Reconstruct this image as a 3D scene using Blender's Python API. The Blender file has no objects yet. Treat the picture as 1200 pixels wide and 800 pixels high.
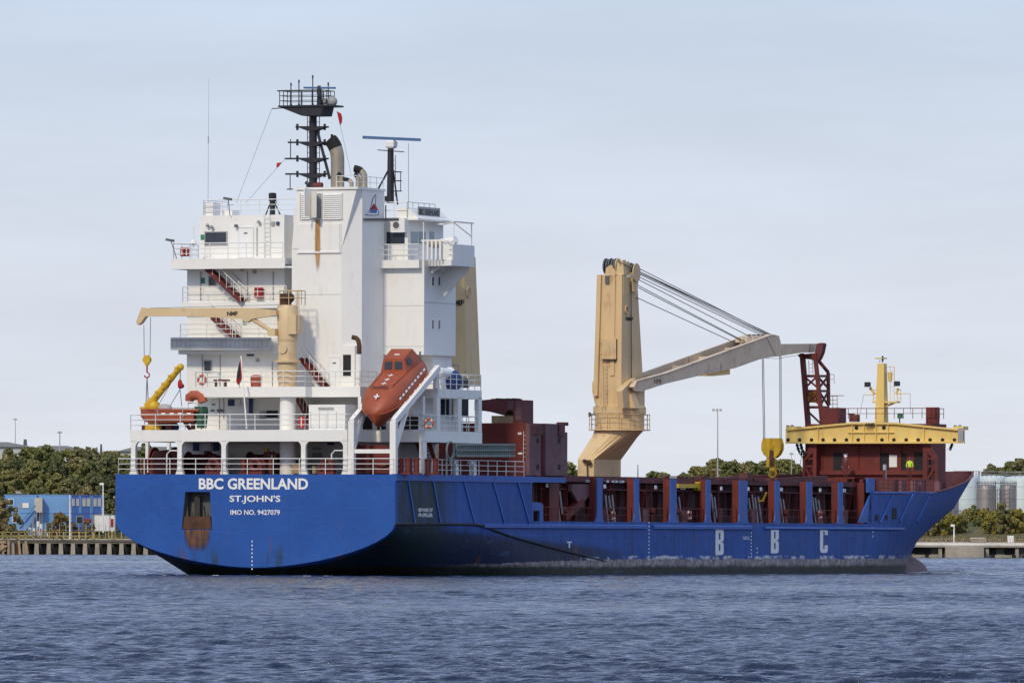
import bpy, bmesh, math, random
import numpy as np
from mathutils import Vector, Matrix
from mathutils.geometry import tessellate_polygon

R = math.radians
scene = bpy.context.scene
COL = scene.collection

# ------------------------------------------------------------------ camera
EYE = 2.7            # the photographer stands just above the water on the near bank
ROLL = 0.0036
cam_data = bpy.data.cameras.new('camera')
cam = bpy.data.objects.new('camera', cam_data); COL.objects.link(cam)
cam_data.sensor_width = 36.0
cam_data.lens = 306.0
cam_data.shift_y = 230.0 / 1200.0
cam_data.clip_start = 1.0
cam_data.clip_end = 60000.0
cam.location = (0, 0, EYE)
cam.rotation_mode = 'QUATERNION'
cam.rotation_quaternion = (Matrix.Rotation(R(90), 3, 'X') @ Matrix.Rotation(ROLL, 3, 'Z')).to_quaternion()
scene.camera = cam

# ------------------------------------------------------------------ sky, sun, exposure
SUN_AZ_VEC = Vector((-0.44, -0.898, 0.0)).normalized()     # towards the sun, seen from above
SUN_EL = R(36)
world = bpy.data.worlds.new('World'); scene.world = world
world.use_nodes = True
wn, wl = world.node_tree.nodes, world.node_tree.links
wn.clear()
w_out = wn.new('ShaderNodeOutputWorld'); w_bg = wn.new('ShaderNodeBackground')
w_sky = wn.new('ShaderNodeTexSky'); w_sky.sky_type = 'NISHITA'; w_sky.sun_disc = False
w_sky.sun_elevation = SUN_EL
w_sky.sun_rotation = math.atan2(SUN_AZ_VEC.x, SUN_AZ_VEC.y)
w_sky.air_density = 1.0; w_sky.dust_density = 1.2; w_sky.ozone_density = 1.5
w_bg.inputs[1].default_value = 0.10
# thin high cloud veil, laid out by direction in the sky
w_tc = wn.new('ShaderNodeTexCoord')
w_map = wn.new('ShaderNodeMapping'); w_map.inputs['Scale'].default_value = (6, 6, 38)
w_noise = wn.new('ShaderNodeTexNoise'); w_noise.inputs['Scale'].default_value = 2.2; w_noise.inputs['Detail'].default_value = 7
w_noise.inputs['Roughness'].default_value = 0.6
w_ramp = wn.new('ShaderNodeValToRGB')
w_ramp.color_ramp.elements[0].position = 0.42; w_ramp.color_ramp.elements[0].color = (0, 0, 0, 1)
w_ramp.color_ramp.elements[1].position = 0.72; w_ramp.color_ramp.elements[1].color = (1, 1, 1, 1)
w_mul = wn.new('ShaderNodeMath'); w_mul.operation = 'MULTIPLY_ADD'
w_mul.inputs[1].default_value = 0.02; w_mul.inputs[2].default_value = 0.97
# near the horizon the veil is thick, towards the zenith it clears
w_sep = wn.new('ShaderNodeSeparateXYZ')
w_fall = wn.new('ShaderNodeMapRange'); w_fall.inputs['From Min'].default_value = 0.06; w_fall.inputs['From Max'].default_value = 0.40
w_fall.inputs['To Min'].default_value = 1.0; w_fall.inputs['To Max'].default_value = 0.85
w_m2 = wn.new('ShaderNodeMath'); w_m2.operation = 'MULTIPLY'
w_veil = wn.new('ShaderNodeMapRange'); w_veil.data_type = 'FLOAT_VECTOR'
w_vcol = wn.new('ShaderNodeValToRGB'); _e = w_vcol.color_ramp.elements; _e[0].color = (0.74, 0.77, 0.83, 1); _e[1].position = 1.0; _e[1].color = (0.62, 0.74, 1.0, 1)
_q = _e.new(0.05); _q.color = (0.66, 0.71, 0.81, 1)
_q = _e.new(0.10); _q.color = (0.555, 0.655, 0.80, 1)
_q = _e.new(0.25); _q.color = (0.42, 0.545, 0.88, 1)
w_sc = wn.new('ShaderNodeVectorMath'); w_sc.operation = 'SCALE'; w_sc.inputs['Scale'].default_value = 10.0
w_el = wn.new('ShaderNodeMapRange'); w_el.inputs['From Max'].default_value = 0.65
w_mix = wn.new('ShaderNodeMixRGB')
wn.remove(w_veil)
wl.new(w_tc.outputs['Generated'], w_map.inputs['Vector']); wl.new(w_map.outputs[0], w_noise.inputs['Vector'])
wl.new(w_noise.outputs['Fac'], w_ramp.inputs[0]); wl.new(w_ramp.outputs[0], w_mul.inputs[0])
wl.new(w_tc.outputs['Generated'], w_sep.inputs[0]); wl.new(w_sep.outputs['Z'], w_fall.inputs['Value'])
wl.new(w_sep.outputs['Z'], w_el.inputs['Value']); wl.new(w_el.outputs[0], w_vcol.inputs['Fac'])
wl.new(w_mul.outputs[0], w_m2.inputs[0]); wl.new(w_fall.outputs[0], w_m2.inputs[1])
wl.new(w_m2.outputs[0], w_mix.inputs['Fac']); wl.new(w_sky.outputs[0], w_mix.inputs['Color1']); wl.new(w_vcol.outputs[0], w_sc.inputs[0]); wl.new(w_sc.outputs[0], w_mix.inputs['Color2']); _n2 = wn.new('ShaderNodeMapRange'); _n2.inputs['From Min'].default_value = 0.36; _n2.inputs['From Max'].default_value = 0.70; _n2.inputs['To Min'].default_value = 9.15; _n2.inputs['To Max'].default_value = 10.2; wl.new(w_noise.outputs['Fac'], _n2.inputs['Value']); wl.new(_n2.outputs[0], w_sc.inputs['Scale'])
wl.new(w_mix.outputs[0], w_bg.inputs[0]); wl.new(w_bg.outputs[0], w_out.inputs[0])

sun_d = bpy.data.lights.new('sun', 'SUN'); sun_d.energy = 2.0; sun_d.angle = R(5); sun_d.color = (1.0, 0.87, 0.66)
sun = bpy.data.objects.new('sun', sun_d); COL.objects.link(sun)
to_sun = Vector((SUN_AZ_VEC.x * math.cos(SUN_EL), SUN_AZ_VEC.y * math.cos(SUN_EL), math.sin(SUN_EL)))
sun.rotation_euler = to_sun.to_track_quat('Z', 'Y').to_euler(); sun.location = (0, 0, 200)
scene.view_settings.view_transform = 'Standard'; scene.view_settings.look = 'None'
scene.view_settings.gamma = 1.0; scene.view_settings.exposure = 0.12
scene.view_settings.use_curve_mapping = False
scene.render.engine = 'CYCLES'
scene.cycles.max_bounces = 5

# ------------------------------------------------------------------ measuring: photo lines of sight onto known planes
TH = R(24.0); CT, ST = math.cos(TH), math.sin(TH)
OX, OY = -17.90, 604.38           # middle of the ship's transom
F = 10200.0
def sight(px, py):
    x = px + ROLL * (py - 630); y = py - ROLL * (px - 600)
    return (x - 600) / F, (630 - y) / F
def V(px, py, v):                 # point on an athwartships plane
    a, b = sight(px, py)
    u = (a * (OY + CT * v) - OX - v * ST) / (CT + a * ST)
    Y = OY - u * ST + v * CT
    return Vector((u, v, EYE + b * Y))
def U(px, py, u):                 # point on a fore-and-aft plane
    a, b = sight(px, py)
    v = (a * (OY - u * ST) - OX - u * CT) / (ST - a * CT)
    Y = OY - u * ST + v * CT
    return Vector((u, v, EYE + b * Y))
def W(px, py, Y):
    a, b = sight(px, py)
    return Vector((a * Y, Y, EYE + b * Y))

# ------------------------------------------------------------------ materials
def new_mat(name):
    m = bpy.data.materials.new(name); m.use_nodes = True
    n, l = m.node_tree.nodes, m.node_tree.links
    b = n['Principled BSDF']
    return m, n, l, b
def _noise(n, l, coord, scale, detail=4, rough=0.55, vec=(1, 1, 1)):
    mp = n.new('ShaderNodeMapping'); mp.inputs['Scale'].default_value = vec
    l.new(coord, mp.inputs['Vector'])
    t = n.new('ShaderNodeTexNoise'); t.inputs['Scale'].default_value = scale
    t.inputs['Detail'].default_value = detail; t.inputs['Roughness'].default_value = rough
    l.new(mp.outputs[0], t.inputs['Vector'])
    return t.outputs['Fac']
def _ramp(n, l, fac, a, b, lo=0.0, hi=1.0):
    r = n.new('ShaderNodeMapRange'); r.interpolation_type = 'SMOOTHSTEP'
    r.inputs['From Min'].default_value = a; r.inputs['From Max'].default_value = b
    r.inputs['To Min'].default_value = lo; r.inputs['To Max'].default_value = hi
    l.new(fac, r.inputs['Value']); return r.outputs[0]
def _mix(n, l, fac, c1, c2, mode='MIX'):
    m = n.new('ShaderNodeMixRGB'); m.blend_type = mode
    if isinstance(fac, (int, float)): m.inputs['Fac'].default_value = fac
    else: l.new(fac, m.inputs['Fac'])
    for i, c in ((1, c1), (2, c2)):
        if isinstance(c, tuple): m.inputs[i].default_value = (*c[:3], 1)
        else: l.new(c, m.inputs[i])
    return m.outputs[0]
def _math(n, l, op, a, b):
    m = n.new('ShaderNodeMath'); m.operation = op
    for i, c in ((0, a), (1, b)):
        if isinstance(c, (int, float)): m.inputs[i].default_value = c
        else: l.new(c, m.inputs[i])
    return m.outputs[0]
def paint(name, col, dirt=(0.12, 0.10, 0.08), dirt_amt=0.25, streak=0.25, rust=0.0, rough=0.45, vary=0.12, scale=0.5, bump=0.02, metal=0.0, rust_col=(0.22, 0.075, 0.02), seam=0.0):
    m, n, l, b = new_mat(name)
    co = n.new('ShaderNodeTexCoord').outputs['Object']
    big = _noise(n, l, co, scale * 0.6, 5)
    c = _mix(n, l, _ramp(n, l, big, 0.3, 0.7), tuple(x * (1 - vary) for x in col), tuple(min(1, x * (1 + vary * 0.6)) for x in col))
    if dirt_amt:
        d = _ramp(n, l, _noise(n, l, co, scale * 3, 8, 0.65), 0.5, 0.8, 0, dirt_amt)
        c = _mix(n, l, d, c, dirt)
    if streak:
        s = _ramp(n, l, _noise(n, l, co, scale * 5, 4, 0.6, (1, 1, 0.07)), 0.55, 0.8, 0, streak)
        c = _mix(n, l, s, c, dirt)
    if rust:
        r1 = _noise(n, l, co, scale * 4, 6, 0.7, (1, 1, 0.22))
        r2 = _noise(n, l, co, scale * 1.1, 3)
        rr = _ramp(n, l, _math(n, l, 'MULTIPLY', r1, r2), 0.30, 0.42, 0, rust)
        c = _mix(n, l, rr, c, rust_col)
    l.new(c, b.inputs['Base Color'])
    b.inputs['Roughness'].default_value = rough; b.inputs['Metallic'].default_value = metal
    bp = n.new('ShaderNodeBump'); bp.inputs['Strength'].default_value = 0.5; bp.inputs['Distance'].default_value = bump
    l.new(_noise(n, l, co, 0.9, 3), bp.inputs['Height']); l.new(bp.outputs[0], b.inputs['Normal'])
    return m

M = {}
M['white'] = paint('white_ship_paint', (0.80, 0.79, 0.75), dirt=(0.50, 0.42, 0.30), dirt_amt=0.10, streak=0.20, rust=0.10, rough=0.5, vary=0.03, scale=0.55, bump=0.05)
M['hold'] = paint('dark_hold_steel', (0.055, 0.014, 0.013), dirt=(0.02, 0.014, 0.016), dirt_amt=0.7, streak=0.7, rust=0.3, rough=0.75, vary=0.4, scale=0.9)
M['gangway'] = paint('weathered_aluminium', (0.50, 0.51, 0.50), dirt=(0.28, 0.26, 0.24), dirt_amt=0.4, streak=0.3, rough=0.5, scale=1.5)
M['seam'] = paint('painted_seam', (0.56, 0.56, 0.55), dirt_amt=0.2, streak=0.2)
M['white_clean'] = paint('clean_white_paint', (0.80, 0.80, 0.78), dirt_amt=0.08, streak=0.1, rough=0.4, vary=0.03)
M['rail'] = paint('rail_white_paint', (0.76, 0.76, 0.74), dirt=(0.4, 0.28, 0.18), dirt_amt=0.35, streak=0, rough=0.5, vary=0.05, scale=1.2)
M['black'] = paint('black_paint', (0.012, 0.013, 0.018), dirt=(0.05, 0.05, 0.055), dirt_amt=0.3, streak=0.2, rough=0.55)
M['dark'] = paint('dark_opening', (0.006, 0.006, 0.008), dirt_amt=0, streak=0, rough=0.7)
M['blue'] = paint('blue_side_paint', (0.020, 0.100, 0.39), dirt=(0.01, 0.02, 0.05), dirt_amt=0.35, streak=0.35, rust=0.1, rough=0.5, scale=0.6)
M['red'] = paint('oxide_red_paint', (0.135, 0.015, 0.010), dirt=(0.05, 0.02, 0.02), dirt_amt=0.5, streak=0.4, rust=0.2, rough=0.6, vary=0.25, scale=0.7)
M['red_dark'] = paint('weathered_maroon_paint', (0.12, 0.028, 0.03), dirt=(0.035, 0.022, 0.028), dirt_amt=0.7, streak=0.6, rust=0.3, rough=0.7, vary=0.3, scale=0.7)
M['red_pale'] = paint('faded_maroon_steel', (0.16, 0.075, 0.085), dirt=(0.04, 0.03, 0.04), dirt_amt=0.6, streak=0.5, rust=0.4, rough=0.7, vary=0.25, scale=0.8)
M['beige'] = paint('beige_crane_paint', (0.64, 0.46, 0.24), dirt=(0.42, 0.26, 0.09), dirt_amt=0.25, streak=0.50, rust=0.40, rough=0.5, vary=0.07, scale=0.5)
M['beige_clean'] = paint('beige_deck_crane_paint', (0.66, 0.49, 0.28), dirt=(0.30, 0.18, 0.08), dirt_amt=0.2, streak=0.25, rust=0.25, rough=0.5, vary=0.05, scale=0.7)
M['jib'] = paint('rust_streaked_jib_paint', (0.66, 0.53, 0.38), dirt=(0.20, 0.12, 0.07), dirt_amt=0.35, streak=0.3, rust=0.9, rough=0.55, vary=0.1, scale=0.6)
M['beam_yellow'] = paint('pale_yellow_beam_paint', (0.76, 0.55, 0.17), dirt=(0.30, 0.18, 0.05), dirt_amt=0.25, streak=0.3, rust=0.2, rough=0.5, vary=0.06, scale=0.6)
M['yellow'] = paint('yellow_machine_paint', (0.62, 0.38, 0.012), dirt=(0.12, 0.08, 0.02), dirt_amt=0.35, streak=0.3, rust=0.2, rough=0.5, vary=0.12, scale=1.2)
M['orange'] = paint('orange_lifeboat_shell', (0.33, 0.068, 0.023), dirt=(0.13, 0.03, 0.02), dirt_amt=0.35, streak=0.35, rough=0.5, vary=0.15, scale=1.4)
M['orange_soft'] = paint('faded_orange_fabric', (0.42, 0.10, 0.05), dirt_amt=0.2, streak=0.1, rough=0.7, vary=0.15, scale=2)
M['glass'] = paint('dark_window_glass', (0.03, 0.04, 0.055), dirt_amt=0, streak=0, rough=0.08, vary=0.1, scale=1.5, bump=0)
M['glass_light'] = paint('sky_lit_window_glass', (0.16, 0.24, 0.28), dirt_amt=0, streak=0, rough=0.05, vary=0.2, bump=0)
M['grey'] = paint('galvanised_grey', (0.34, 0.35, 0.35), dirt=(0.14, 0.13, 0.12), dirt_amt=0.4, streak=0.4, rust=0.15, rough=0.6, vary=0.12, scale=1.0)
M['grey_dark'] = paint('dark_grey_steel', (0.10, 0.105, 0.11), dirt_amt=0.3, streak=0.2, rough=0.6)
M['grey_pole'] = paint('pale_grey_pole', (0.42, 0.40, 0.42), dirt=(0.12, 0.08, 0.08), dirt_amt=0.4, streak=0.2, rough=0.6)
M['green'] = paint('green_canvas', (0.03, 0.12, 0.07), dirt_amt=0.25, streak=0.2, rough=0.8, vary=0.25, scale=2)
M['green_sign'] = paint('green_safety_sign', (0.02, 0.22, 0.12), dirt_amt=0.1, streak=0, rough=0.5)
M['blue_box'] = paint('navy_blue_box', (0.015, 0.035, 0.15), dirt_amt=0.2, streak=0, rough=0.6)
M['flag_red'] = paint('red_cloth', (0.38, 0.02, 0.02), dirt_amt=0.2, streak=0, rough=0.9, vary=0.3, scale=3)
M['radar_blue'] = paint('blue_radar_scanner', (0.06, 0.14, 0.30), dirt_amt=0.1, streak=0, rough=0.4)
M['exhaust'] = paint('heat_stained_pipe', (0.36, 0.31, 0.24), dirt=(0.07, 0.06, 0.05), dirt_amt=0.6, streak=0.5, rough=0.45, metal=0.3, scale=0.9)
M['soot'] = paint('soot_black', (0.010, 0.009, 0.009), dirt_amt=0.2, streak=0, rough=0.85)
M['rust'] = paint('rust_stain', (0.40, 0.17, 0.045), dirt=(0.75, 0.66, 0.5), dirt_amt=0.6, streak=0.5, rough=0.8, vary=0.3, scale=1.5)
M['rust_dark'] = paint('dark_rust', (0.085, 0.035, 0.016), dirt=(0.03, 0.025, 0.025), dirt_amt=0.5, streak=0.4, rough=0.85, vary=0.4, scale=2)
M['wood'] = paint('weathered_timber', (0.36, 0.26, 0.15), dirt_amt=0.4, streak=0.2, rough=0.8, vary=0.2, scale=2)
M['rope'] = paint('wire_rope', (0.05, 0.05, 0.055), dirt_amt=0.2, streak=0, rough=0.6)
M['skin'] = paint('skin', (0.48, 0.28, 0.2), dirt_amt=0, streak=0, rough=0.6)
M['hiviz'] = paint('high_visibility_yellow_cloth', (0.55, 0.75, 0.05), dirt_amt=0.1, streak=0, rough=0.8)
M['letter'] = paint('white_letter_paint', (0.80, 0.80, 0.78), dirt=(0.35, 0.25, 0.15), dirt_amt=0.2, streak=0.25, rough=0.5, vary=0.04, scale=1.0)
M['letter_worn'] = paint('worn_white_letter_paint', (0.78, 0.79, 0.80), dirt=(0.25, 0.15, 0.08), dirt_amt=0.3, streak=0.3, rust=0.35, rough=0.6, vary=0.08, scale=0.8)
M['letter_black'] = paint('black_letter_paint', (0.02, 0.018, 0.016), dirt_amt=0.1, streak=0, rough=0.6)
M['concrete'] = paint('quay_concrete', (0.36, 0.32, 0.26), dirt=(0.10, 0.09, 0.07), dirt_amt=0.5, streak=0.5, rough=0.9, vary=0.2, scale=0.5)
M['concrete_dark'] = paint('stained_quay_concrete', (0.15, 0.13, 0.10), dirt=(0.04, 0.04, 0.03), dirt_amt=0.6, streak=0.5, rough=0.9, vary=0.3, scale=0.6)

M['anchor_steel'] = paint('dark_anchor_steel', (0.06,0.05,0.045), dirt=(0.16,0.07,0.03), dirt_amt=0.6, streak=0.3, rough=0.8, scale=2)
# hull paint: blue over a worn grey-mauve boot top over weed at the water, by height on the ship
def hull_material():
    m, n, l, b = new_mat('hull_paint')
    co = n.new('ShaderNodeTexCoord').outputs['Object']
    sep = n.new('ShaderNodeSeparateXYZ'); l.new(co, sep.inputs[0])
    z, u, v = sep.outputs['Z'], sep.outputs['X'], sep.outputs['Y']
    n1 = _noise(n, l, co, 0.35, 6); n2 = _noise(n, l, co, 2.2, 7, 0.65); st = _noise(n, l, co, 2.0, 4, 0.6, (1, 1, 0.06))
    blue = _mix(n, l, _ramp(n, l, n1, 0.3, 0.7), (0.015, 0.076, 0.31), (0.020, 0.092, 0.36))
    grime = (0.012, 0.022, 0.06)
    side = _ramp(n, l, v, 0.15, 0.6)                       # the side carries the grime, the transom is fresh
    blue = _mix(n, l, _math(n, l, 'MULTIPLY', _ramp(n, l, st, 0.45, 0.75), _math(n, l, 'MULTIPLY', side, 0.55)), blue, grime)
    blue = _mix(n, l, _math(n, l, 'MULTIPLY', _ramp(n, l, n2, 0.5, 0.75), _math(n, l, 'MULTIPLY', side, 0.5)), blue, (0.05, 0.10, 0.24))
    # soot and green grime patch on the aftermost plating
    low_shade_grime = _math(n, l, 'MULTIPLY', _ramp(n, l, v, 44, 30), _math(n, l, 'MULTIPLY', side, _ramp(n, l, _math(n, l, 'ADD', z, _math(n, l, 'MULTIPLY', v, 0.045)), 3.9, 3.2, 0, 0.75)))  # stern underside darkened: its shade put into the colour, with wash grime
    blue = _mix(n, l, low_shade_grime, blue, (0.008, 0.014, 0.040))
    tlow = _math(n, l, 'MULTIPLY', _ramp(n, l, z, 2.6, 0.9), _math(n, l, 'SUBTRACT', 1.0, side))
    tst = _ramp(n, l, _noise(n, l, co, 0.8, 5, 0.65, (1, 1, 0.15)), 0.50, 0.68, 0, 0.85)
    blue = _mix(n, l, _math(n, l, 'MULTIPLY', tlow, tst), blue, (0.020, 0.040, 0.030))
    patch = _math(n, l, 'MULTIPLY', _ramp(n, l, v, 6.0, 11.0, 1, 0), side)
    low_shade_grime = _math(n, l, 'MULTIPLY', _ramp(n, l, v, 44, 30), _math(n, l, 'MULTIPLY', side, _ramp(n, l, _math(n, l, 'ADD', z, _math(n, l, 'MULTIPLY', v, 0.045)), 3.9, 3.2, 0, 0.75)))  # second coat of the painted underside shade and grime
    blue = _mix(n, l, low_shade_grime, blue, (0.008, 0.014, 0.040))
    patch = _math(n, l, 'MULTIPLY', patch, _ramp(n, l, _noise(n, l, co, 0.9, 6, 0.6, (1, 1, 0.3)), 0.32, 0.55, 0.45, 0.97))
    blue = _mix(n, l, patch, blue, (0.012, 0.028, 0.03))
    # hanging rust runs
    rr = _ramp(n, l, _math(n, l, 'MULTIPLY', _noise(n, l, co, 1.3, 5, 0.7, (1, 1, 0.12)), _noise(n, l, co, 0.5, 3)), 0.33, 0.42, 0, 0.6)
    low = _ramp(n, l, z, 3.6, 1.2)
    blue = _mix(n, l, _math(n, l, 'MULTIPLY', rr, _math(n, l, 'ADD', low, 0.15)), blue, (0.14, 0.055, 0.03))
    # boot top
    jag = _math(n, l, 'MULTIPLY', _math(n, l, 'SUBTRACT', _noise(n, l, co, 0.45, 5, 0.6), 0.5), 0.35)
    zz = _math(n, l, 'ADD', z, jag)
    fwd = _ramp(n, l, v, 10, 40)
    boot_top = _math(n, l, 'ADD', _math(n, l, 'MULTIPLY', fwd, 0.35), _math(n, l, 'MULTIPLY', side, 0.0))
    boot_top = _math(n, l, 'SUBTRACT', boot_top, _math(n, l, 'MULTIPLY', _ramp(n, l, v, 0.3, 0.05), 0.42))
    zb = _math(n, l, 'SUBTRACT', zz, boot_top)
    boot = _mix(n, l, _ramp(n, l, n2, 0.35, 0.7), (0.17, 0.12, 0.125), (0.42, 0.38, 0.37))
    boot = _mix(n, l, _ramp(n, l, v, 25, 6), boot, (0.016, 0.02, 0.05))
    def seam(val, per, w):
        fr = _math(n, l, 'ABSOLUTE', _math(n, l, 'SUBTRACT', _math(n, l, 'FRACT', _math(n, l, 'DIVIDE', val, per), 0), 0.5), 0)
        return _ramp(n, l, fr, w/per, 0.0)
    sm = _math(n, l, 'MAXIMUM', seam(z, 1.83, 0.035), _math(n, l, 'MAXIMUM', _math(n, l, 'MULTIPLY', seam(v, 6.4, 0.05), side), _math(n, l, 'MULTIPLY', seam(u, 5.3, 0.04), _math(n, l, 'SUBTRACT', 1.0, side))))
    blue = _mix(n, l, _math(n, l, 'MULTIPLY', sm, 0.22), blue, (0.005, 0.02, 0.09))
    c = _mix(n, l, _ramp(n, l, zb, 0.80, 0.86), boot, blue)
    # scraped primer along the edge between them
    edge = _math(n, l, 'MULTIPLY', _ramp(n, l, zb, 0.80, 0.86), _ramp(n, l, zb, 1.12, 1.0))
    scr = _math(n, l, 'MULTIPLY', edge, _ramp(n, l, _noise(n, l, co, 0.28, 5, 0.7, (1, 1, 2)), 0.47, 0.55))
    c = _mix(n, l, _math(n, l, 'MULTIPLY', scr, _ramp(n, l, v, 28, 36)), c, (0.55, 0.57, 0.58))
    weed = _mix(n, l, _ramp(n, l, n2, 0.4, 0.7), (0.008, 0.012, 0.006), (0.02, 0.03, 0.012))
    c = _mix(n, l, _ramp(n, l, _math(n, l, 'SUBTRACT', zz, _math(n, l, 'ADD', _math(n, l, 'MULTIPLY', _noise(n, l, co, 1.6, 5), 0.25), _math(n, l, 'MULTIPLY', _ramp(n, l, v, 0.3, 0.05), -0.3))), 0.72, 0.38), c, weed)
    scf = _math(n, l, 'MULTIPLY', _ramp(n, l, _noise(n, l, co, 0.9, 8, 0.75, (1, 0.35, 1.6)), 0.58, 0.66), _math(n, l, 'MULTIPLY', side, 0.35))
    c = _mix(n, l, scf, c, (0.07, 0.13, 0.26))
    scd = _math(n, l, 'MULTIPLY', _ramp(n, l, _noise(n, l, co, 1.4, 8, 0.75, (1, 0.4, 1.5)), 0.60, 0.68), _math(n, l, 'MULTIPLY', side, 0.55))
    c = _mix(n, l, scd, c, (0.012, 0.012, 0.02))
    l.new(c, b.inputs['Base Color'])
    b.inputs['Roughness'].default_value = 0.55; b.inputs['Specular IOR Level'].default_value = 0.3
    bp = n.new('ShaderNodeBump'); bp.inputs['Strength'].default_value = 0.7; bp.inputs['Distance'].default_value = 0.10
    l.new(_noise(n, l, co, 0.65, 4), bp.inputs['Height']); l.new(bp.outputs[0], b.inputs['Normal'])
    return m
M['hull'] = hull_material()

# ------------------------------------------------------------------ mesh building
SPLIT = {'doorway','weld_seam','bay_sign','gangway_support','wall_panel','side_window','aft_opening','hull_opening','cockpit_window','lifting_socket','side_panel','cleat','roof_locker','exhaust_pipe_x','barrier_leg','chafed_plate','landing_post','access_panel','wall_stiffener','corner_post','cover_marking','beam_hole','reflective_strip','sounding_pipe','reflective_cross','roof_vent','coaming_fitting','window_frame','floodlight','mast_floodlight','wall_recess','panel_seam','beam_shackle','old_timber_fender','deck_lamp','cable_run','wheel'}
class MB:
    def __init__(s): s.v, s.f, s.m = [], [], []
    def add(s, verts, faces, m=0):
        k = len(s.v); s.v += [tuple(p) for p in verts]
        s.f += [tuple(i + k for i in f) for f in faces]; s.m += [m] * len(faces)
        return s
    def box(s, x0, x1, y0, y1, z0, z1, m=0):
        if x0 > x1: x0, x1 = x1, x0
        if y0 > y1: y0, y1 = y1, y0
        if z0 > z1: z0, z1 = z1, z0
        return s.add([(x0,y0,z0),(x1,y0,z0),(x1,y1,z0),(x0,y1,z0),(x0,y0,z1),(x1,y0,z1),(x1,y1,z1),(x0,y1,z1)],
                     [(0,3,2,1),(4,5,6,7),(0,1,5,4),(1,2,6,5),(2,3,7,6),(3,0,4,7)], m)
    def bbox(s, x0, x1, y0, y1, z0, z1, c=0.03, m=0):      # box with its upright edges chamfered
        c = min(c, abs(x1-x0)/3, abs(y1-y0)/3)
        pts = [(x0+c,y0),(x1-c,y0),(x1,y0+c),(x1,y1-c),(x1-c,y1),(x0+c,y1),(x0,y1-c),(x0,y0+c)]
        return s.prism(pts, 'z', z0, z1, m)
    def prism(s, pts, ax, a, b, m=0):
        if ax == 'z': A = [(p[0],p[1],a) for p in pts]; B = [(p[0],p[1],b) for p in pts]
        elif ax == 'v': A = [(p[0],a,p[1]) for p in pts]; B = [(p[0],b,p[1]) for p in pts]
        else: A = [(a,p[0],p[1]) for p in pts]; B = [(b,p[0],p[1]) for p in pts]
        n = len(pts)
        return s.add(A + B, [tuple(range(n-1,-1,-1)), tuple(range(n,2*n))] + [(i,(i+1)%n,n+(i+1)%n,n+i) for i in range(n)], m)
    def tube(s, path, r, n=6, m=0, caps=True):
        path = [Vector(p) for p in path]; k = len(path)
        rs = r if isinstance(r, (list, tuple)) else [r]*k
        vs = []; prev = None
        for i, p in enumerate(path):
            t = (path[min(i+1,k-1)] - path[max(i-1,0)])
            t = t.normalized() if t.length > 1e-9 else Vector((0,0,1))
            if prev is None:
                a = t.orthogonal().normalized()
            else:
                a = (prev - t*prev.dot(t)); a = a.normalized() if a.length > 1e-6 else t.orthogonal().normalized()
            prev = a; b = t.cross(a)
            vs += [p + (a*math.cos(2*math.pi*j/n) + b*math.sin(2*math.pi*j/n))*rs[i] for j in range(n)]
        fs = [(i*n+j, i*n+(j+1)%n, (i+1)*n+(j+1)%n, (i+1)*n+j) for i in range(k-1) for j in range(n)]
        if caps: fs += [tuple(range(n-1,-1,-1)), tuple(range((k-1)*n, k*n))]
        return s.add(vs, fs, m)
    def ring(s, c, R_, r, ax='v', n=16, k=6, m=0):
        c = Vector(c); e = {'v': ((1,0,0),(0,0,1)), 'z': ((1,0,0),(0,1,0)), 'u': ((0,1,0),(0,0,1))}[ax]
        e1, e2 = Vector(e[0]), Vector(e[1]); w = e1.cross(e2); vs = []
        for i in range(n):
            a = 2*math.pi*i/n; d = e1*math.cos(a) + e2*math.sin(a)
            for j in range(k):
                b = 2*math.pi*j/k; vs.append(c + d*(R_ + r*math.cos(b)) + w*r*math.sin(b))
        return s.add(vs, [(i*k+j, ((i+1)%n)*k+j, ((i+1)%n)*k+(j+1)%k, i*k+(j+1)%k) for i in range(n) for j in range(k)], m)
    def beam(s, p0, p1, w, h, m=0, up=(0,0,1)):
        p0, p1 = Vector(p0), Vector(p1); t = (p1-p0).normalized(); up = Vector(up)
        a = t.cross(up); a = a.normalized() if a.length > 1e-4 else t.orthogonal().normalized(); b = a.cross(t).normalized()
        vs = [p + a*sx*w/2 + b*sz*h/2 for p in (p0,p1) for sx, sz in ((-1,-1),(1,-1),(1,1),(-1,1))]
        return s.add(vs, [(3,2,1,0),(4,5,6,7),(0,1,5,4),(1,2,6,5),(2,3,7,6),(3,0,4,7)], m)
    def loft(s, rings, m=0, caps=True):
        n = len(rings[0]); k = len(rings); vs = [p for r in rings for p in r]
        fs = [(i*n+j, i*n+(j+1)%n, (i+1)*n+(j+1)%n, (i+1)*n+j) for i in range(k-1) for j in range(n)]
        if caps: fs += [tuple(range(n-1,-1,-1)), tuple(range((k-1)*n, k*n))]
        return s.add(vs, fs, m)
    def cyl(s, x, y, z0, z1, r0, r1=None, n=16, m=0):
        r1 = r0 if r1 is None else r1
        return s.loft([[(x+r*math.cos(2*math.pi*j/n), y+r*math.sin(2*math.pi*j/n), z) for j in range(n)] for z, r in ((z0,r0),(z1,r1))], m)
    def lathe(s, x, y, prof, n=20, m=0):
        return s.loft([[(x+r*math.cos(2*math.pi*j/n), y+r*math.sin(2*math.pi*j/n), z) for j in range(n)] for r, z in prof], m)
    def ball(s, c, r, m=0, n=10, sq=(1,1,1)):
        rings = []
        for i in range(1, n):
            a = math.pi*i/n
            rings.append([(c[0]+r*sq[0]*math.sin(a)*math.cos(2*math.pi*j/n), c[1]+r*sq[1]*math.sin(a)*math.sin(2*math.pi*j/n), c[2]-r*sq[2]*math.cos(a)) for j in range(n)])
        return s.loft(rings, m)
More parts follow.
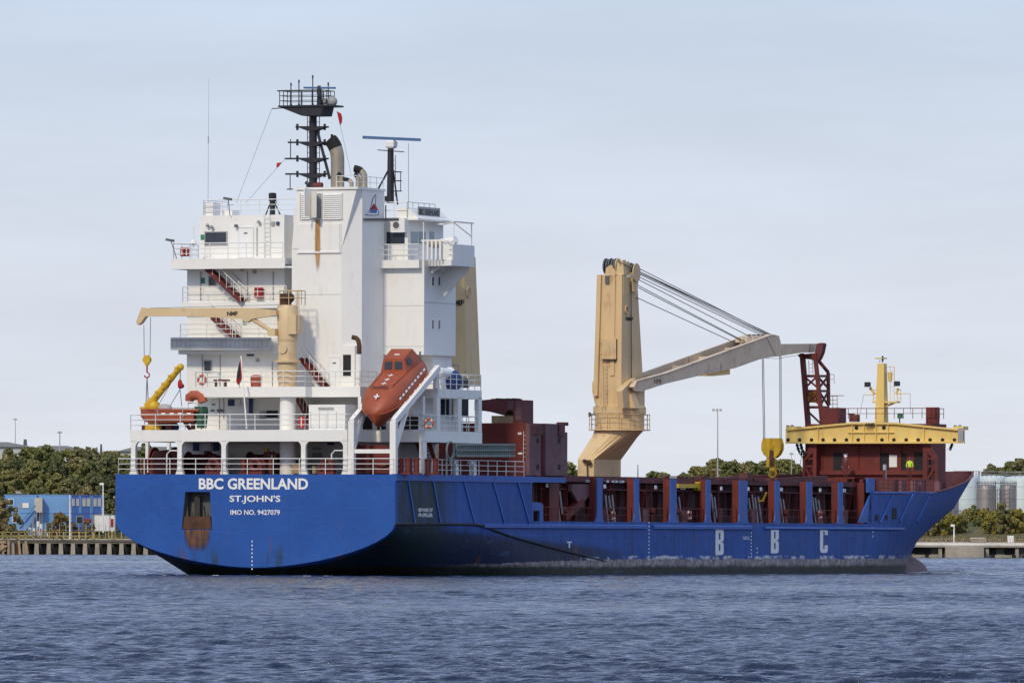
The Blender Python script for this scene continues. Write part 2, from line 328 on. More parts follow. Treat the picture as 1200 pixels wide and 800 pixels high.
    def islands(s):
        par = list(range(len(s.v)))
        def find(i):
            while par[i] != i: par[i] = par[par[i]]; i = par[i]
            return i
        for f in s.f:
            for j in f[1:]: par[find(j)] = find(f[0])
        gr = {}
        for k, f in enumerate(s.f): gr.setdefault(find(f[0]), []).append(k)
        out = []
        for ks in gr.values():
            g = MB(); mp = {}
            for k in ks:
                for i in s.f[k]:
                    if i not in mp: mp[i] = len(g.v); g.v.append(s.v[i])
                g.f.append(tuple(mp[i] for i in s.f[k])); g.m.append(s.m[k])
            g.whole = True; out.append(g)
        return out
    def build(s, name, mats, parent=None, smooth=False, label=None, loc=None):
        if name in SPLIT and not getattr(s, 'whole', False):
            gs = s.islands()
            if len(gs) > 1:
                out = [g.build(name, mats, parent, smooth, label, loc) for g in gs]
                return out[0]
        me = bpy.data.meshes.new(name); me.from_pydata(s.v, [], s.f)
        if not isinstance(mats, (list, tuple)): mats = [mats]
        for x in mats: me.materials.append(M[x] if isinstance(x, str) else x)
        if len(mats) > 1: me.polygons.foreach_set('material_index', s.m)
        bm = bmesh.new(); bm.from_mesh(me); bmesh.ops.recalc_face_normals(bm, faces=bm.faces); bm.to_mesh(me); bm.free()
        if smooth:
            me.shade_smooth(); me.set_sharp_from_angle(angle=R(38))
        me.update()
        o = bpy.data.objects.new(name, me); COL.objects.link(o)
        if parent: o.parent = parent
        if loc: o.location = loc
        if label: o['label'] = label
        return o

def tag(o, label=None, cat=None, group=None, kind=None):
    if label: o['label'] = label
    if cat: o['category'] = cat
    if group: o['group'] = group
    if kind: o['kind'] = kind
    return o
def empty(name, loc=(0,0,0), rz=0.0, label=None, cat=None, group=None):
    o = bpy.data.objects.new(name, None); COL.objects.link(o); o.location = loc; o.rotation_euler = (0,0,rz)
    o.empty_display_size = 0.5
    return tag(o, label, cat, group)
SHIP_M = Matrix.Translation((OX, OY, 0)) @ Matrix.Rotation(-TH, 4, 'Z')
def on_ship(name, at=(0,0,0), label=None, cat=None, group=None, rz=0.0):   # a thing that stands on the ship: Empty at its base, turned with the ship
    p = SHIP_M @ Vector(at)
    return empty(name, p, -TH + rz, label, cat, group)
def copy_tree(o, parent=None):
    c = o.copy(); COL.objects.link(c); c.parent = parent
    for ch in [x for x in bpy.data.objects if x.parent == o and x is not c]: copy_tree(ch, c)
    return c

_text_cache = {}
def text_mb(txt, cap_h, width, bold=0.0):
    """flat lettering as thin plates, origin bottom-left, in local (x, z)"""
    cu = bpy.data.curves.new('t', 'FONT'); cu.body = txt; cu.size = 1.0; cu.offset = bold; cu.extrude = 0.0; cu.resolution_u = 3
    ob = bpy.data.objects.new('t', cu); COL.objects.link(ob)
    dg = bpy.context.evaluated_depsgraph_get(); dg.update()
    me = bpy.data.meshes.new_from_object(ob.evaluated_get(dg))
    vs = [tuple(v.co) for v in me.vertices]; fs = [tuple(p.vertices) for p in me.polygons]
    bpy.data.objects.remove(ob); bpy.data.curves.remove(cu); bpy.data.meshes.remove(me)
    x0 = min(v[0] for v in vs); x1 = max(v[0] for v in vs); y0 = min(v[1] for v in vs); y1 = max(v[1] for v in vs)
    return [((v[0]-x0)/(x1-x0)*width, (v[1]-y0)/(y1-y0)*cap_h) for v in vs], fs
def letter_v(mb, txt, pa, pb, v, bold=0.03, m=0):      # on an aft-facing plane: pa = top-left, pb = bottom-right (photo points)
    a = V(*pa, v); b = V(*pb, v)
    vs, fs = text_mb(txt, a.z-b.z, b.x-a.x, bold)
    mb.add([(a.x+x, v, b.z+z) for x, z in vs], fs, m)
def letter_u(mb, txt, pa, pb, u, bold=0.03, m=0):      # on a starboard-facing plane
    a = U(*pa, u); b = U(*pb, u)
    vs, fs = text_mb(txt, a.z-b.z, b.y-a.y, bold)
    mb.add([(u, a.y+x, b.z+z) for x, z in vs], fs, m)

def railing(mb, path, h=1.08, rails=3, gap=1.4, r=0.032, m=0, close=False):
    path = [Vector(p) for p in path]
    if close: path.append(path[0])
    for a, b in zip(path, path[1:]):
        for k in range(rails):
            z = h*(k+1)/rails
            mb.tube([a+Vector((0,0,z)), b+Vector((0,0,z))], r*(1.1 if k == rails-1 else 0.8), 5, m)
        n = max(1, round((b-a).length/gap))
        for i in range(n+1):
            p = a.lerp(b, i/n); mb.tube([p, p+Vector((0,0,h))], r, 5, m)
def ladder(mb, p0, p1, side, w=0.45, step=0.35, r=0.025, m=0):
    p0, p1, side = Vector(p0), Vector(p1), Vector(side).normalized()*w/2
    mb.tube([p0-side, p1-side], r, 5, m); mb.tube([p0+side, p1+side], r, 5, m)
    n = max(2, int((p1-p0).length/step))
    for i in range(1, n): q = p0.lerp(p1, i/n); mb.tube([q-side, q+side], r*0.8, 4, m)
# ================================================================== THE SHIP
ship = empty('cargo_ship', (OX, OY, 0), -TH)
tag(ship, 'large blue-hulled cargo ship with white deckhouse at the stern and beige deck cranes', 'cargo ship')
BH = 10.77                     # half beam
def vbox(mb, x0, y0, x1, y1, v0, v1, m=0):
    a = V(x0, y0, v0); b = V(x1, y1, v0); return mb.box(a.x, b.x, v0, v1, b.z, a.z, m)
def ubox(mb, x0, y0, x1, y1, u0, u1, m=0):
    a = U(x0, y0, u0); b = U(x1, y1, u0); return mb.box(u0, u1, a.y, b.y, b.z, a.z, m)
def vprism(mb, pts, v0, v1, m=0):
    q = [V(p[0], p[1], v0) for p in pts]; return mb.prism([(p.x, p.z) for p in q], 'v', v0, v1, m)
def uprism(mb, pts, u0, u1, m=0):
    q = [U(p[0], p[1], u0) for p in pts]; return mb.prism([(p.y, p.z) for p in q], 'u', u0, u1, m)
def part(name, mat, fn, parent=ship, smooth=False, label=None):
    mb = MB(); fn(mb); return mb.build(name, mat, parent, smooth, label)
def vpart(name, mat, rect, v0, v1, parent=ship, label=None):
    mb = MB(); vbox(mb, *rect, v0, v1); return mb.build(name, mat, parent, label=label)
def upart(name, mat, rect, u0, u1, parent=ship, label=None):
    mb = MB(); ubox(mb, *rect, u0, u1); return mb.build(name, mat, parent, label=label)

# ------------------------------------------------------------------ hull
POOP = 7.05
kn = [U(*p, BH) for p in ((463,614),(510,614),(560,614.5),(600,629),(640,640),(675,649),(710,657.5))]
kv = [0.0] + [p.y for p in kn[1:]] + [60.0]; kz = [kn[0].z] + [p.z for p in kn[1:]] + [-1.2]
def zk(v): return float(np.interp(v, kv, kz))
def zb(v): return float(np.interp(v, [0,1,3,6,12,25,45], [0.58,-0.1,-1.0,-2.3,-4.0,-5.5,-6.0]))
stem = [U(*p, 0.0) for p in ((1140.5,552.5),(1115,597),(1088,617),(1072,630),(1064,642),(1061,656),(1060,668))]
sz = [p.z for p in stem][::-1]; sv = [p.y for p in stem][::-1]
sz = [-6.0] + sz; sv = [sv[0]] + sv
def v_stem(z): return float(np.interp(z, sz, sv))
def bow_v0(z): return float(np.interp(z, [-3, 0, 4, 8], [84, 86, 93, 98]))
def bow_a(z): return float(np.interp(z, [0, 8], [1.45, 1.67]))
VP = U(623.5, 590, BH).y       # forward end of the raised poop side
VF = U(1021, 590, BH).y        # after end of the raised forecastle side
def ztop(v, side):
    if v < 60: return POOP
    if side > 0: return float(np.interp(v, [VF, 107, 139.3], [6.45, 6.45, 8.35]))
    return float(np.interp(v, [VF, 102, 110, 139.3], [6.45, 6.9, 7.75, 8.35]))
def hull_pt(vn, z, side, low=None):
    if low is None: half = BH; 
    else: half = low
    if vn > 84:
        t = (vn-84)/(139.3-84)
        # the nominal station slides along the waterline belonging to this height
        v0 = bow_v0(z); vs = v_stem(z)
        v = 84 + t*(vs-84)
        tt = max(0.0, (v-v0)/(vs-v0))
        half = half*max(0.0, 1-tt**bow_a(z))
    else: v = vn
    return Vector((side*half, v, z))
stations = [0,0.6,1.5,3,5,7.5,10,12.5,15,18,21,VP,26,30,34,38,42,46,50,55,60,65,70,75,80,84,87,90]
stations += [VF] + list(np.linspace(VF+1.2, 139.3, 32))
stations = sorted(set(round(float(s), 4) for s in stations))
NR = (3, 4, 11)
def section(v, side):
    zt = ztop(v, side); z1 = 3.90; zn = min(zk(v), z1-0.2); zbot = zb(v); pts = []
    for i in range(NR[0]+1): pts.append(hull_pt(v, zt+(z1-zt)*i/NR[0], side))
    for i in range(1, NR[1]+1): pts.append(hull_pt(v, z1+(zn-z1)*i/NR[1], side))
    p = float(np.interp(v, [0, 15, 45], [1.7, 1.95, 4.5]))
    for i in range(1, NR[2]+1):
        if i == NR[2]: t = 1.0
        else: t = math.sin(i/NR[2]*math.pi/2)
        w = max(0.0, 1-t**p)**(1/p)
        pts.append(hull_pt(v, zn+(zbot-zn)*t, side, BH*w))
    return pts
hb = MB()
for side in (1, -1):
    secs = [section(v, side) for v in stations]; n = len(secs[0])
    fs = []
    for i in range(len(secs)-1):
        mid = (stations[i]+stations[i+1])/2
        for j in range(n-1):
            if j < NR[0] and VP < mid < VF: continue
            fs.append((i*n+j, (i+1)*n+j, (i+1)*n+j+1, i*n+j+1))
    hb.add([p for s in secs for p in s], fs)
# transom with the anchor pocket cut out of it
tr = section(0, 1); outer = [(p.x, p.z) for p in tr]; outer += [(-x, z) for x, z in outer[::-1][1:]]
pk = [V(*p, 0) for p in ((217,576),(246,576),(248.5,620),(213,620))]; hole = [(p.x, p.z) for p in pk]
tri = tessellate_polygon([[Vector((x, z, 0)) for x, z in outer], [Vector((x, z, 0)) for x, z in hole]])
allp = outer + hole
hb.add([(x, 0, z) for x, z in allp], tri)
# welded decks and ends
def deck_poly(va, vb, z, inset=0.02, side_fn=None):
    vs = [s for s in stations if va <= s <= vb]
    r = [hull_pt(s, z, 1) for s in vs]; l = [hull_pt(s, z, -1) for s in vs]
    ins = lambda p: (p.x*(1-inset/10), p.y, z)
    return [ins(p) for p in r] + [ins(p) for p in l[::-1]]
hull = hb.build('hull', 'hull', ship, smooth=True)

def f(mb):
    hb2 = deck_poly(0, VP, POOP-0.05); mb.add(hb2, [tuple(range(len(hb2)))])
    hb2 = deck_poly(VP, VF, 3.86); mb.add(hb2, [tuple(range(len(hb2)))])
    hb2 = deck_poly(VF, 139.3, 6.35); mb.add(hb2, [tuple(range(len(hb2)))])
    mb.box(-10.6, 10.6, VP-0.15, VP, 3.9, POOP-0.07)
    mb.box(-10.4, 10.4, VF, VF+0.15, 3.9, 6.33)
part('deck_plating', 'red_dark', f)
# inner face of the bow bulwark with its stays
def f(mb):
    for side in (1, -1):
        vs = [s for s in stations if s >= (107 if side > 0 else 101)]
        for a, b in zip(vs, vs[1:]):
            q = []
            for s in (a, b):
                zt = ztop(s, side)
                for z in (6.36, zt-0.01):
                    p = hull_pt(s, z, side); q.append((p.x - side*min(0.14, abs(p.x)), p.y-0.1*(abs(p.x) < 2), z))
            mb.add(q, [(0,2,3,1)])
        for s in vs[::2]:
            zt = ztop(s, side); p = hull_pt(s, zt, side); p0 = hull_pt(s, 6.36, side)
            if zt < 6.8 or abs(p.x) < 1.2: continue
            x = p.x-side*0.16
            mb.add([(x, p.y, zt-0.1), (p0.x-side*0.16, p0.y, 6.37), (p0.x-side*0.95, p0.y, 6.37), (x, p.y+0.04, zt-0.1), (p0.x-side*0.16, p0.y+0.04, 6.37), (p0.x-side*0.95, p0.y+0.04, 6.37)], [(0,1,2),(3,5,4),(0,2,5,3)])
        top = [hull_pt(s, ztop(s, side), side) for s in vs]
        mb.tube([p+Vector((-side*0.05, 0, 0.02)) for p in top], 0.09, 6)
part('bulwark_lining', 'red_dark', f)
# anchor pocket and anchor
def f(mb):
    A = [(p.x, 0.002, p.z) for p in pk]; B = [(p.x*0.999, 1.0, p.z) for p in pk]
    mb.add(A+B, [(0,1,5,4),(1,2,6,5),(2,3,7,6),(3,0,4,7),(4,5,6,7)])
part('anchor_pocket', 'grey_dark', f)
def f(mb):
    c = V(231, 600, 0.55)
    mb.beam((c.x, 0.55, c.z-1.0), (c.x, 0.55, c.z+1.1), 0.30, 0.28)
    mb.prism([(c.x-0.75, c.z-0.35), (c.x-0.45, c.z-0.95), (c.x+0.45, c.z-0.95), (c.x+0.75, c.z-0.35), (c.x+0.55, c.z-0.35), (c.x+0.3, c.z-0.62), (c.x-0.3, c.z-0.62), (c.x-0.55, c.z-0.35)], 'v', 0.30, 0.62)
    for s in (-1, 1): mb.prism([(c.x+s*0.55, c.z-0.5), (c.x+s*0.80, c.z-0.4), (c.x+s*0.60, c.z+0.45)], 'v', 0.28, 0.45)
    mb.ring((c.x, 0.5, c.z+1.15), 0.16, 0.04)
part('anchor', 'anchor_steel', f)
def f(mb):      # rusty sill plate and the run of rust under it
    vprism(mb, [(216,605),(246,605),(248,619.5),(214,619.5)], 0.03, 0.5)
part('pocket_sill', 'rust_dark', f)
def rust_mat():
    m, n, l, b = new_mat('rust_run'); co = n.new('ShaderNodeTexCoord').outputs['Object']
    st = _noise(n, l, co, 3.0, 5, 0.65, (1, 1, 0.12))
    sep = n.new('ShaderNodeSeparateXYZ'); l.new(co, sep.inputs[0])
    c = _mix(n, l, _ramp(n, l, st, 0.35, 0.65), (0.20, 0.07, 0.025), (0.02, 0.03, 0.035))
    l.new(c, b.inputs['Base Color']); b.inputs['Roughness'].default_value = 0.8
    cu = V(231, 630, 0).x; zt = V(231, 620, 0).z; zl = V(231, 656, 0).z
    dx = _math(n, l, 'ABSOLUTE', _math(n, l, 'SUBTRACT', sep.outputs['X'], cu), 0)
    wx = _ramp(n, l, dx, 1.3, 0.35)
    wz = _ramp(n, l, sep.outputs['Z'], zl, zt+0.4)
    a = _math(n, l, 'MULTIPLY', wx, wz)
    a = _ramp(n, l, _math(n, l, 'MULTIPLY', a, _math(n, l, 'ADD', st, 0.35)), 0.06, 0.42)
    l.new(a, b.inputs['Alpha']); return m
M['rust_run'] = rust_mat()
def f(mb):
    a = V(211, 620.3, 0); b = V(251, 658, 0)
    mb.add([(a.x,-0.012,a.z),(b.x,-0.012,a.z),(b.x-0.1,-0.012,b.z),(a.x+0.3,-0.012,b.z)], [(0,1,2,3)])
part('rust_stain', 'rust_run', f)

# ship's name, port and number on the transom; marks on the side
def f(mb): letter_v(mb, 'BBC GREENLAND', (233,560), (361,573.3), -0.02, 0.028)
part('ship_name_lettering', 'letter', f)
def f(mb): letter_v(mb, "ST.JOHN'S", (269,580), (328.5,590), -0.02, 0.018)
part('home_port_lettering', 'letter', f)
def f(mb): letter_v(mb, 'IMO NO. 9427079', (270,597), (328,603), -0.02, 0.015)
part('registry_number_lettering', 'letter', f)
def stencil_letter(ch, x0, x1, y0, y1):
    mb = MB(); a = U(x0, y0, BH+0.02); b = U(x1, y1, BH+0.02); w = b.y-a.y; h = a.z-b.z; t = w*0.40; th = h*0.165; ch_ = w*0.22
    def P(x, z): return (a.y+x*w, b.z+z*h)
    def pr(pts): mb.prism(pts, 'u', BH+0.012, BH+0.024)
    tz = th/h; tx = t/w
    if ch == 'B':
        pr([P(0,0),P(tx,0),P(tx,1),P(0,1)])
        for z0, z1 in ((0, tz),(0.5-tz/2, 0.5+tz/2),(1-tz, 1)): pr([P(tx,z0),P(1-tx,z0),P(1-tx,z1),P(tx,z1)])
        for z0, z1 in ((0.0, 0.5),(0.5, 1.0)): pr([P(1-tx,z0),P(1-0.1,z0+0.02),P(1,z0+0.09),P(1,z1-0.09),P(1-0.1,z1-0.02),P(1-tx,z1)])
    else:
        pr([P(0,0.1),P(0.12,0.02),P(tx,0),P(tx,1),P(0.12,0.98),P(0,0.9)])
        for z0, z1 in ((0, tz),(1-tz, 1)): pr([P(tx,z0),P(1-tx,z0),P(1-tx,z1),P(tx,z1)])
        for s in (0, 1):
            z = lambda q: (1-q if s else q)
            pr([P(1-tx,z(0)),P(0.9,z(0.02)),P(1,z(0.1)),P(1,z(0.30)),P(1-tx,z(0.30))])
    return mb.build('side_letter', 'letter', ship, label='large white letter %s on the blue side plating' % ch)
stencil_letter('B', 838.5, 848, 619, 650); stencil_letter('B', 903.5, 912.5, 618, 648); stencil_letter('C', 961, 970, 617.5, 647.5)
def f(mb):
    letter_u(mb, 'BEWARE OF', (490.5,595), (507,599.5), BH+0.015, 0.03)
    letter_u(mb, 'PROPELLER', (490.5,601), (507,605.5), BH+0.015, 0.03)
    letter_u(mb, 'T', (664.5,634), (670,641.5), BH+0.015, 0.04)
    letter_u(mb, 'NO.2', (871,628), (878,632), BH+0.015, 0.03)
part('side_marking_lettering', 'letter_worn', f)
def f(mb):      # draught marks down the transom centre and amidships
    for i in range(8):
        y = 634+i*4.6; vv = 0
        a = V(295.4, y, -0.02); mb.box(a.x-0.045, a.x+0.045, -0.022, -0.015, a.z-0.05, a.z+0.05)
    for px, ya, yb, k in ((760.6, 612, 660, 12), (880.5, 624, 652, 8), (887.5, 642, 652, 3), (1023, 618, 628, 3)):
        for i in range(k):
            p = U(px, ya+(yb-ya)*i/(k-1), BH+0.02); q = hull_pt(p.y, p.z, 1)
            mb.box(q.x+0.01, q.x+0.02, p.y-0.09, p.y+0.09, p.z-0.06, p.z+0.06)
part('draught_mark', 'letter_worn', f)

# rubbing bars, side stiffeners
def f(mb):
    pts = [Vector((BH+0.06, v, zk(v)+0.02)) for v in list(np.linspace(0, kv[6], 26))]
    mb.tube(pts, [0.075]*18+[0.075-0.006*i for i in range(8)], 6)
part('knuckle_bar', paint('scuffed_black_fender_bar', (0.02,0.02,0.025), dirt=(0.16,0.10,0.06), dirt_amt=0.6, streak=0.2, rough=0.8, scale=1.0), f)
for a, b, y in ((566,757,617),(765,880,616.3),(895,1083,616)):
    def f(mb):
        p = U(a, y, BH); q = U(b, y, BH)
        if q.y < 90: mb.prism([(BH-0.1,3.35),(BH+0.16,3.42),(BH+0.16,3.62),(BH-0.1,3.78)], 'v', p.y, q.y)
        else:
            pts = [hull_pt(s, 3.52, 1)+Vector((0.03,0,0)) for s in np.linspace(p.y, q.y, 24)]
            mb.tube(pts, 0.12, 6)
    part('rubbing_strake', 'blue', f)
def f(mb):
    mb.box(BH-0.1, BH+0.10, 0.02, VP, POOP-0.42, POOP-0.28)
    mb.box(BH-0.3, BH+0.06, 0.02, VP, POOP-0.28, POOP+0.04)
part('sheer_strake', 'blue', f)
for xa, xb in ((478,486),(507,516),(543,556),(577,591),(606,620)):
    part('side_stiffener', 'blue', lambda mb: mb.beam(U(xa, 563, BH)+Vector((0.02,0,0)), U(xb, 613, BH)+Vector((0.02,0,0)), 0.16, 0.10, up=(1,0,0)))
# plating at the end of the poop, the top beam over the first bay
def f(mb):
    uprism(mb, [(623,588),(634,588.5),(636,592),(636.5,613),(632.5,613),(632.5,598),(625,598),(625,613),(623,613)], BH, BH-0.18)
part('side_plate', 'blue', f)
def f(mb): ubox(mb, 623.3, 558.5, 663, 565.5, BH+0.01, BH-0.35)
part('top_beam', 'blue', f)

# ------------------------------------------------------------------ open bays along the holds
HW = 9.35      # the hold's side wall
def f(mb):
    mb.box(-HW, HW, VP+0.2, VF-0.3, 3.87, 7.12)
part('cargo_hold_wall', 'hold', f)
def f(mb):
    va = VP+4; vb = VF-1
    mb.box(HW, HW+0.55, va, vb, 6.78, 7.16)
    mb.box(HW+0.001, HW+0.30, va, vb, 6.2, 6.3)
part('hatch_coaming', 'red_dark', f)
for _k in range(46):
    _y = VP+3+_k*1.42; _r = random.Random(_k)
    part('coaming_stay', _r.choice(['red','hold','red_dark']), lambda mb: mb.prism([(HW, 4.4), (HW+0.10, 4.4), (HW+0.42, 6.2), (HW, 6.2)], 'v', _y, _y+0.08) if _k % 3 else mb.tube([(HW+0.35, _y, 3.88), (HW+0.35, _y+_r.uniform(-.2,.2), 6.6)], 0.06, 6))
posts = [(700,706),(744,749),(786,793),(828,833),(867,876),(909,914),(946,952),(983,988)]
bay_edges = []
for a, b in posts:
    va = U(a, 585, BH).y; vb = U(b, 585, BH).y; bay_edges.append((va, vb))
    def f(mb):
        mb.box(BH-0.09, BH+0.003, va, vb, 3.86, 7.10, 0)
        for s, e in ((-1, va), (1, vb)): mb.prism([(e, 3.88), (e+s*0.45, 3.88), (e+s*0.13, 4.05), (e, 4.5)], 'u', BH-0.09, BH, 0)
        mb.box(BH-0.62, BH-0.09, va-0.02, va+0.14, 3.87, 7.10, 1)
    part('side_frame', ['blue', 'red'], f)
def f(mb): uprism(mb, [(1006.5,612),(1021.2,576.5),(1021.2,612)], BH, BH-0.12); ubox(mb, 1018, 560, 1025, 577, BH-0.01, BH-0.25)
part('forecastle_side_plate', 'blue', f)
def f(mb):
    ubox(mb, 1011, 561, 1018, 612, BH-0.4, BH-0.6)
    mb.box(BH-1.2, BH-0.3, U(1018,600,BH).y-0.3, U(1018,600,BH).y-0.15, 3.87, 7.1)
part('forecastle_frame', 'red', f)
rnd = random.Random(5)
edges = [VP+1.8] + [e for ab in bay_edges for e in ab] + [VF-2.2]
for i in range(0, len(edges)-1, 2):
    a, b = edges[i], edges[i+1]
    if b-a < 2: continue
    def f(mb):
        railing(mb, [(BH-0.25, a+0.1, 3.87), (BH-0.25, b-0.1, 3.87)], 1.05, 2, 1.1, 0.022)
    part('bay_rail', 'red', f)
    k = rnd.choice([2, 3, 4]) if i else 2; c = rnd.uniform(a+2.2, b-1.6)
    def f(mb):
        for j in range(k):
            y = c-1.1+j*0.62
            mb.tube([(HW+0.45, y-0.25, 5.9+rnd.uniform(-.2,.2)), (HW+0.55, y+rnd.uniform(0,.3), 3.88)], 0.075, 6)
    part('sounding_pipe', 'grey_pole', f)
    def f(mb):
        y = rnd.uniform(a+0.8, b-1.8)
        mb.bbox(HW+0.1, HW+0.75, y, y+rnd.uniform(0.6,1.1), 3.87, 3.87+rnd.uniform(0.9,1.3), 0.05)
    part('deck_locker', rnd.choice(['red_pale','red','red_dark']), f)
    def f(mb):
        y = rnd.uniform(a+0.6, b-1.2)
        mb.cyl(HW+0.5, y, 3.87, 4.5, 0.16, 0.14, 10); mb.lathe(HW+0.5, y, [(0.14,4.5),(0.3,4.62),(0.3,4.85),(0.1,4.98)], 12)
    part('air_vent', 'red', f, smooth=True)
    def f(mb):
        for j in range(int((b-a)/1.55)):
            y = a+0.8+j*1.55
            mb.box(HW, HW+0.32, y, y+0.07, 3.9, 6.75)
        mb.box(HW+0.002, HW+0.05, a+(b-a)*0.3, a+(b-a)*0.55, 4.5, 6.2)
    part('wall_stiffener', 'red', f)
    def f(mb):
        y = a+(b-a)*0.5
        mb.box(HW, HW+0.06, y+0.3, y+1.3, 4.2, 5.9)
        mb.box(HW+0.33, HW+0.40, y-1.5, y-0.7, 5.6, 6.1)
    part('wall_recess', 'dark', f)
    def f(mb):
        x = U(0,0,0)
        for j in range(rnd.choice([1,2])):
            y = rnd.uniform(a+1.5, b-1.2); mb.box(BH-0.75, BH-0.70, y, y+0.35, 6.35, 6.62)
    part('bay_sign', 'letter_worn', f)
# heavy tank-top frame and diagonal brace in the first bay
def f(mb):
    ubox(mb, 644, 566, 655, 612, 10.0, 9.4); mb.beam(U(660,606,10.0), U(681,588,10.0), 0.5, 0.5)
part('bay_brace', 'red', f)
def f(mb): uprism(mb, [(671,567),(697,567),(691,580),(683,589),(678,589),(670,575)], 10.1, 9.8)
part('support_bracket', 'red_pale', f)
# things on the coaming top
def f(mb):
    for px, w, h in ((818,7,4),(842,5,2.2),(870.5,6.5,8.5),(878,8,4),(898,5,2.5),(905,7,3)):
        p = U(px, 559, 9.6); mb.box(9.3, 10.0, p.y, p.y+w/6.6, 7.12, 7.12+h/14.6)
    mb.tube([(9.9, bay_edges[2][0], 7.3), (9.9, bay_edges[5][0], 7.26)], 0.05, 5)
    a = U(885, 557, 9.6).y
    mb.prism([(a, 7.14), (VF-6, 7.14), (VF-6, 7.62), (a+3, 7.3)], 'u', 9.2, 9.5)
part('coaming_fitting', 'red_dark', f)
def f(mb):      # dark hatch cover edge seen over the coaming
    mb.box(-9.3, 9.2, VP+8, VF-7, 7.1, 7.22)
part('closed_hatch_cover', 'red_dark', f)
def f(mb):
    c = U(822, 569, 10.15); mb.beam(U(793.5, 569, 10.15), c, 0.26, 0.30)
    for q in range(6):
        mb.box(10.0, 10.3, c.y-0.9+q*0.32, c.y-0.9+q*0.32+0.16, c.z-0.34, c.z+0.30)
    mb.box(10.02, 10.28, c.y-0.9, c.y+0.75, c.z-0.24, c.z+0.2)
part('yellow_boom', 'yellow', f)
def f(mb):
    mb.beam(U(889,586.5,10.0), U(895,586.5,10.0), 0.12, 0.12); mb.beam(U(894,586,10.0), U(898,577,10.0), 0.12, 0.12)
part('yellow_bracket', 'yellow', f)
def f(mb): letter_u(mb, '2   103', (686,562), (732,565.5), BH-0.6, 0.03)
part('bay_number_lettering', 'letter_worn', f)
# forecastle side: panel lines, openings
def hull_u(px, py):
    u = BH
    for _ in range(12):
        p = U(px, py, u); q = hull_pt(84+(p.y-84)/(v_stem(p.z)-84)*(139.3-84) if p.y > 84 else p.y, p.z, 1); u = 0.5*u+0.5*q.x
    return U(px, py, u)
def strip(mb, pts, r):
    mb.tube([hull_u(*p)+Vector((0.03,0,0)) for p in pts], r, 5)
for pts in ([(1023,577),(1058,577),(1093,577)], [(1046,580),(1031,612)], [(1069,579),(1054,611)], [(1089,581),(1074,611)]):
    part('forecastle_stiffener', 'blue', lambda mb: strip(mb, pts, 0.09))
def f(mb):
    for x0, y0, x1, y1 in ((1045.5,595,1050.5,608),(1025.5,603,1029,610),(1037.5,603,1040,609)):
        q = [hull_u(*p)+Vector((0.03,0,0)) for p in ((x0,y0),(x1,y0),(x1,y1),(x0,y1))]; mb.add(q, [(0,1,2,3)])
part('hull_opening', 'dark', f)
# bulbous bow
def f(mb):
    c = v_stem(0.5); rings = []
    end = U(1085, 662, 0).y
    for i in range(15):
        t = i/14; y = c-7+(end-(c-7))*t; r = 1.0 if t < 0.62 else math.sqrt(max(0.0, 1-((t-0.62)/0.38)**2))
        r = max(r, 0.02)
        zc = -1.9; rz = 3.35*r*(0.92+0.08*t); ru = 1.85*r
        rings.append([(ru*math.cos(2*math.pi*j/18), y, zc+rz*math.sin(2*math.pi*j/18)) for j in range(18)])
    mb.loft(rings)
part('bulbous_bow', paint('worn_antifouling', (0.15,0.075,0.08), dirt=(0.30,0.24,0.24), dirt_amt=0.4, streak=0.5, rough=0.6, vary=0.25, scale=0.8), f, smooth=True)

# ------------------------------------------------------------------ decks, house and funnel casing
vA = 0.3; vA2 = U(498, 510, 10.7).y; vAf = U(565, 510, 10.7).y
uL = V(152, 510, vA).x; uM = V(407, 510, vA).x; zA = V(300, 503.5, vA).z; zAb = V(300, 517, vA).z
def f(mb):
    pts = [(uL,vA),(uM,vA),(uM,vA2),(10.7,vA2),(10.7,vAf),(uL,vAf)]
    mb.prism(pts, 'z', zAb, zA)
deckA = part('boat_deck', 'white', f)
vB = 2.2; vB2 = 3.2
zB = V(300, 453, vB).z; zBb = V(300, 465, vB).z
uB0 = V(220, 460, vB).x; uB1 = V(358, 460, vB).x; uB2 = V(422, 460, vB2).x
vBs = U(514, 460, 10.7).y; vBf = U(564.5, 460, 10.7).y
def f(mb):
    mb.prism([(uB0,vB),(uB1,vB),(uB1,vB2),(uB2,vB2),(uB2,vBs+0.5),(uB0,vBs+0.5)], 'z', zBb, zB)
part('poop_house_deck', 'white', f)
zB2 = V(500, 455.5, vBs).z; zB2b = V(500, 466, vBs).z
def f(mb): mb.prism([(V(478,460,vBs).x, vBs), (10.7, vBs), (10.7, vBf), (V(478,460,vBs).x, vBf)], 'z', zB2b, zB2)
part('starboard_house_deck', 'white', f)
# pillars: flared post with bracketed head
def pillar(x, v, yt, yb, w=4.6, bl=True, br=True):
    def f(mb):
        a = V(x-w/2, yt, v); b = V(x+w/2, yb, v); d = b.x-a.x
        mb.box(a.x, b.x, v, v+0.3, b.z, a.z+0.01)
        mb.prism([(a.x, b.z+0.02), (b.x, b.z+0.02), (b.x, b.z+0.5)] if False else [(a.x-0.16, b.z+0.01), (b.x+0.16, b.z+0.01), (b.x-0.02, b.z+0.5), (a.x+0.02, b.z+0.5)], 'v', v+0.01, v+0.29)
        for s, e, on in ((-1, a.x, bl), (1, b.x, br)):
            if on:
                pts = [(e, a.z), (e+s*0.42, a.z)] + [(e+s*0.42*(1-math.sin(t)), a.z-0.42*(1-math.cos(t))) for t in (0.3, 0.7, 1.1, 1.5)] + [(e, a.z-0.42)]
                mb.prism(pts, 'v', v+0.02, v+0.28)
    return part('pillar', 'white', f)
for i, x in enumerate((156.0, 210.3, 262, 355.3, 404.6)): pillar(x, vA, 516.5, 556.5, 5.0, i > 0, i < 4)
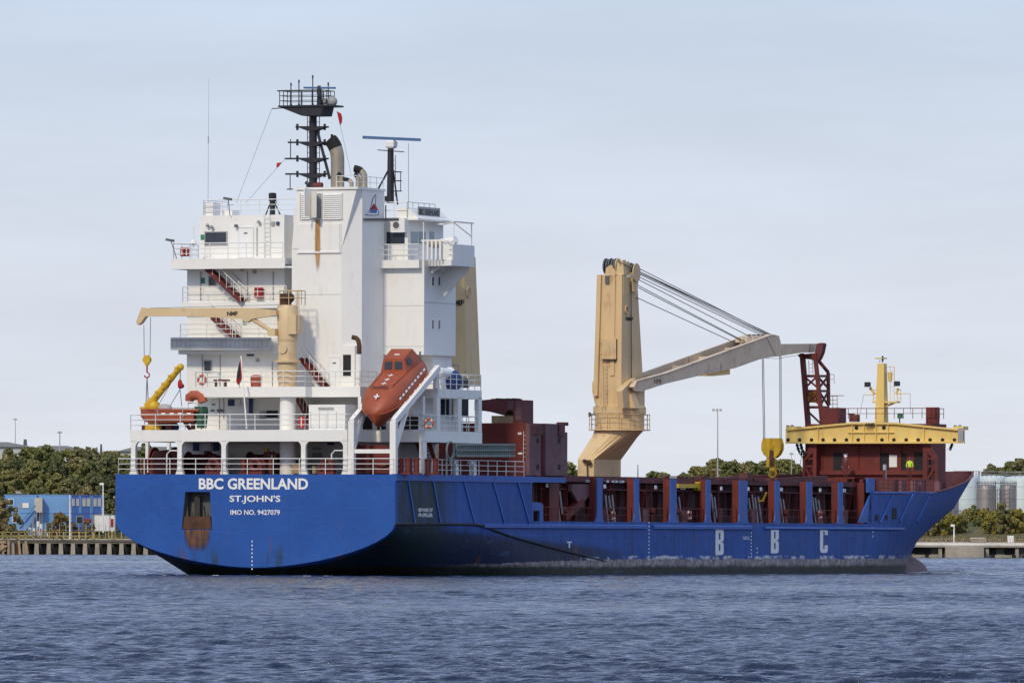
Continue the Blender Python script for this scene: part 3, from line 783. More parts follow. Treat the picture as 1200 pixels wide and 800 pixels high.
for px, v in ((172,6.0),(197,9.5)):
    part('pillar', 'white', lambda mb: vbox(mb, px-1.6, 516.5, px+1.6, 556.5, v, v+0.25))
part('pillar', 'white', lambda mb: ubox(mb, 496, 515.5, 500, 557.5, 10.7, 10.4))
for x0, x1 in ((512.5,516),(537,541),(561,564.6)):
    part('pillar', 'white', lambda mb: ubox(mb, x0, 465, x1, 506, 10.7, 10.4))
part('pillar', 'white', lambda mb: vbox(mb, 419.5, 464.5, 423, 503.8, vB2, vB2+0.25))
part('pillar', 'white', lambda mb: vbox(mb, 493, 464, 496, 503.8, vA2+0.05, vA2+0.3))

vC = 5.6; zC = V(300, 397, vC).z; zCb = V(300, 414.5, vC).z
zD = V(300, 353.5, 5.8).z; zDb = V(300, 361, 5.8).z
vE = 5.0; zE = V(300, 302.5, vE).z; zEb = V(300, 314.5, vE).z
vH = 6.6           # aft wall of the port house block
uH0 = V(219, 400, vH).x; uH1 = V(333, 400, vH).x
uS = V(212, 400, 5.8).x
def f(mb):
    mb.box(V(209,410,vC).x, uH1+0.8, vC, 9.5, V(300,408,vC).z, zC-0.02)
    mb.box(V(209,410,vC).x, uH1+0.8, vC, vC+0.06, zCb, V(300,408,vC).z)
    mb.box(V(209,410,vC).x, V(209,410,vC).x+0.06, vC+0.06, 9.5, zCb, V(300,408,vC).z)
part('lower_gallery_deck', 'white', f)
part('middle_gallery_deck', 'white', lambda mb: mb.box(uS, uH1+0.8, 5.8, 9.5, zDb, zD))
def f(mb):
    u0 = V(200,310,vE).x; mb.box(u0, uH1+0.8, vE, 9.5, zEb+0.3, zE)
    mb.box(u0, uH1+0.8, vE, vE+0.06, zEb, zEb+0.3); mb.box(u0, u0+0.06, vE+0.06, 9.5, zEb, zEb+0.3)
part('upper_gallery_deck', 'white', f)
vTop = 7.0; zT = V(300, 252, vTop).z
def f(mb):
    mb.box(uH0, uH1, vH, 16, zBb, zEb+0.1)
    mb.box(V(233.5,300,vTop).x, V(333,300,vTop).x, vTop, 15, zE-0.02, zT)
    mb.box(V(228,490,8.3).x, 8.3, 8.3, 16, zAb, zBb+0.01)
    mb.box(V(214,540,8.5).x, 6.6, 8.5, 16, POOP-0.03, zAb+0.01)
house = part('deckhouse', 'white', f)
def f(mb):
    mb.box(V(333,300,vTop).x-0.02, V(344,300,vTop).x, vTop+1.4, 14, zE, zT-0.05)
part('link_block', 'white', f)
def f(mb): vbox(mb, 239, 237.5, 249.5, 253, vTop+0.3, vTop+1.5); vbox(mb, 250, 246, 272, 253, vTop+3.2, vTop+4.4)
part('roof_locker', 'white', f)
# funnel casing
vK = 5.4
K = {k: V(x, y, vK) for k, (x, y) in dict(bl=(342,455), ml=(342,290), tl=(348,222), tr=(418,222), mr=(400,292), br=(400,405), fr=(415,405), fb=(415,455)).items()}
vK2 = vK+0.75; vK3 = vK+4.4
def f(mb):
    e = V(424.3, 300, vK2).x; zt = K['tl'].z
    aft = [K['bl'], K['ml'], K['tl'], K['tr'], K['mr'], K['br']]
    zb_ = K['bl'].z
    A = [Vector((p.x, vK, p.z)) for p in aft]
    Bp = [Vector((e, vK2, zt)), Vector((e, vK2, K['br'].z))]
    # vertices 0..5 aft face, 6..7 side edge, 8.. forward
    verts = A + Bp + [Vector((A[0].x, vK3, zb_)), Vector((A[1].x, vK3, A[1].z)), Vector((A[2].x, vK3, zt)), Vector((e, vK3, zt)), Vector((e, vK3, zb_)), Vector((K['br'].x, vK, zb_)), Vector((e, vK2, zb_))]
    faces = [(0,1,2,3,4,5,13), (3,6,7,5,4), (6,11,12,14,7), (5,7,14,13), (2,10,11,6,3), (1,9,10,2), (0,8,9,1), (8,12,11,10,9)]
    mb.add(verts, faces)
    # the casing widens into its lower house
    p = V(343, 405, vK); mb.box(p.x+2, V(415.5,430,vK).x, vK+0.02, vK2+0.5, zB-0.02, K['fr'].z)
casing = part('funnel_casing', 'white', f)
EC = V(424.3, 300, vK2).x
part('casing_cornice', 'white', lambda mb: mb.box(K['tl'].x-0.25, EC+0.06, vK-0.12, vK3+0.1, K['tl'].z-0.04, K['tl'].z+0.12))
for x0, x1 in ((352.5,364.5),(378.5,401)):
    def f(mb):
        a = V(x0, 226.5, vK-0.02); b = V(x1, 257, vK-0.02)
        mb.box(a.x, b.x, vK-0.03, vK+0.01, b.z, a.z)
        n = 13
        for i in range(n):
            z = b.z+(a.z-b.z)*(i+0.5)/n
            mb.add([(a.x+.05,vK-0.13,z-0.07),(b.x-.05,vK-0.13,z-0.07),(b.x-.05,vK-0.03,z+0.05),(a.x+.05,vK-0.03,z+0.05)], [(0,1,2,3)])
        for c in ((a.x-0.04, a.x), (b.x, b.x+0.04)): mb.box(c[0], c[1], vK-0.15, vK, b.z, a.z)
    lv = part('louvre', 'white_clean', f, casing)
def f(mb):
    a = V(365, 221.5, vK-0.02); b = V(378.5, 258, vK-0.02)
    mb.box(a.x-0.02, a.x+0.06, vK-1.25, vK-0.1, b.z+0.25, a.z-0.0)
    mb.beam((a.x+0.05, vK-0.15, (a.z+b.z)/2), (b.x-0.1, vK-0.95, (a.z+b.z)/2), 0.07, a.z-b.z-0.3)
louv_door = part('louvre_door', 'white', f, casing, label='open louvre door standing out from the casing')
part('louvre_opening', 'grey', lambda mb: vbox(mb, 366, 227, 377, 256, vK-0.012, vK+0.01), casing)
def f(mb):
    vbox(mb, 350, 262.5, 369.5, 295, vK-0.06, vK+0.01); vbox(mb, 376.5, 262.5, 397.5, 295, vK-0.06, vK+0.01)
    vbox(mb, 348, 295, 399, 296.2, vK-0.12, vK+0.01); vbox(mb, 398, 262, 399.2, 295, vK-0.10, vK+0.01)
part('access_panel', 'white', f, casing)
def rust2():
    m, n, l, b = new_mat('casing_rust_run'); co = n.new('ShaderNodeTexCoord').outputs['Object']
    sep = n.new('ShaderNodeSeparateXYZ'); l.new(co, sep.inputs[0])
    st = _noise(n, l, co, 3.0, 5, 0.65, (1, 1, 0.10))
    c = _mix(n, l, _ramp(n, l, st, 0.35, 0.65), (0.60, 0.36, 0.13), (0.36, 0.16, 0.05))
    l.new(c, b.inputs['Base Color']); b.inputs['Roughness'].default_value = 0.85
    cu = V(372.5, 290, vK).x; zt = V(372, 258, vK).z; zl = V(372, 345, vK).z; zm = V(372, 297, vK).z
    dx = _math(n, l, 'ABSOLUTE', _math(n, l, 'SUBTRACT', sep.outputs['X'], cu), 0)
    dx = _math(n, l, 'ADD', dx, _math(n, l, 'MULTIPLY', _noise(n, l, co, 1.2, 4), 0.18))
    wx = _ramp(n, l, dx, 0.36, 0.10)
    wz = _math(n, l, 'ADD', _ramp(n, l, sep.outputs['Z'], zl, zm+1, 0, 0.5), _ramp(n, l, sep.outputs['Z'], zm-1.4, zm, 0, 0.8))
    l.new(_ramp(n, l, _math(n, l, 'MULTIPLY', _math(n, l, 'MULTIPLY', wx, wz), _math(n, l, 'ADD', st, 0.3)), 0.05, 0.75), b.inputs['Alpha']); return m
M['rust_run2'] = rust2()
def f(mb):
    a = V(366, 257, vK); b = V(379, 345, vK); mb.add([(a.x,vK-0.075,a.z),(b.x,vK-0.075,a.z),(b.x,vK-0.075,b.z),(a.x,vK-0.075,b.z)], [(0,1,2,3)])
part('rust_stain', 'rust_run2', f, casing)
def f(mb): vbox(mb, 341.8, 395, 342.6, 396, vK-0.01, vK); vbox(mb, 343, 291, 399.9, 291.5, vK-0.015, vK+0.01)
part('weld_seam', 'seam', f, casing)
# emblem on the casing side: sail-shaped white outline over a red and blue drop
def emb(mb, pts, off, m): uprism(mb, pts, EC+off, EC+off-0.01, m)
def f(mb):
    emb(mb, [(427,252),(432,249.2),(434.2,244),(437,232),(440.2,227.8),(441,229),(440.2,240),(444.6,249),(443.6,252.4),(436,252.8)], 0.02, 0)
    emb(mb, [(429,251.4),(433,249),(435,244),(437.8,232.5),(440,229.2),(440.2,230),(439.4,240),(443.7,249),(443,251.6),(436,252)], 0.03, 1)
    emb(mb, [(434.3,245.5),(438.3,238),(442,245.5)], 0.04, 2); emb(mb, [(434.3,245.6),(442,245.6),(441.6,249.8),(434,249.8)], 0.04, 3)
part('funnel_emblem', ['blue_box', 'white_clean', 'flag_red', 'blue'], f, casing)
def f(mb):
    p = U(427, 257, EC+0.1); q = U(452, 257, EC+0.1); mb.tube([p, q], 0.09, 6); mb.tube([q, q+Vector((0,0,1.0))], 0.05, 5)
    mb.tube([(EC+0.1, q.y, q.z), (EC+1.1, q.y, q.z)], 0.1, 6)
part('casing_bracket', 'grey_dark', f, casing)

# starboard house block and bridge
vR = vK3-0.02
vR = max(vR, 8.7)
uR0 = V(440, 360, vR).x; uR1 = V(497, 360, vR).x; vR2 = U(534, 360, uR1).y
def f(mb):
    zt = V(480, 305, vR).z; zb_ = V(480, 415.5, vR).z
    mb.box(uR0-1.5, uR1, vR, vR2, zb_, zt)
    mb.box(uR0-1.5, V(493,430,vR).x-1.2, vR+0.3, vR2, zBb, zb_+0.01)
    mb.box(V(493,430,vR).x-1.2, uR1-0.3, vR+2.2, vR2-0.01, zBb+0.1, zb_+0.01)
part('starboard_house', 'white', f)
def f(mb):
    for x0, x1 in ((506,509.5),(513.5,517)):
        for y0, y1 in ((323.5,335.5),(374,386)): 
            ubox(mb, x0, y0, x1, y1, uR1+0.03, uR1-0.02)
wfr = part('window_frame', 'white_clean', f)
for x0, x1 in ((506.5,509.3),(514,516.8)):
    for y0, y1 in ((324,335),(374.5,385.5)):
        part('window', 'glass', lambda mb: ubox(mb, x0+0.2, y0+0.6, x1-0.9, y1-0.6, uR1+0.045, uR1-0.02))
def f(mb): mb.tube([V(446,318,vR-0.1), V(444.5,320,vR-0.1), V(444.5,464,vR-0.1)], 0.10, 6)
part('drain_pipe', 'white', f)
# bridge deck: after part, gap, starboard wing
zbr = V(480, 304.5, vR-0.5).z; zbr2 = V(480, 314, vR-0.5).z
uW1 = V(491, 310, vR-0.5).x
vW0 = U(529, 310, 10.7).y; vW1 = U(556, 310, 10.7).y
def f(mb):
    mb.box(uR0-1.6, uW1, vR-0.5, vR+1.6, zbr2, zbr)
    mb.prism([(uW1-0.2, vR+1.0), (V(497,308,vR+1).x, vR+1.0), (10.7, vW0), (10.7, vW1), (uR1-0.5, vW1+1.5), (uR0-1.5, vW1+1.5), (uR0-1.5, vR+1.6)], 'z', zbr2+0.15, zbr)
bridge_deck = part('bridge_deck', 'white', f)
def f(mb):      # triangular knees under the wing
    for i in range(6):
        t = i/5; y = vR+1.2+t*(vW1-vR-1.6)
        mb.prism([(uR1, zbr2+0.15), (uR1+0.9, zbr2+0.15), (uR1, zbr2-0.35)], 'v', y, y+0.06)
    mb.prism([(uR1, zbr2+0.15), (10.5, zbr2+0.15), (10.5, zbr2-0.05), (uR1, zbr2-2.1)], 'v', vW1-0.5, vW1-0.35)
part('wing_bracket', 'white', f)
def f(mb):
    z0 = zbr; z1 = U(545, 287, 10.7).z
    mb.box(10.64, 10.7, vW0+0.3, vW1, z0, z1); mb.box(9.2, 10.64, vW1-0.06, vW1, z0, z1)
    a = U(531, 290, 10.7).y; mb.box(V(517,290,a).x, 10.64, a, a+0.06, z0, z1)
part('wing_bulwark', 'white', f)
def f(mb):
    z1 = zbr; zt = V(460, 256, vR+0.6).z
    mb.prism([(uR0-1.5, vR+0.6), (V(478,280,vR+0.6).x, vR+0.6), (V(478,280,vR+0.6).x, vR+6.6), (uR0-1.5, vR+6.6)], 'z', z1-0.01, zt)
wheelhouse = part('wheelhouse', 'white', f)
uWh = V(478,280,vR+0.6).x
def f(mb):      # sloped roof visor carrying the nameboard
    zt = V(460, 256, vR+0.6).z; a = U(480, 244, uWh).y
    mb.prism([(uWh-0.9, zt), (uWh+0.75, zt-0.12), (uWh+0.7, zt+0.02), (uWh-0.1, zt+0.75), (uWh-0.9, zt+0.75)], 'v', vR+0.75, vR+6.2)
    mb.box(uR0-1.6, uWh+0.8, vR+0.55, vR+6.7, zt-0.13, zt-0.01)
part('wheelhouse_roof', 'white', f)
def f(mb):
    zt = V(460, 256, vR+0.6).z; mb.box(uWh+0.42, uWh+0.47, vR+1.3, vR+5.0, zt+0.12, zt+0.85)
nb = part('nameboard', 'grey', f)
def f(mb):
    zt = V(460, 256, vR+0.6).z; vs, fs = text_mb('BBC GREENLAND', 0.42, 3.4, 0.03)
    mb.add([(uWh+0.48, vR+1.45+x, zt+0.28+z) for x, z in vs], fs)
part('nameboard_lettering', 'letter_black', f, nb)
for x0, y0, x1, y1 in ((453,272,474,286),):
    part('window', 'glass', lambda mb: vbox(mb, x0, y0, x1, y1, vR+0.56, vR+0.62), wheelhouse)
for x0, x1 in ((482,490),(491.5,499),(504,509)):
    part('window', 'glass_light', lambda mb: ubox(mb, x0, 271.5, x1, 286.5, uWh+0.04, uWh-0.02), wheelhouse)
def f(mb):
    p = V(461,260,vR+0.4); mb.bbox(p.x-0.1, p.x+1.0, vR+0.1, vR+0.55, p.z-0.75, p.z+0.25)
    mb.ring((p.x+0.35, vR+0.09, p.z-0.25), 0.28, 0.04); 
ac = part('air_conditioner', 'white_clean', f)
part('fan_grille', 'grey_dark', lambda mb: mb.lathe(0,0,[(0.001,0),(0.24,0)],12) if False else mb.add([(V(461,260,vR+0.4).x+0.35+0.24*math.cos(i*math.pi/6), vR+0.085, V(461,260,vR+0.4).z-0.25+0.24*math.sin(i*math.pi/6)) for i in range(12)], [tuple(range(12))]), ac)
# awning frame over the wing
def f(mb):
    z = U(540, 260.5, 10.6).z
    for a, b in (((uWh+0.5, vR+5.2),(10.6, vW0+0.5)), ((10.6, vW0+0.5),(10.6, vW1)), ((uWh+0.5, vW1+0.6),(10.6, vW1))):
        mb.beam((a[0],a[1],z), (b[0],b[1],z), 0.12, 0.10)
    for y in (vW0+0.6, vW1-0.3): mb.tube([(10.6,y,z), (10.6,y,zbr+1.0)], 0.045, 5)
    mb.tube([(10.6, vW1-0.4, z-0.9), (10.2, vW0+1.4, z)], 0.04, 5); mb.tube([(uWh+1.2, vW0+1, z), (uWh+1.2, vW0+1, zbr)], 0.035, 5)
part('awning_frame', 'white_clean', f)
def f(mb):
    for rect in ((509,391,511,396),):
        pass
    c = V(514, 296, vW0); 
    for k in range(5): mb.box(uWh+1.6+k*0.32, uWh+1.6+k*0.32+0.14, vW0-0.05, vW0+0.02, zbr, zbr+1.35)
    mb.box(uWh+1.5, uWh+3.3, vW0-0.03, vW0+0.03, zbr+1.3, zbr+1.4)
part('wing_screen', 'white_clean', f)
def f(mb):
    p = V(536, 282, vW0+1.5); mb.tube([(p.x-1.6,p.y,p.z-0.25),(p.x-0.4,p.y,p.z+0.1)], [0.3,0.22], 8)
    mb.tube([(p.x-0.5,p.y,p.z-0.1),(p.x-0.1,p.y,p.z+0.1)], 0.3, 8)
part('covered_equipment', 'white_clean', f)
def f(mb):
    p = V(530, 283, vW0+1.0); mb.ball((p.x-1.3, p.y, p.z-0.15), 0.5, sq=(1.3,0.8,0.6))
part('canvas_cover', 'wood', f)
# provisions crane pedestal through the decks
vPc = 3.4
pc = V(339.7, 453, vPc)
part('crane_pedestal', 'white', lambda mb: mb.cyl(pc.x, vPc-0.3, POOP, zBb+0.01, 0.57, n=20), smooth=True)
# railings of all decks
def f(mb):
    z = POOP+0.01
    railing(mb, [(V(139,556,vA+0.1).x, 6, z), (V(139,556,0.12).x, 0.12, z), (V(412,556,0.12).x, 0.12, z)], 1.08, 3, 1.95)
    railing(mb, [(V(413,556,0.12).x, 0.12, z), (10.6, 0.12, z), (10.6, 6.5, z)], 1.08, 3, 1.4)
    a = U(506,556,10.6).y; railing(mb, [(10.6, 6.6, z), (10.6, U(614,557,10.6).y, z)], 1.08, 3, 1.5)
part('poop_railing', 'rail', f)
def f(mb):
    railing(mb, [(uL+0.05, 9, zA), (uL+0.05, vA+0.06, zA), (V(357,505,vA).x, vA+0.06, zA)], 1.08, 3, 1.95)
    railing(mb, [(V(357,505,vA).x, vA+0.06, zA), (uM-0.05, vA+0.06, zA), (uM-0.05, 2.5, zA)], 1.08, 3, 1.6)
    railing(mb, [(uM+0.3, vA2+0.06, zA), (10.65, vA2+0.06, zA), (10.65, vAf-0.05, zA), (8.4, vAf-0.05, zA)], 1.08, 3, 1.1)
part('boat_deck_railing', 'rail', f)
def f(mb):
    a = V(229, 453, vB).x
    railing(mb, [(a, 6.0, zB), (a, vB+0.06, zB), (uB1-0.05, vB+0.06, zB), (uB1-0.05, vB2, zB), (uB2-0.05, vB2+0.06, zB), (uB2-0.05, 6.0, zB)], 1.08, 3, 1.7)
part('house_deck_railing', 'rail', f)
def f(mb):
    railing(mb, [(9.4, vBs+0.06, zB2), (10.65, vBs+0.06, zB2), (10.65, vBf-0.05, zB2), (8.6, vBf-0.05, zB2)], 1.08, 3, 1.1)
part('house_deck_railing', 'rail', f)
def f(mb):
    a = V(211, 397, vC).x; railing(mb, [(a, 9.0, zC), (a, vC+0.06, zC), (uH1+0.5, vC+0.06, zC)], 1.08, 3, 1.9)
    a = V(214, 397, 5.85).x; railing(mb, [(a, 9.0, zD), (a, 5.85, zD), (uH1+0.5, 5.85, zD)], 1.08, 3, 1.6)
    a = V(203, 303, vE).x; railing(mb, [(a, 9.0, zE), (a, vE+0.06, zE), (uH1+0.6, vE+0.06, zE)], 1.1, 3, 1.33)
part('gallery_railing', 'rail', f)
def f(mb):
    z = zT; a = V(238, 250, vTop).x; b = V(347, 250, vTop).x
    railing(mb, [(a, 11, z), (a, vTop+0.1, z), (b, vTop+0.1, z)], 1.1, 3, 1.6)
part('roof_railing', 'rail', f)
def f(mb):
    z = V(460, 256, vR+0.6).z
    railing(mb, [(uR0+0.1, vR+0.7, z), (uWh-0.1, vR+0.7, z), (uWh-0.1, vR+5.4, z)], 1.15, 2, 0.95)
part('roof_railing', 'rail', f)
def f(mb): railing(mb, [(uR0+0.05, vR-0.44, zbr), (uW1-0.05, vR-0.44, zbr), (uW1-0.05, vR+1, zbr), (V(529,303,vW0).x, vW0+0.1, zbr)], 1.1, 3, 1.25)
part('bridge_railing', 'rail', f)
# stairways: two stringers with treads and rails
def stair(a, b, v, parent=ship, w=0.75):
    p, q = V(*a, v), V(*b, v)
    def f(mb):
        for dv in (0, w): mb.beam((p.x,v+dv,p.z), (q.x,v+dv,q.z), 0.06, 0.30)
        n = max(4, int(abs(p.z-q.z)/0.22))
        for i in range(n+1):
            c = p.lerp(q, i/n); mb.box(c.x-0.14, c.x+0.14, v+0.03, v+w-0.03, c.z-0.02, c.z+0.03)
    st = part('stairway', 'red', f, parent)
    def g(mb):
        for dv in (-0.03, w+0.03):
            mb.tube([(p.x,v+dv,p.z+0.95), (q.x,v+dv,q.z+0.95)], 0.028, 5)
            for i in range(6): c = p.lerp(q, i/5); mb.tube([(c.x,v+dv,c.z), (c.x,v+dv,c.z+0.95)], 0.02, 4)
    part('handrail', 'rail', g, st)
stair((241,314.5), (282,353), vH-1.2); stair((248,372), (276,397), vH-0.9); stair((257,385),(262,394), vH-0.9) if False else None
stair((352,420), (379,453), vK-1.0); stair((348,467),(367,503), 6.8)
part('stairway', 'red', lambda mb: [mb.beam(V(488.5,516,8.0), V(496.5,546,8.0), 0.06, 0.3), mb.beam(V(502,516,8.0), V(512,548,8.0), 0.06, 0.3)] + [mb.beam(V(489+i*0.9,518+i*3.6,8.0), V(502.4+i*1.1,518+i*3.6,8.0), 0.04, 0.06) for i in range(8)] )
# doors, windows and small fittings on the aft walls of the house
wall_v = vH-0.03
doors = [((279.5,266.5),(296,302),vTop-0.05), ((386,418.5),(397.5,450),vK-0.03)]
for a, b, v in doors:
    def f(mb):
        vbox(mb, *a, *b, v, v+0.04)
        for x0,y0,x1,y1 in ((a[0]-0.6,a[1]-0.6,a[0],b[1]),(b[0],a[1]-0.6,b[0]+0.6,b[1]),(a[0],a[1]-0.7,b[0],a[1])): vbox(mb, x0,y0,x1,y1, v-0.04, v+0.04)
    d = part('door', 'white_clean', f)
    part('door_window', 'grey_dark', lambda mb: vbox(mb, (a[0]+b[0])/2-2, a[1]+6, (a[0]+b[0])/2+2, a[1]+7.6, v-0.012, v+0.01), d)
def f(mb): vbox(mb, 402, 415.5, 411, 441, vK-0.012, vK+0.04)
part('doorway', 'dark', f)
for rect, v in (((240.5,272.3,265,286),vTop-0.04), ((245,324.5,251.5,334.5),vH-0.04), ((239.5,423,247,435),vH-0.04)):
    def f(mb):
        x0,y0,x1,y1 = rect
        for q in ((x0-1,y0-1,x1+1,y0),(x0-1,y1,x1+1,y1+1),(x0-1,y0,x0,y1),(x1,y0,x1+1,y1)): vbox(mb, *q, v-0.05, v+0.05)
    w_ = part('window', 'grey', f, house)
    part('pane', 'glass', lambda mb: vbox(mb, *rect, v+0.01, v+0.06), w_)
boxes = [
 ('safety_sign','green_sign',(235,275,239.5,281),vTop-0.03), ('safety_sign','green_sign',(235.5,325.5,240,332),vH-0.03),
 ('safety_sign','green_sign',(284.5,374,289,380.5),vH-0.03), ('fuse_box','blue_box',(323.5,259.8,327,263.8),vTop-0.1),
 ('junction_box','grey',(317.5,259.5,321.5,264.5),vTop-0.1), ('junction_box','grey',(296,316.5,300,320.5),vH-0.1),
 ('floodlight','grey_dark',(274.5,263,278,266.5),vTop-0.3),('junction_box','grey',(299.5,420,303,424),vH-0.1),
 ('fuse_box','blue_box',(289,414,297,417),vH-0.1), ('notice_board','blue_box',(267,468,274,475.5),8.2),
 ('notice_board','letter_worn',(276,468,281.5,475.5),8.2), ('cylinder_rack','blue_box',(291.5,466,295.5,484),8.0),
 ('hatch_opening','dark',(312,481,325,489),8.22), ('junction_box','grey',(304,482,310,491),8.1),
 ('green_plaque','green_sign',(248,473,251.5,474.5),8.22), ('green_plaque','green_sign',(246.5,480,251,482),8.22),
 ('grey_plaque','grey_dark',(254,479.5,262,482.5),8.22),
 ('notice_board','blue_box',(226,519,232.5,528),8.4), ('notice_board','letter_worn',(241,519,247,528),8.4), ('notice_board','blue_box',(249.5,519,256,528),8.4),
 ('vent_grille','grey_dark',(239,528,246,534),8.42), ('valve_cabinet','grey_dark',(235,544,252,555),8.0),
 ('control_box','white_clean',(379,517,383,521),8.3), ('notice_board','blue_box',(382,517,391,521),8.35), ('switch_cabinet','grey',(366,524,375,527),8.3),
 ('switch_cabinet','grey',(366,530,376,537),8.3), ('green_plaque','green_sign',(432,425,436,432),vR-0.1),
 ('dark_opening','dark',(344,540,352,553),8.3), ('wall_locker','white_clean',(262,530,270,555),8.3),
 ('wall_locker','grey',(213,545,219,556),8.2),
]
for nm, mt, rect, v in boxes:
    part(nm, mt, lambda mb: vbox(mb, *rect, v, v+0.12 if v < 8.15 or v > 8.45 else v+0.08))
# dark windows and openings of the starboard side
def f(mb):
    for r_ in ((516.3,466.5,521.5,487.5),(523.5,466.5,526.5,487.5),(530.5,466.5,534.5,487.5)): ubox(mb, *r_, 8.36, 8.28)
part('side_window', 'glass', f)
def f(mb): ubox(mb, 541.5, 467, 549, 487.5, 9.2, 9.0)
part('side_opening', 'dark', f)
def f(mb):
    ubox(mb, 503, 545, 507, 556, 10.3, 9.9) if False else None
    for r_ in ((425,488,436,503),(442,489,452,503),(458,488,490,503)): vbox(mb, *r_, 8.26, 8.30)
part('aft_opening', 'dark', f)
# exhausts, pipes and masts on the casing
zR = K['tl'].z+0.1
def bent(mb, px, pw, ytop, lean, v, seg=7, m=0):
    b = V(px, 221, v); t = V(px, ytop, v); r = (V(px+pw/2,221,v).x-b.x); h = t.z-zR
    pts = [Vector((b.x, v, zR)), Vector((b.x, v, zR+h*0.58))]
    for i in range(1, seg): a = i/(seg-1)*math.radians(lean[1]); pts.append(Vector((b.x-lean[0]*(1-math.cos(a)), v-0.15*(1-math.cos(a)), zR+h*0.58+h*0.42*math.sin(a)/math.sin(math.radians(lean[1])))))
    k = len(pts); mb.tube(pts, [r]*(k), 14, m); return pts, r
def exhaust(px, pw, ytop, lean, v):
    mb = MB(); pts, r = bent(mb, px, pw, ytop, lean, v); e = mb.build('exhaust_pipe', 'exhaust', ship, True)
    mb = MB(); k = pts[-4:]; mb.tube(k, r*1.04, 14); mb.build('sooted_outlet', 'soot', e, True)
exhaust(395.5, 14.5, 164, (1.0, 62), 7.3)
exhaust(400, 5.5, 204, (0.35, 75), 6.6); exhaust(412, 4.5, 210, (0.7, 85), 6.8)
exhaust(426.5, 7.5, 197.5, (0.75, 85), 8.4); exhaust(419.5, 5, 204, (0.3, 80), 8.2)
part('exhaust_tip', 'soot', lambda mb: mb.tube([V(389,168,7.3), V(389,157.5,7.3)], 0.10, 8))
part('roof_drum', 'red', lambda mb: mb.tube([V(368,217.5,6.2), V(377.5,217.5,6.2)], 0.22, 12), smooth=True)
def f(mb): railing(mb, [(K['tl'].x+3.0, vK+0.1, zR), (EC-0.1, vK+0.1, zR), (EC-0.1, vK3, zR)], 0.8, 2, 1.2, 0.025)
part('casing_railing', 'rail', f)
def f(mb): mb.tube([V(361,221,6.0), V(361,216,6.0), V(358.5,213.5,6.0)], 0.14, 8)
part('gooseneck_vent', 'black', f)
vM = 7.6
def P(x, y, v=vM): return V(x, y, v)
def f(mb):
    b = P(367, 221); t = P(367, 130); mb.loft([[(b.x+r*math.cos(a*math.pi/5), vM+r*math.sin(a*math.pi/5), z) for a in range(10)] for z, r in ((b.z-0.5,0.30),(t.z,0.24))])
    for x, xa, y in ((1,346.5,149),(1,337.5,167),(1,334,186),(1,334.5,204)):
        L = P(xa, y); Rr = P(385, y); c = P(367, y)
        mb.beam(L, Rr, 0.10, 0.12); mb.prism([(c.x-1.1, c.z), (c.x+1.1, c.z), (c.x+0.3, c.z-0.28), (c.x-0.3, c.z-0.28)], 'v', vM-0.3, vM+0.3)
        for q in (P(348.5, y),): mb.box(q.x-0.05, q.x+0.05, vM-0.1, vM+0.1, q.z-0.22, q.z+0.22)
        q = P(380.5, y); mb.box(q.x-0.05, q.x+0.05, vM-0.1, vM+0.1, q.z-0.22, q.z+0.22)
    mb.tube([P(340.5,163), P(340.5,185)], 0.035, 5); mb.tube([P(340,204), P(340,221.5)], 0.035, 5); mb.beam(P(336.5,221.8), P(343,221.8), 0.1, 0.08)
    mb.beam(P(371,150), P(386.5,210), 0.16, 0.16)
    ladder(mb, P(361.5,221), P(361.5,137), (1,0,0), 0.16, 0.35, 0.03); ladder(mb, P(372.5,216), P(372.5,137), (1,0,0), 0.25, 0.35, 0.03)
mast = part('signal_mast', 'black', f)
def f(mb):
    c = P(364.5, 126); L = P(334.5, 126); Rr = P(385, 126); z0 = P(365,136.5).z
    mb.prism([(L.x, c.z), (Rr.x, c.z), (c.x+0.4+0.8, z0), (c.x-0.3, z0)], 'v', vM-0.9, vM+0.9)
    mb.box(L.x-0.1, Rr.x+0.7, vM-1.0, vM+1.0, c.z, c.z+0.12)
    railing(mb, [(L.x, vM-0.95, c.z+0.1), (Rr.x, vM-0.95, c.z+0.1), (Rr.x, vM+0.95, c.z+0.1), (L.x, vM+0.95, c.z+0.1)], 1.05, 3, 0.75, 0.03, close=True)
    mb.beam((L.x-0.2, vM-0.9, c.z+1.15), (Rr.x-0.2, vM-0.9, c.z+1.15), 0.1, 0.09)
part('mast_platform', 'black', f, mast)
def f(mb):
    for x, y0, y1 in ((341,98,126),(350.3,94.5,126),(366.5,89,126),(384.7,97.5,126)):
        mb.tube([P(x,y0), P(x,y1)], 0.04, 5); b = P(x,y1); mb.cyl(b.x, vM, b.z, b.z+0.3, 0.16, 0.05, 8)
        t = P(x,y0); mb.cyl(t.x, vM, t.z-0.15, t.z+0.05, 0.07, 0.05, 8)
    mb.tube([P(335,126.5), P(318.7,127.5)], 0.035, 5)
part('whip_aerial', 'black', f, mast)
def f(mb):
    mb.tube([P(374.5,125), P(374.5,103)], [0.22,0.15], 8)
    mb.tube([P(374,110), P(374,100.5)], [0.2,0.12], 8)
part('radar_post', 'black', f, mast)
part('radar_scanner', 'radar_blue', lambda mb: mb.beam(P(356.3,103), P(392.8,103.3), 0.22, 0.13), mast)
def f(mb): mb.ball(P(389.5,119), 0.36); mb.ball(P(381,119), 0.22)
part('satellite_dome', 'grey', f, mast, smooth=True)
vM2 = vR+2.6
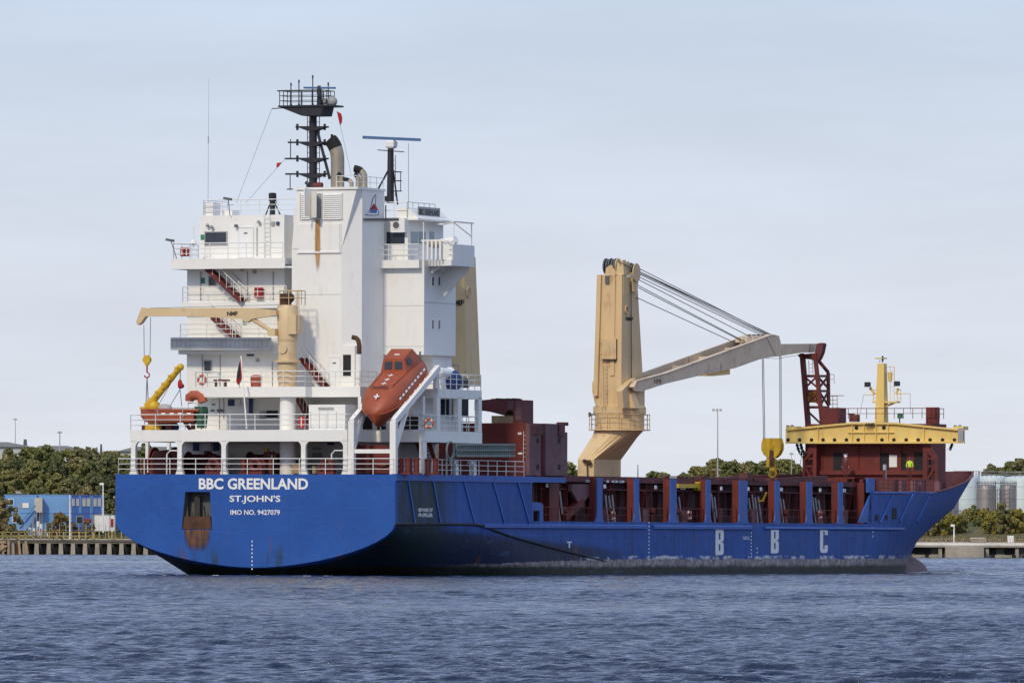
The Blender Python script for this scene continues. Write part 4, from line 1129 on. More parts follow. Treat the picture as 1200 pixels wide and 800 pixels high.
def f(mb):
    mb.tube([P(457.5,238,vM2), P(457.8,174,vM2)], [0.27,0.22], 10); mb.tube([P(457,196,vM2), P(443,222,vM2)], 0.07, 6)
    mb.tube([P(461,200,vM2), P(466,240,vM2)], 0.06, 6); mb.beam(P(444,176,vM2), P(472,178,vM2), 0.5, 0.06)
    ladder(mb, P(461.5,230,vM2), P(461.5,182,vM2), (1,0,0), 0.25, 0.35, 0.025)
    mb.ring(P(465,201.5,vM2), 0.35, 0.03, 'z'); mb.ring(P(465,224,vM2), 0.35, 0.03, 'z'); mb.tube([P(469.5,201,vM2), P(469.5,224,vM2)], 0.03, 5); mb.ring(P(465,212,vM2), 0.35, 0.03, 'z')
    mb.box(P(452,232,vM2).x, P(459,232,vM2).x, vM2-0.2, vM2, P(452,236,vM2).z, P(452,230,vM2).z)
mast2 = part('radar_mast', 'black', f)
part('radar_gearbox', 'white_clean', lambda mb: mb.loft([[(P(458.5,170,vM2).x+sx*w, vM2+sy*w, P(458.5,y,vM2).z) for sx,sy in ((-1,-1),(1,-1),(1,1),(-1,1))] for y, w in ((174,0.22),(172,0.32),(166.5,0.34),(164.5,0.22))]), mast2)
part('radar_scanner', 'radar_blue', lambda mb: mb.beam(P(425.5,161,vM2-0.3), P(492.5,164,vM2+0.3), 0.3, 0.20), mast2)
vM3 = vTop+2
def f(mb):
    mb.tube([P(319.3,253,vM3), P(319.3,226,vM3)], [0.2,0.2], 10); mb.cyl(P(319.3,226,vM3).x, vM3, P(319.3,236,vM3).z, P(319.3,226.5,vM3).z, 0.26, 0.28, 10)
    mb.tube([P(317,237,vM3), P(311,253,vM3)], 0.05, 5); mb.tube([P(321.5,237,vM3), P(328.5,252,vM3)], 0.05, 5); mb.tube([P(323.5,229,vM3), P(323.5,240,vM3)], 0.03, 5)
part('roof_mast', 'black', f)
def f(mb):
    mb.tube([P(243.8,237,vTop+0.8), P(244.6,92,vTop+0.8)], [0.022,0.010], 5); mb.cyl(P(244.2,164,vTop+0.8).x, vTop+0.8, P(244,168,vTop+0.8).z, P(244,160,vTop+0.8).z, 0.05, 0.05, 6)
part('radio_whip', 'grey_pole', f)
def f(mb):
    for a, b in (((318.7,127.5),(277,238)), ((334,186.5),(288,238))): mb.tube([P(*a), P(*b)], 0.011, 4)
    mb.tube([P(395,130), P(412,207)], 0.011, 4); mb.tube([P(478.7,168), P(478.7,245)], 0.016, 4)
part('signal_halyard', 'rope', f)
def f(mb):
    p = V(267,232,vTop-0.2)
    for q in ((P(267.5,233,vTop-0.2), P(269.5,253,vTop-0.2)), (P(200,281.5,vE), P(207,303,vE))):
        mb.tube(q, 0.03, 5); c = q[0]; mb.beam(c+Vector((-0.28,-0.1,0.05)), c+Vector((0.28,-0.1,-0.05)), 0.3, 0.16)
part('floodlight', 'grey_dark', f)
def f(mb):
    mb.beam(V(227,290,vE+0.3), V(227,265,vE+0.3), 0.05,0.05); mb.beam(V(227,265,vE+0.3), V(234,265,vE+0.3),0.05,0.05); mb.ball(V(226.5,284.5,vE+0.3), 0.22)
part('compass_repeater', 'white_clean', f)
def f(mb):
    ladder(mb, V(313,302,vTop-0.15), V(312.5,250,vTop-0.15), (1,0,0), 0.42, 0.3)
part('wall_ladder', 'rail', f)
def f(mb):
    for a in ((243,264),(248,266),(303,260),(283,316)): mb.ball(V(*a, vTop-0.25 if a[1] < 300 else vH-0.2), 0.13); mb.tube([V(*a, vTop-0.25 if a[1]<300 else vH-0.2), V(a[0]+1.5,a[1]+1.5,vTop if a[1]<300 else vH)], 0.04, 5)
part('deck_lamp', 'grey', f)
def f(mb):
    for x in (235,290,320): mb.tube([V(x,318,vH-0.06), V(x,352,vH-0.06)], 0.035, 5)
    for x, y0, y1 in ((237,414,452),(258,416,452),(301,266,300),(319,424,452),(257,466,502),(262,467,490)): mb.tube([V(x,y0,(vTop if y0<300 else (vH if y0<460 else 8.3))-0.06), V(x,y1,(vTop if y0<300 else (vH if y0<460 else 8.3))-0.06)], 0.03, 5)
    mb.tube([V(272,320,vH-0.05), V(283,330,vH-0.05)], 0.03, 5)
part('cable_run', 'grey', f)
# bracket seams to break up the big walls
def f(mb):
    for y in (355,): ubox(mb, 497.3, y, 533.7, y+0.35, uR1+0.008, uR1-0.01)
    vbox(mb, 446.5, 358, 496.8, 358.4, vR-0.008, vR+0.01); vbox(mb, 446.5, 405.5, 496.8, 406, vR-0.008, vR+0.01)
    vbox(mb, 343, 345, 399.7, 345.35, vK-0.008, vK+0.01)
part('weld_seam', 'seam', f)
# vent pipe with rusty gooseneck by the casing
def f(mb): mb.cyl(V(420.5,440,vB2+1.0).x, vB2+1.0, zB, V(420,415,vB2+1).z, 0.24, 0.24, 12)
vp = part('vent_post', 'white', f, smooth=True)
part('gooseneck', 'rust_dark', lambda mb: mb.tube([V(421,415,vB2+1), V(421,405,vB2+1), V(420,399,vB2+1), V(417.5,396,vB2+1), V(413,395,vB2+1)], 0.17, 10), vp, smooth=True)
# locker house on the boat deck
def f(mb):
    a = V(362,474,1.6); b = V(404.5,503,1.6); mb.box(a.x, b.x, 1.6, 4.2, zA, a.z)
lk = part('deck_locker', 'white', f)
part('vent_grille', 'grey', lambda mb: vbox(mb, 373, 477, 391, 480, 1.56, 1.6), lk)
def f(mb):
    for i in range(4): vbox(mb, 364+i*10, 482, 364.4+i*10, 502, 1.58, 1.6)
part('panel_seam', 'grey', f, lk)
# life-raft davit and windlasses etc. at the after mooring deck
def winch(px, r, v, n=16):
    c = V(px, 545, v)
    def f(mb):
        for s in (-0.8, 0.8): mb.tube([(c.x+s-0.06, v, POOP+0.95), (c.x+s+0.06, v, POOP+0.95)], r, n)
        mb.box(c.x-1.0, c.x+1.0, v-0.4, v+0.4, POOP, POOP+0.35)
        mb.prism([(c.x+0.95, POOP), (c.x+1.7, POOP), (c.x+1.6, POOP+1.3), (c.x+1.0, POOP+1.5)], 'v', v-0.5, v+0.5)
    w = part('mooring_winch', 'red', f)
    part('winch_drum', 'red_dark', lambda mb: mb.tube([(c.x-0.75, v, POOP+0.95), (c.x+0.75, v, POOP+0.95)], r*0.72, n), w)
    return w
for px, r, v in ((193, 1.0, 4.5), (233, 0.7, 6.0), (305, 0.7, 6.0), (432, 1.15, 4.5)): winch(px, r, v)
def f(mb):      # tall curved winch guard
    c = V(195,545,3.8); pts = [(c.x-1.35, POOP), (c.x-1.35, POOP+0.8)] + [(c.x-1.35*math.cos(a), POOP+0.8+0.95*math.sin(a)) for a in (0.4,0.8,1.2,1.57)] + [(c.x+1.3, POOP+1.75), (c.x+1.3, POOP)]
    mb.prism(pts, 'v', 3.7, 3.9)
part('winch_guard', 'red', f)
def f(mb):
    c = V(437,545,3.6); mb.prism([(c.x-1.5, POOP+0.1), (c.x-1.6, POOP+1.3), (c.x-1.1, POOP+2.05), (c.x+1.0, POOP+2.05), (c.x+1.6, POOP+1.4), (c.x+1.6, POOP+0.1)], 'v', 3.3, 3.6)
    mb.tube([(c.x+0.9, 3.1, POOP+1.3), (c.x+0.9, 3.3, POOP+1.3)], 0.75, 16)
part('winch_guard', 'red', f)
def f(mb):      # ring fairleads on the transom rail
    pass
for px in (250.5, 299.5, 383.0):
    def f(mb):
        c = V(px, 547, 0.5); mb.ring((c.x, 0.5, POOP+0.62), 0.36, 0.20, 'v', 20, 8)
        for s in (-1, 1): mb.prism([(c.x+s*0.30, POOP), (c.x+s*0.60, POOP), (c.x+s*0.56, POOP+0.6), (c.x+s*0.42, POOP+0.6)], 'v', 0.3, 0.7)
        mb.box(c.x-0.35, c.x+0.35, 0.3, 0.7, POOP, POOP+0.2)
    part('fairlead', 'red', f, smooth=True)
for px, v in ((290,1.6),(313,1.8),(474,1.2),(484,1.6),(165,1.5),(506,5.2)):
    def f(mb):
        c = V(px, 547, v)
        for s in (-0.28, 0.28): mb.cyl(c.x+s, v, POOP, POOP+1.05, 0.19, 0.19, 12); mb.cyl(c.x+s, v, POOP+1.05, POOP+1.14, 0.24, 0.24, 12)
        mb.box(c.x-0.55, c.x+0.55, v-0.25, v+0.25, POOP, POOP+0.12)
    part('mooring_bollard', 'red', f, smooth=True)
def f(mb):
    vbox(mb, 291,536,301,556, 5.0, 5.6) if False else None
    c = V(318, 540, 4.0); mb.box(c.x-0.6, c.x+0.1, 4.0, 4.4, POOP, POOP+1.6); mb.box(c.x-0.2, c.x+0.5, 3.9, 4.5, POOP+0.9, POOP+1.5)
part('power_pack', 'red', f)
part('fuel_pump', 'yellow', lambda mb: vbox(mb, 309, 526, 313, 541, 4.2, 4.5))
part('coiled_crate', 'wood', lambda mb: vbox(mb, 342, 544, 352, 554.5, 2.5, 3.5))
part('coiled_crate', 'wood', lambda mb: vbox(mb, 366, 546, 375, 554.5, 2.5, 3.5))
def f(mb):
    a = V(195.5,548,0.5)
    mb.tube([(a.x,0.5,POOP), (a.x,0.5,POOP+1.4), (a.x+0.25,0.5,POOP+1.65), (a.x+0.9,0.5,POOP+1.65)], 0.05, 6)
    a = V(388.5,548,0.5); mb.tube([(a.x,0.5,POOP+1), (a.x,0.5,POOP+1.4), (a.x+0.25,0.5,POOP+1.65), (a.x+0.9,0.5,POOP+1.65)], 0.05, 6)
part('grab_bar', 'rail', f)
def f(mb):
    p = U(529,545,10.3)
    for x0 in (534.5, 555.5):
        a = U(x0, 541, 10.5); mb.box(10.2, 10.5, a.y, a.y+0.45, POOP, a.z); mb.box(10.2, 10.5, a.y-0.5, a.y+0.45, a.z-0.15, a.z+0.1)
part('gangway_support', 'white', f)

# ------------------------------------------------------------------ freefall ramp
ra = U(461, 494, 10.0); rb = U(513, 431, 10.0)
def f(mb):
    du = V(412, 500, 0.2).x - V(461, 500, 0.2).x
    for k, off in enumerate((0.0, du)):
        A = V(461.5 if k == 0 else 412.5, 494, 0.3); d = Vector((0, rb.y-ra.y, rb.z-ra.z))
        A = Vector((A.x, 0.3, A.z)); B = A + d
        mb.beam(A, B, 0.34, 0.42)
        mb.box(A.x-0.22, A.x+0.22, 0.12, 0.5, POOP, A.z+0.05)
        C = A.lerp(B, 0.32); mb.beam((A.x, 0.5, A.z-1.9), C, 0.26, 0.26)
        C = A.lerp(B, 0.96); mb.beam(C, (C.x, C.y-0.2, zB2 if k == 0 else zBb), 0.26, 0.26)
        for i in range(9): q = A.lerp(B, 0.06+i*0.11); mb.cyl(q.x-0.05, q.y, q.z+0.2, q.z+0.34, 0.08, 0.08, 8)
    a = V(412.5, 528.5, 0.25); b = V(461.5, 528.5, 0.25)
    mb.beam((a.x+0.2, 0.3, a.z), (b.x-0.2, 0.3, b.z), 0.2, 0.28)
part('lifeboat_launching_ramp', 'white', f)
def f(mb):      # winch and hydraulic gear at the head of the ramp
    c = U(521, 437, 9.8); mb.tube([(9.8,c.y-1.0,c.z),(9.8,c.y+1.0,c.z)], 0.36, 12); mb.ball((9.8,c.y-1.0,c.z), 0.42); mb.ball((9.8,c.y+0.9,c.z+0.05), 0.4)
    for dy in (-1.2,-0.2,0.8,1.6): mb.tube([(9.9,c.y+dy,c.z), (9.9,c.y+dy*0.7,zB2)], 0.06, 6)
    mb.tube([(9.9,c.y+1.3,c.z-0.1),(9.9,c.y+2.4,c.z-0.7),(9.9,c.y+2.5,zB2)], 0.09, 6)
part('launching_winch', 'white_clean', f, smooth=True)
part('tarpaulin_bundle', 'blue_box', lambda mb: mb.ball((10.0, U(531,446,10.0).y, U(531,446,10).z), 0.85, sq=(0.7,1.0,0.9)), smooth=True)
part('black_locker', 'black', lambda mb: ubox(mb, 544, 443, 550, 454.5, 9.8, 9.0))
# accommodation ladders (gangways) stowed against the decks
def gangway(p0, p1, h, d, axis, mats='gangway'):
    def f(mb):
        L = (p1-p0).length; t = (p1-p0).normalized()
        for z in (0, h): mb.beam(p0+Vector((0,0,z)), p1+Vector((0,0,z)), d, 0.14)
        n = int(L/0.35)
        for i in range(n+1):
            q = p0.lerp(p1, i/n); mb.beam(q, q+Vector((0,0,h)), d*0.5, 0.10, up=t)
        mb.beam(p0+Vector((0,0,h*0.5)), p1+Vector((0,0,h*0.5)), 0.05, h*0.9)
    return part('gangway', mats, f)
gangway(V(201,409,vC-0.5), V(317,409,vC-0.5), 0.75, 0.25, 'v')
def f(mb):
    a = U(535,534,10.95); b = U(603,534,10.95)
    for z, r in ((0.0,0.14),(0.40,0.10),(0.80,0.14)): mb.beam(a+Vector((0,0,z)), b+Vector((0,0,z)), 0.16, r)
    n = 30
    for i in range(n+1): q = a.lerp(b, i/n); mb.beam(q, q+Vector((0,0,0.85)), 0.05, 0.09, up=(0,1,0))
    mb.box(10.6, 10.7, a.y, b.y, a.z, a.z+0.8)
    c = U(524,524,10.9); mb.ring((10.9,c.y+0.5,c.z-0.2), 0.6, 0.08, 'u', 16); mb.beam((10.9,c.y-0.1,c.z-0.2), (10.9,c.y-0.1,POOP), 0.1, 0.1); mb.beam((10.9,c.y+1.1,c.z-0.2), (10.9,c.y+1.1,POOP), 0.1, 0.1)
part('gangway', paint('grey_green_gangway', (0.20,0.24,0.22), dirt_amt=0.4, streak=0.3, rough=0.6, scale=1.2), f)
# ------------------------------------------------------------------ provisions crane (port quarter)
cx, cv = pc.x, vPc-0.4
def Pp(x, y): return V(x, y, cv)
z1 = Pp(0,401).z; z2 = Pp(0,362).z
def f(mb):
    mb.lathe(cx, cv, [(0.62, zB), (0.72, zB+0.7), (0.70, Pp(0,427).z), (0.92, Pp(0,426.5).z), (0.92, Pp(0,424).z), (0.66, Pp(0,423.5).z), (0.66, Pp(0,401).z), (0.70, z1), (0.74, z2), (0.68, z2+0.1), (0.01, z2+0.12)], 24)
prov = part('provisions_crane', 'beige_clean', f, smooth=True)
def f(mb):
    pts = [(173.5,361.5),(172,368),(167,380),(169.5,380.5),(176,372.5),(180,371),(226,370.5),(297,373),(303,377.5),(322,370),(329,368),(329,363),(305,361.5),(283,361),(175,362)]
    q = [Pp(*p) for p in [(173.5,360.5),(170,370),(167,378),(169,381),(172.5,379),(178,371),(232,370.8),(290,374),(296,378.5),(303,374),(331,369.5),(331,364),(300,361.2),(177,361.5)]]
    mb.prism([(p.x, p.z) for p in q], 'v', cv-1.05, cv-0.55)
jib1 = part('jib', 'beige_clean', f, prov)
def f(mb):
    mb.tube([(Pp(326,392).x, cv-0.75, Pp(0,392).z), (Pp(301,376).x, cv-0.8, Pp(0,376).z)], [0.13,0.17], 10)
    mb.box(Pp(322,0).x, Pp(331,0).x, cv-1.0, cv-0.4, Pp(0,396).z, Pp(0,388).z)
part('luffing_cylinder', 'beige_clean', f, prov)
part('jib_lettering', 'letter_black', lambda mb: letter_v(mb, 'NMF', (266,365), (278.5,370), cv-1.06, 0.05), jib1)
def f(mb):
    mb.box(Pp(344,0).x, Pp(353,0).x, cv-0.7, cv+0.4, Pp(0,394).z, Pp(0,372).z)
part('control_cabinet', 'beige_clean', f, prov)
def f(mb):
    z = z2+0.1; a = Pp(333.5,0).x; b = Pp(354.5,0).x
    railing(mb, [(a, cv-0.6, z), (b, cv-0.6, z), (b, cv+0.6, z), (a, cv+0.6, z)], 1.0, 2, 0.6, 0.03, close=True)
    mb.tube([(b+0.05, cv-0.5, z+0.9), (b+0.05, cv-0.5, z-1.8)], 0.03, 5)
part('top_railing', 'beige_clean', f, prov)
def f(mb):
    mb.box(cx-0.45, cx+0.1, cv-0.3, cv+0.3, z2+0.1, z2+0.9); mb.ball((cx+0.25, cv-0.2, z2+0.6), 0.35)
part('hoist_motor', 'rust_dark', f, prov)
part('inspection_cover', 'beige_clean', lambda mb: mb.tube([(cx-0.05, cv-0.66, Pp(0,411).z), (cx-0.05, cv-0.74, Pp(0,411).z)], 0.33, 14), prov)
def f(mb):
    for a, b in (((168.6,381),(169,417)), ((176.5,372),(175.8,417))): mb.tube([V(*a, cv-0.8), V(*b, cv-0.8)], 0.022, 5)
    mb.tube([V(176,361, cv-0.8), V(330,357, cv-0.8)], 0.02, 4)
part('hoist_rope', 'rope', f, prov)
def f(mb):
    c = V(172.3, 421.5, cv-0.8); mb.tube([c+Vector((0,-0.12,0)), c+Vector((0,0.12,0))], 0.30, 14)
    mb.box(c.x-0.12, c.x+0.12, c.y-0.1, c.y+0.1, c.z-0.4, c.z+0.32)
hk = part('hook_block', 'yellow', f, prov, smooth=True)
def f(mb):
    c = V(172.3, 431, cv-0.8)
    mb.tube([c+Vector((0,0,0.25)), c+Vector((0,0,-0.3))], 0.06, 6)
    mb.tube([c+Vector((0.2*math.cos(a), 0, -0.5+0.2*math.sin(a))) for a in (1.57,0.6,-0.4,-1.4,-2.4,-3.1)], 0.05, 6)
part('hook', 'flag_red', f, hk)
part('sling', 'rope', lambda mb: [mb.tube([V(172.3,441,cv-0.8), V(x,476,y)], 0.03, 4) for x, y in ((171,2.0),(174,2.0))], hk)

# ------------------------------------------------------------------ after cargo crane (behind the house)
vX = vR2+2.5
def f(mb):
    r = U(546.5,430,7.4); u1 = 7.4
    a = V(547, 430, vX); t = V(545, 322, vX); zt = V(545, 300, vX).z
    w = 4.2
    mb.loft([[(a.x-w,vX,zB2+.4),(a.x-1.0,vX-1.3,zB2+.4),(a.x,vX,zB2+.4),(a.x,vX+2.4,zB2+.4),(a.x-w,vX+2.4,zB2+.4)], [(t.x-w+1,vX,zt),(t.x-1.0,vX-1.2,zt),(t.x-0.1,vX,zt),(t.x-0.1,vX+2,zt),(t.x-w+1,vX+2,zt)]])
    mb.cyl(a.x-3.9, vX+1.2, 3.9, zB2+.41, 1.1, 1.1, 20)
cr1 = part('after_cargo_crane', 'beige', f)
def f(mb):
    p = U(540.5, 342, V(546,342,vX).x+0.05); mb.ring((V(546,342,vX).x+0.03, vX+0.4, p.z), 0.35, 0.05, 'u', 14)
part('lifting_eye', 'beige', f, cr1)
def f(mb):
    a_x = V(546.3,350,vX).x+0.05
    vs, fs = text_mb('NMF', 0.40, 0.85, 0.05); mb.add([(a_x-0.95+q[0]*1.0, vX-1.30+q[0]*1.3, V(540,358,vX).z+q[1]) for q in vs], fs)
part('tower_lettering', 'letter_black', f, cr1)
part('crane_walkway', 'grey', lambda mb: [mb.box(V(540,0,vX).x-1, V(548,0,vX).x, vX-1.5, vX-1.4, V(0,442,vX).z, V(0,441,vX).z), railing(mb, [(V(538,0,vX).x, vX-1.5, V(0,452,vX).z), (V(549,0,vX).x, vX-1.5, V(0,452,vX).z)], 1.3, 3, 0.5)], cr1)

# ------------------------------------------------------------------ forward cargo crane (port side, jib resting in its crutch)
u0p = -10.6
vb0 = U(677, 548, u0p).y; u1p = V(696, 548, vb0).x; vb1 = U(727.5, 548, u1p).y
vm = (vb0+vb1)/2; zp0 = 3.9; zpk = V(690, 538, vb0).z
def Q(x, y): return V(x, y, vm)
uc = V((697+755)/2, 495, vm).x; rr = (V(755,495,vm).x-V(698,495,vm).x)/2*0.97
zc0 = Q(0,505).z; zc1 = Q(0,487.5).z; zc2 = Q(0,479).z
def circ(r, z, n=24, c=(0,0), sq=1.0): return [(c[0]+r*math.cos(2*math.pi*j/n), c[1]+r*math.sin(2*math.pi*j/n), z) for j in range(n)]
def rect_ring(x0, x1, y0, y1, z, n=24, ch=0.12):
    # same vertex order as circ: walk a rectangle by angle
    cx_, cy_ = (x0+x1)/2, (y0+y1)/2; hx, hy = (x1-x0)/2, (y1-y0)/2; out = []
    for j in range(n):
        a = 2*math.pi*j/n; c, s = math.cos(a), math.sin(a); k = 1/max(abs(c), abs(s)); out.append((cx_+hx*c*k, cy_+hy*s*k, z))
    return out
def f(mb):
    mb.loft([rect_ring(u0p, u1p, vb0, vb1, zp0), rect_ring(u0p, u1p, vb0, vb1, zpk)])
    mb.loft([rect_ring(u0p, u1p, vb0, vb1, zpk), circ(rr*0.97, zc0, c=(uc, vm)), circ(rr*0.97, zc1, c=(uc, vm))])
cr2 = part('forward_cargo_crane', 'beige', f)
def f(mb):
    mb.lathe(uc, vm, [(rr*1.0, zc1+0.02), (rr*1.03, zc1+0.08), (rr*1.03, zc2), (rr*0.9, zc2+0.1)], 28)
part('slewing_ring', 'beige', f, cr2, smooth=True)
def f(mb):
    z = zc0+0.05; pts = [(uc+(rr+0.35)*math.cos(a*math.pi/8), vm+(rr+0.35)*math.sin(a*math.pi/8), z) for a in range(16)]
    railing(mb, pts, 1.15, 3, 1.0, 0.028, close=True); mb.lathe(uc, vm, [(rr*0.95, z-0.1), (rr+0.42, z-0.1), (rr+0.42, z-0.02), (rr*0.95, z-0.02)], 20)
part('platform_railing', 'beige', f, cr2)
# tower: tapering box with wide flare at its foot
vt0 = vm-rr*0.86
TA = {k: V(*p, vt0) for k, p in dict(bl=(697.5,478), br=(729,478), tl=(701.5,322), tr=(730.5,312)).items()}
us_ = TA['br'].x
Tb = U(752.5, 455, us_).y; Tt = U(746.5, 330, TA['tr'].x).y; Tb0 = U(749, 478, us_).y
def f(mb):
    zb_, zt_, ztr = zc2+0.05, TA['tl'].z, TA['tr'].z
    # lower flare
    zf = V(700, 440, vt0).z
    mb.loft([[(TA['bl'].x, vt0, zb_), (us_, vt0, zb_), (us_, Tb0, zb_), (TA['bl'].x, Tb0, zb_)],
             [(TA['bl'].x+0.02, vt0-0.02, zf), (us_+0.05, vt0-0.02, zf), (us_+0.05, Tb, zf), (TA['bl'].x, Tb, zf)],
             [(TA['tl'].x, vt0, zt_), (TA['tr'].x, vt0, zt_), (TA['tr'].x, Tt, zt_), (TA['tl'].x, Tt, zt_)]])
    # side flanges standing proud of the after face
    for x0, x1, w in ((TA['bl'].x-0.05, TA['tl'].x-0.05, 0.35), (us_-0.35, TA['tr'].x-0.42, 0.40)):
        mb.loft([[(x0, vt0-0.30, zb_+0.8), (x0+w, vt0-0.30, zb_+0.8), (x0+w, vt0+0.01, zb_+0.8), (x0, vt0+0.01, zb_+0.8)],
                 [(x1, vt0-0.22, zt_), (x1+w, vt0-0.22, zt_), (x1+w, vt0+0.01, zt_), (x1, vt0+0.01, zt_)]])
    c0 = (TA['bl'].x+us_)/2; c1 = (TA['tl'].x+TA['tr'].x)/2
    mb.loft([[(c0+0.15, vt0-0.12, zf), (c0+0.5, vt0-0.12, zf), (c0+0.5, vt0+0.01, zf), (c0+0.15, vt0+0.01, zf)],
             [(c1+0.1, vt0-0.10, zt_), (c1+0.4, vt0-0.10, zt_), (c1+0.4, vt0+0.01, zt_), (c1+0.1, vt0+0.01, zt_)]])
tower = part('tower', 'beige', f, cr2)
def f(mb):      # cheek plates holding the jib foot, starboard side and port corner
    uprism(mb, [(731,478),(729,458),(738,448),(745,443),(755.5,452),(755.5,478)], us_+0.55, us_+0.06)
    vprism(mb, [(697.5,440),(694,449),(694,459),(698,476)], vt0+0.2, vt0+1.0)
    vprism(mb, [(729,478),(729,455),(739,462),(744,478)], vt0+0.1, vt0+1.2)
part('pivot_cheek', 'beige', f, cr2)
def f(mb):      # head
    z = TA['tl'].z
    uprism(mb, [(731,345),(731,309),(737,306),(741,318),(746,345)], TA['tr'].x+0.02, TA['tr'].x-0.35)
    vprism(mb, [(722,322),(723,308),(730,304.5),(731,322)], vt0-0.1, vt0+0.5)
    vprism(mb, [(709,324),(710,314),(716,310),(724,322)], vt0-0.05, vt0+0.3)
part('tower_head', 'beige', f, cr2)
def sheave(px, py, rpx, v, mat='beige'):
    c = V(px, py, v); r = rpx*(OY+v*CT)/F
    def f(mb):
        for k in range(5): mb.tube([c+Vector((-0.5+k*0.22, 0, 0)), c+Vector((-0.5+k*0.22+0.10, 0, 0))], r*(1.0 if k % 2 == 0 else 0.9), 18)
    s = part('sheave', 'grey_dark', f, cr2)
    def g(mb): mb.tube([c+Vector((0.55, 0, 0)), c+Vector((0.62, 0, 0))], r*1.0, 18); mb.tube([c+Vector((0.62,0,0)), c+Vector((0.70,0,0))], r*0.25, 10)
    part('sheave_cheek', mat, g, s)
sheave(716.5, 312, 9.5, vt0+0.6); 
cS = U(744, 319.5, TA['tr'].x+0.2); 
def f(mb):
    for k in range(4): mb.tube([(cS.x-0.9+k*0.25, cS.y, cS.z), (cS.x-0.78+k*0.25, cS.y, cS.z)], 0.78 if k%2==0 else 0.7, 18)
s2 = part('sheave', 'grey_dark', f, cr2)
def f(mb):
    mb.tube([(cS.x+0.1, cS.y, cS.z), (cS.x+0.18, cS.y, cS.z)], 0.74, 18)
    mb.prism([(cS.y-0.75, cS.z), (cS.y+0.72, cS.z), (cS.y+0.3, cS.z-1.5), (cS.y-0.4, cS.z-1.5)], 'u', cS.x+0.08, cS.x-0.3)
part('sheave_cheek', 'beige', f, s2)
part('access_door', 'beige', lambda mb: vbox(mb, 705, 397, 722, 420.5, vt0-0.36, vt0+0.05), tower)
def f(mb): vbox(mb, 722, 397, 722.6, 420.5, vt0-0.38, vt0-0.3); vbox(mb, 704, 420.7, 723, 421.4, vt0-0.38, vt0); vbox(mb, 704.4,402,705,404,vt0-0.38,vt0-0.3); vbox(mb, 704.4,414,705,416,vt0-0.38,vt0-0.3)
part('door_hinge', 'rust_dark', f, tower)
part('vent_grille', 'grey_dark', lambda mb: vbox(mb, 709, 323, 713.5, 332.5, vt0-0.14, vt0-0.02), tower)
part('tower_ladder', 'beige', lambda mb: ladder(mb, V(707,480,vt0-0.45), V(706.5,424,vt0-0.45), (1,0,0), 0.32, 0.3, 0.03), tower)
part('tower_lettering', 'letter_black', lambda mb: letter_u(mb, 'NMF', (733.5,371), (742,376), us_+0.10, 0.06), tower)
def f(mb): 
    p = U(734.5, 363, us_+0.12); mb.ring((us_+0.12, p.y, p.z), 0.32, 0.05, 'u', 14)
part('side_fitting', 'beige', f, tower)
part('side_cable', 'rope', lambda mb: mb.tube([U(739.5,330,TA['tr'].x+0.12), U(740,462,us_+0.15)], 0.04, 5), tower)
part('floodlight', 'grey', lambda mb: mb.beam(V(735,324,vt0-0.5), V(740,323,vt0-0.5), 0.25, 0.2), tower)
def f(mb):
    mb.beam(V(691,485.5,vm-rr-0.5), V(697,485.5,vm-rr-0.5), 0.1, 0.12); mb.box(V(690,485,vm-rr-.5).x, V(692,485,vm-rr-.5).x, vm-rr-0.6, vm-rr-0.4, V(690,488,vm-rr-.5).z, V(690,483,vm-rr-.5).z)
part('camera_bracket', 'grey_dark', f, cr2)
def f(mb):
    c = V(688,545,vb0-0.15); 
    mb.beam(V(684,540,vb0-0.2), V(692,540,vb0-0.2), 0.1, 0.15); mb.tube([V(688,541,vb0-0.2), V(688.3,558,vb0-0.2)], 0.05, 5); mb.ball(V(691,542.5,vb0-0.25), 0.17); mb.ball(V(685,540,vb0-0.25), 0.17)
part('pedestal_lamp', 'rust_dark', f, cr2)
# jib: two deep girders tied together, then a single nose
gn = us_+0.95; gf = us_-1.25
def Jn(x, y): return U(x, y, gn)
def f(mb):
    poly = [(741.5,453.5),(745,446.5),(780,437),(900,393.5),(908,392.5),(914,401),(914,417),(905,418),(890,421),(862,431),(853,433),(820,440),(780,449.5),(752,458.5),(744,458)]
    q = [Jn(*p) for p in poly]; mb.prism([(p.y, p.z) for p in q], 'u', gn, gn-0.16)
    for a, b in ((0,1),(1,2),(2,3),(3,4)): mb.beam(q[a]+Vector((-0.1,0,0)), q[b]+Vector((-0.1,0,0)), 0.42, 0.05)
jib = part('jib', 'jib', f, cr2, label='long jib of two rust-streaked girders resting forward')
d_ = gf-gn
def f(mb):
    poly = [(745,446.5),(780,437),(900,393.5),(914,401),(914,417),(862,431),(820,440),(752,458.5)]
    q = [Jn(*p) for p in poly]; mb.prism([(p.y, p.z) for p in q], 'u', gf, gf+0.16)
    for t in (0.08,0.25,0.45,0.65,0.85,0.97):
        a = q[0].lerp(q[2], t); mb.beam((gn-0.1, a.y, a.z-0.7), (gf+0.1, a.y, a.z-0.7), 0.35, 0.6)
part('far_girder', 'jib', f, jib)
def f(mb):      # underslung box and head fittings
    uprism(mb, [(829,438.5),(854,432.5),(855.5,433),(855.5,438.7),(836,440.5),(829,440.5)], gn-0.2, gn-2.0)
part('underslung_platform', 'beam_yellow', f, jib)
def f(mb):
    uprism(mb, [(883,401),(883,395),(893,393.5),(905,393),(905,400)], gn-0.3, gn-1.9)
    uprism(mb, [(898,394),(905,391.5),(913,393.5),(915,401),(915,417.5),(910,417.5)], gn+0.05, gn-2.3)
part('jib_head', 'jib', f, jib)
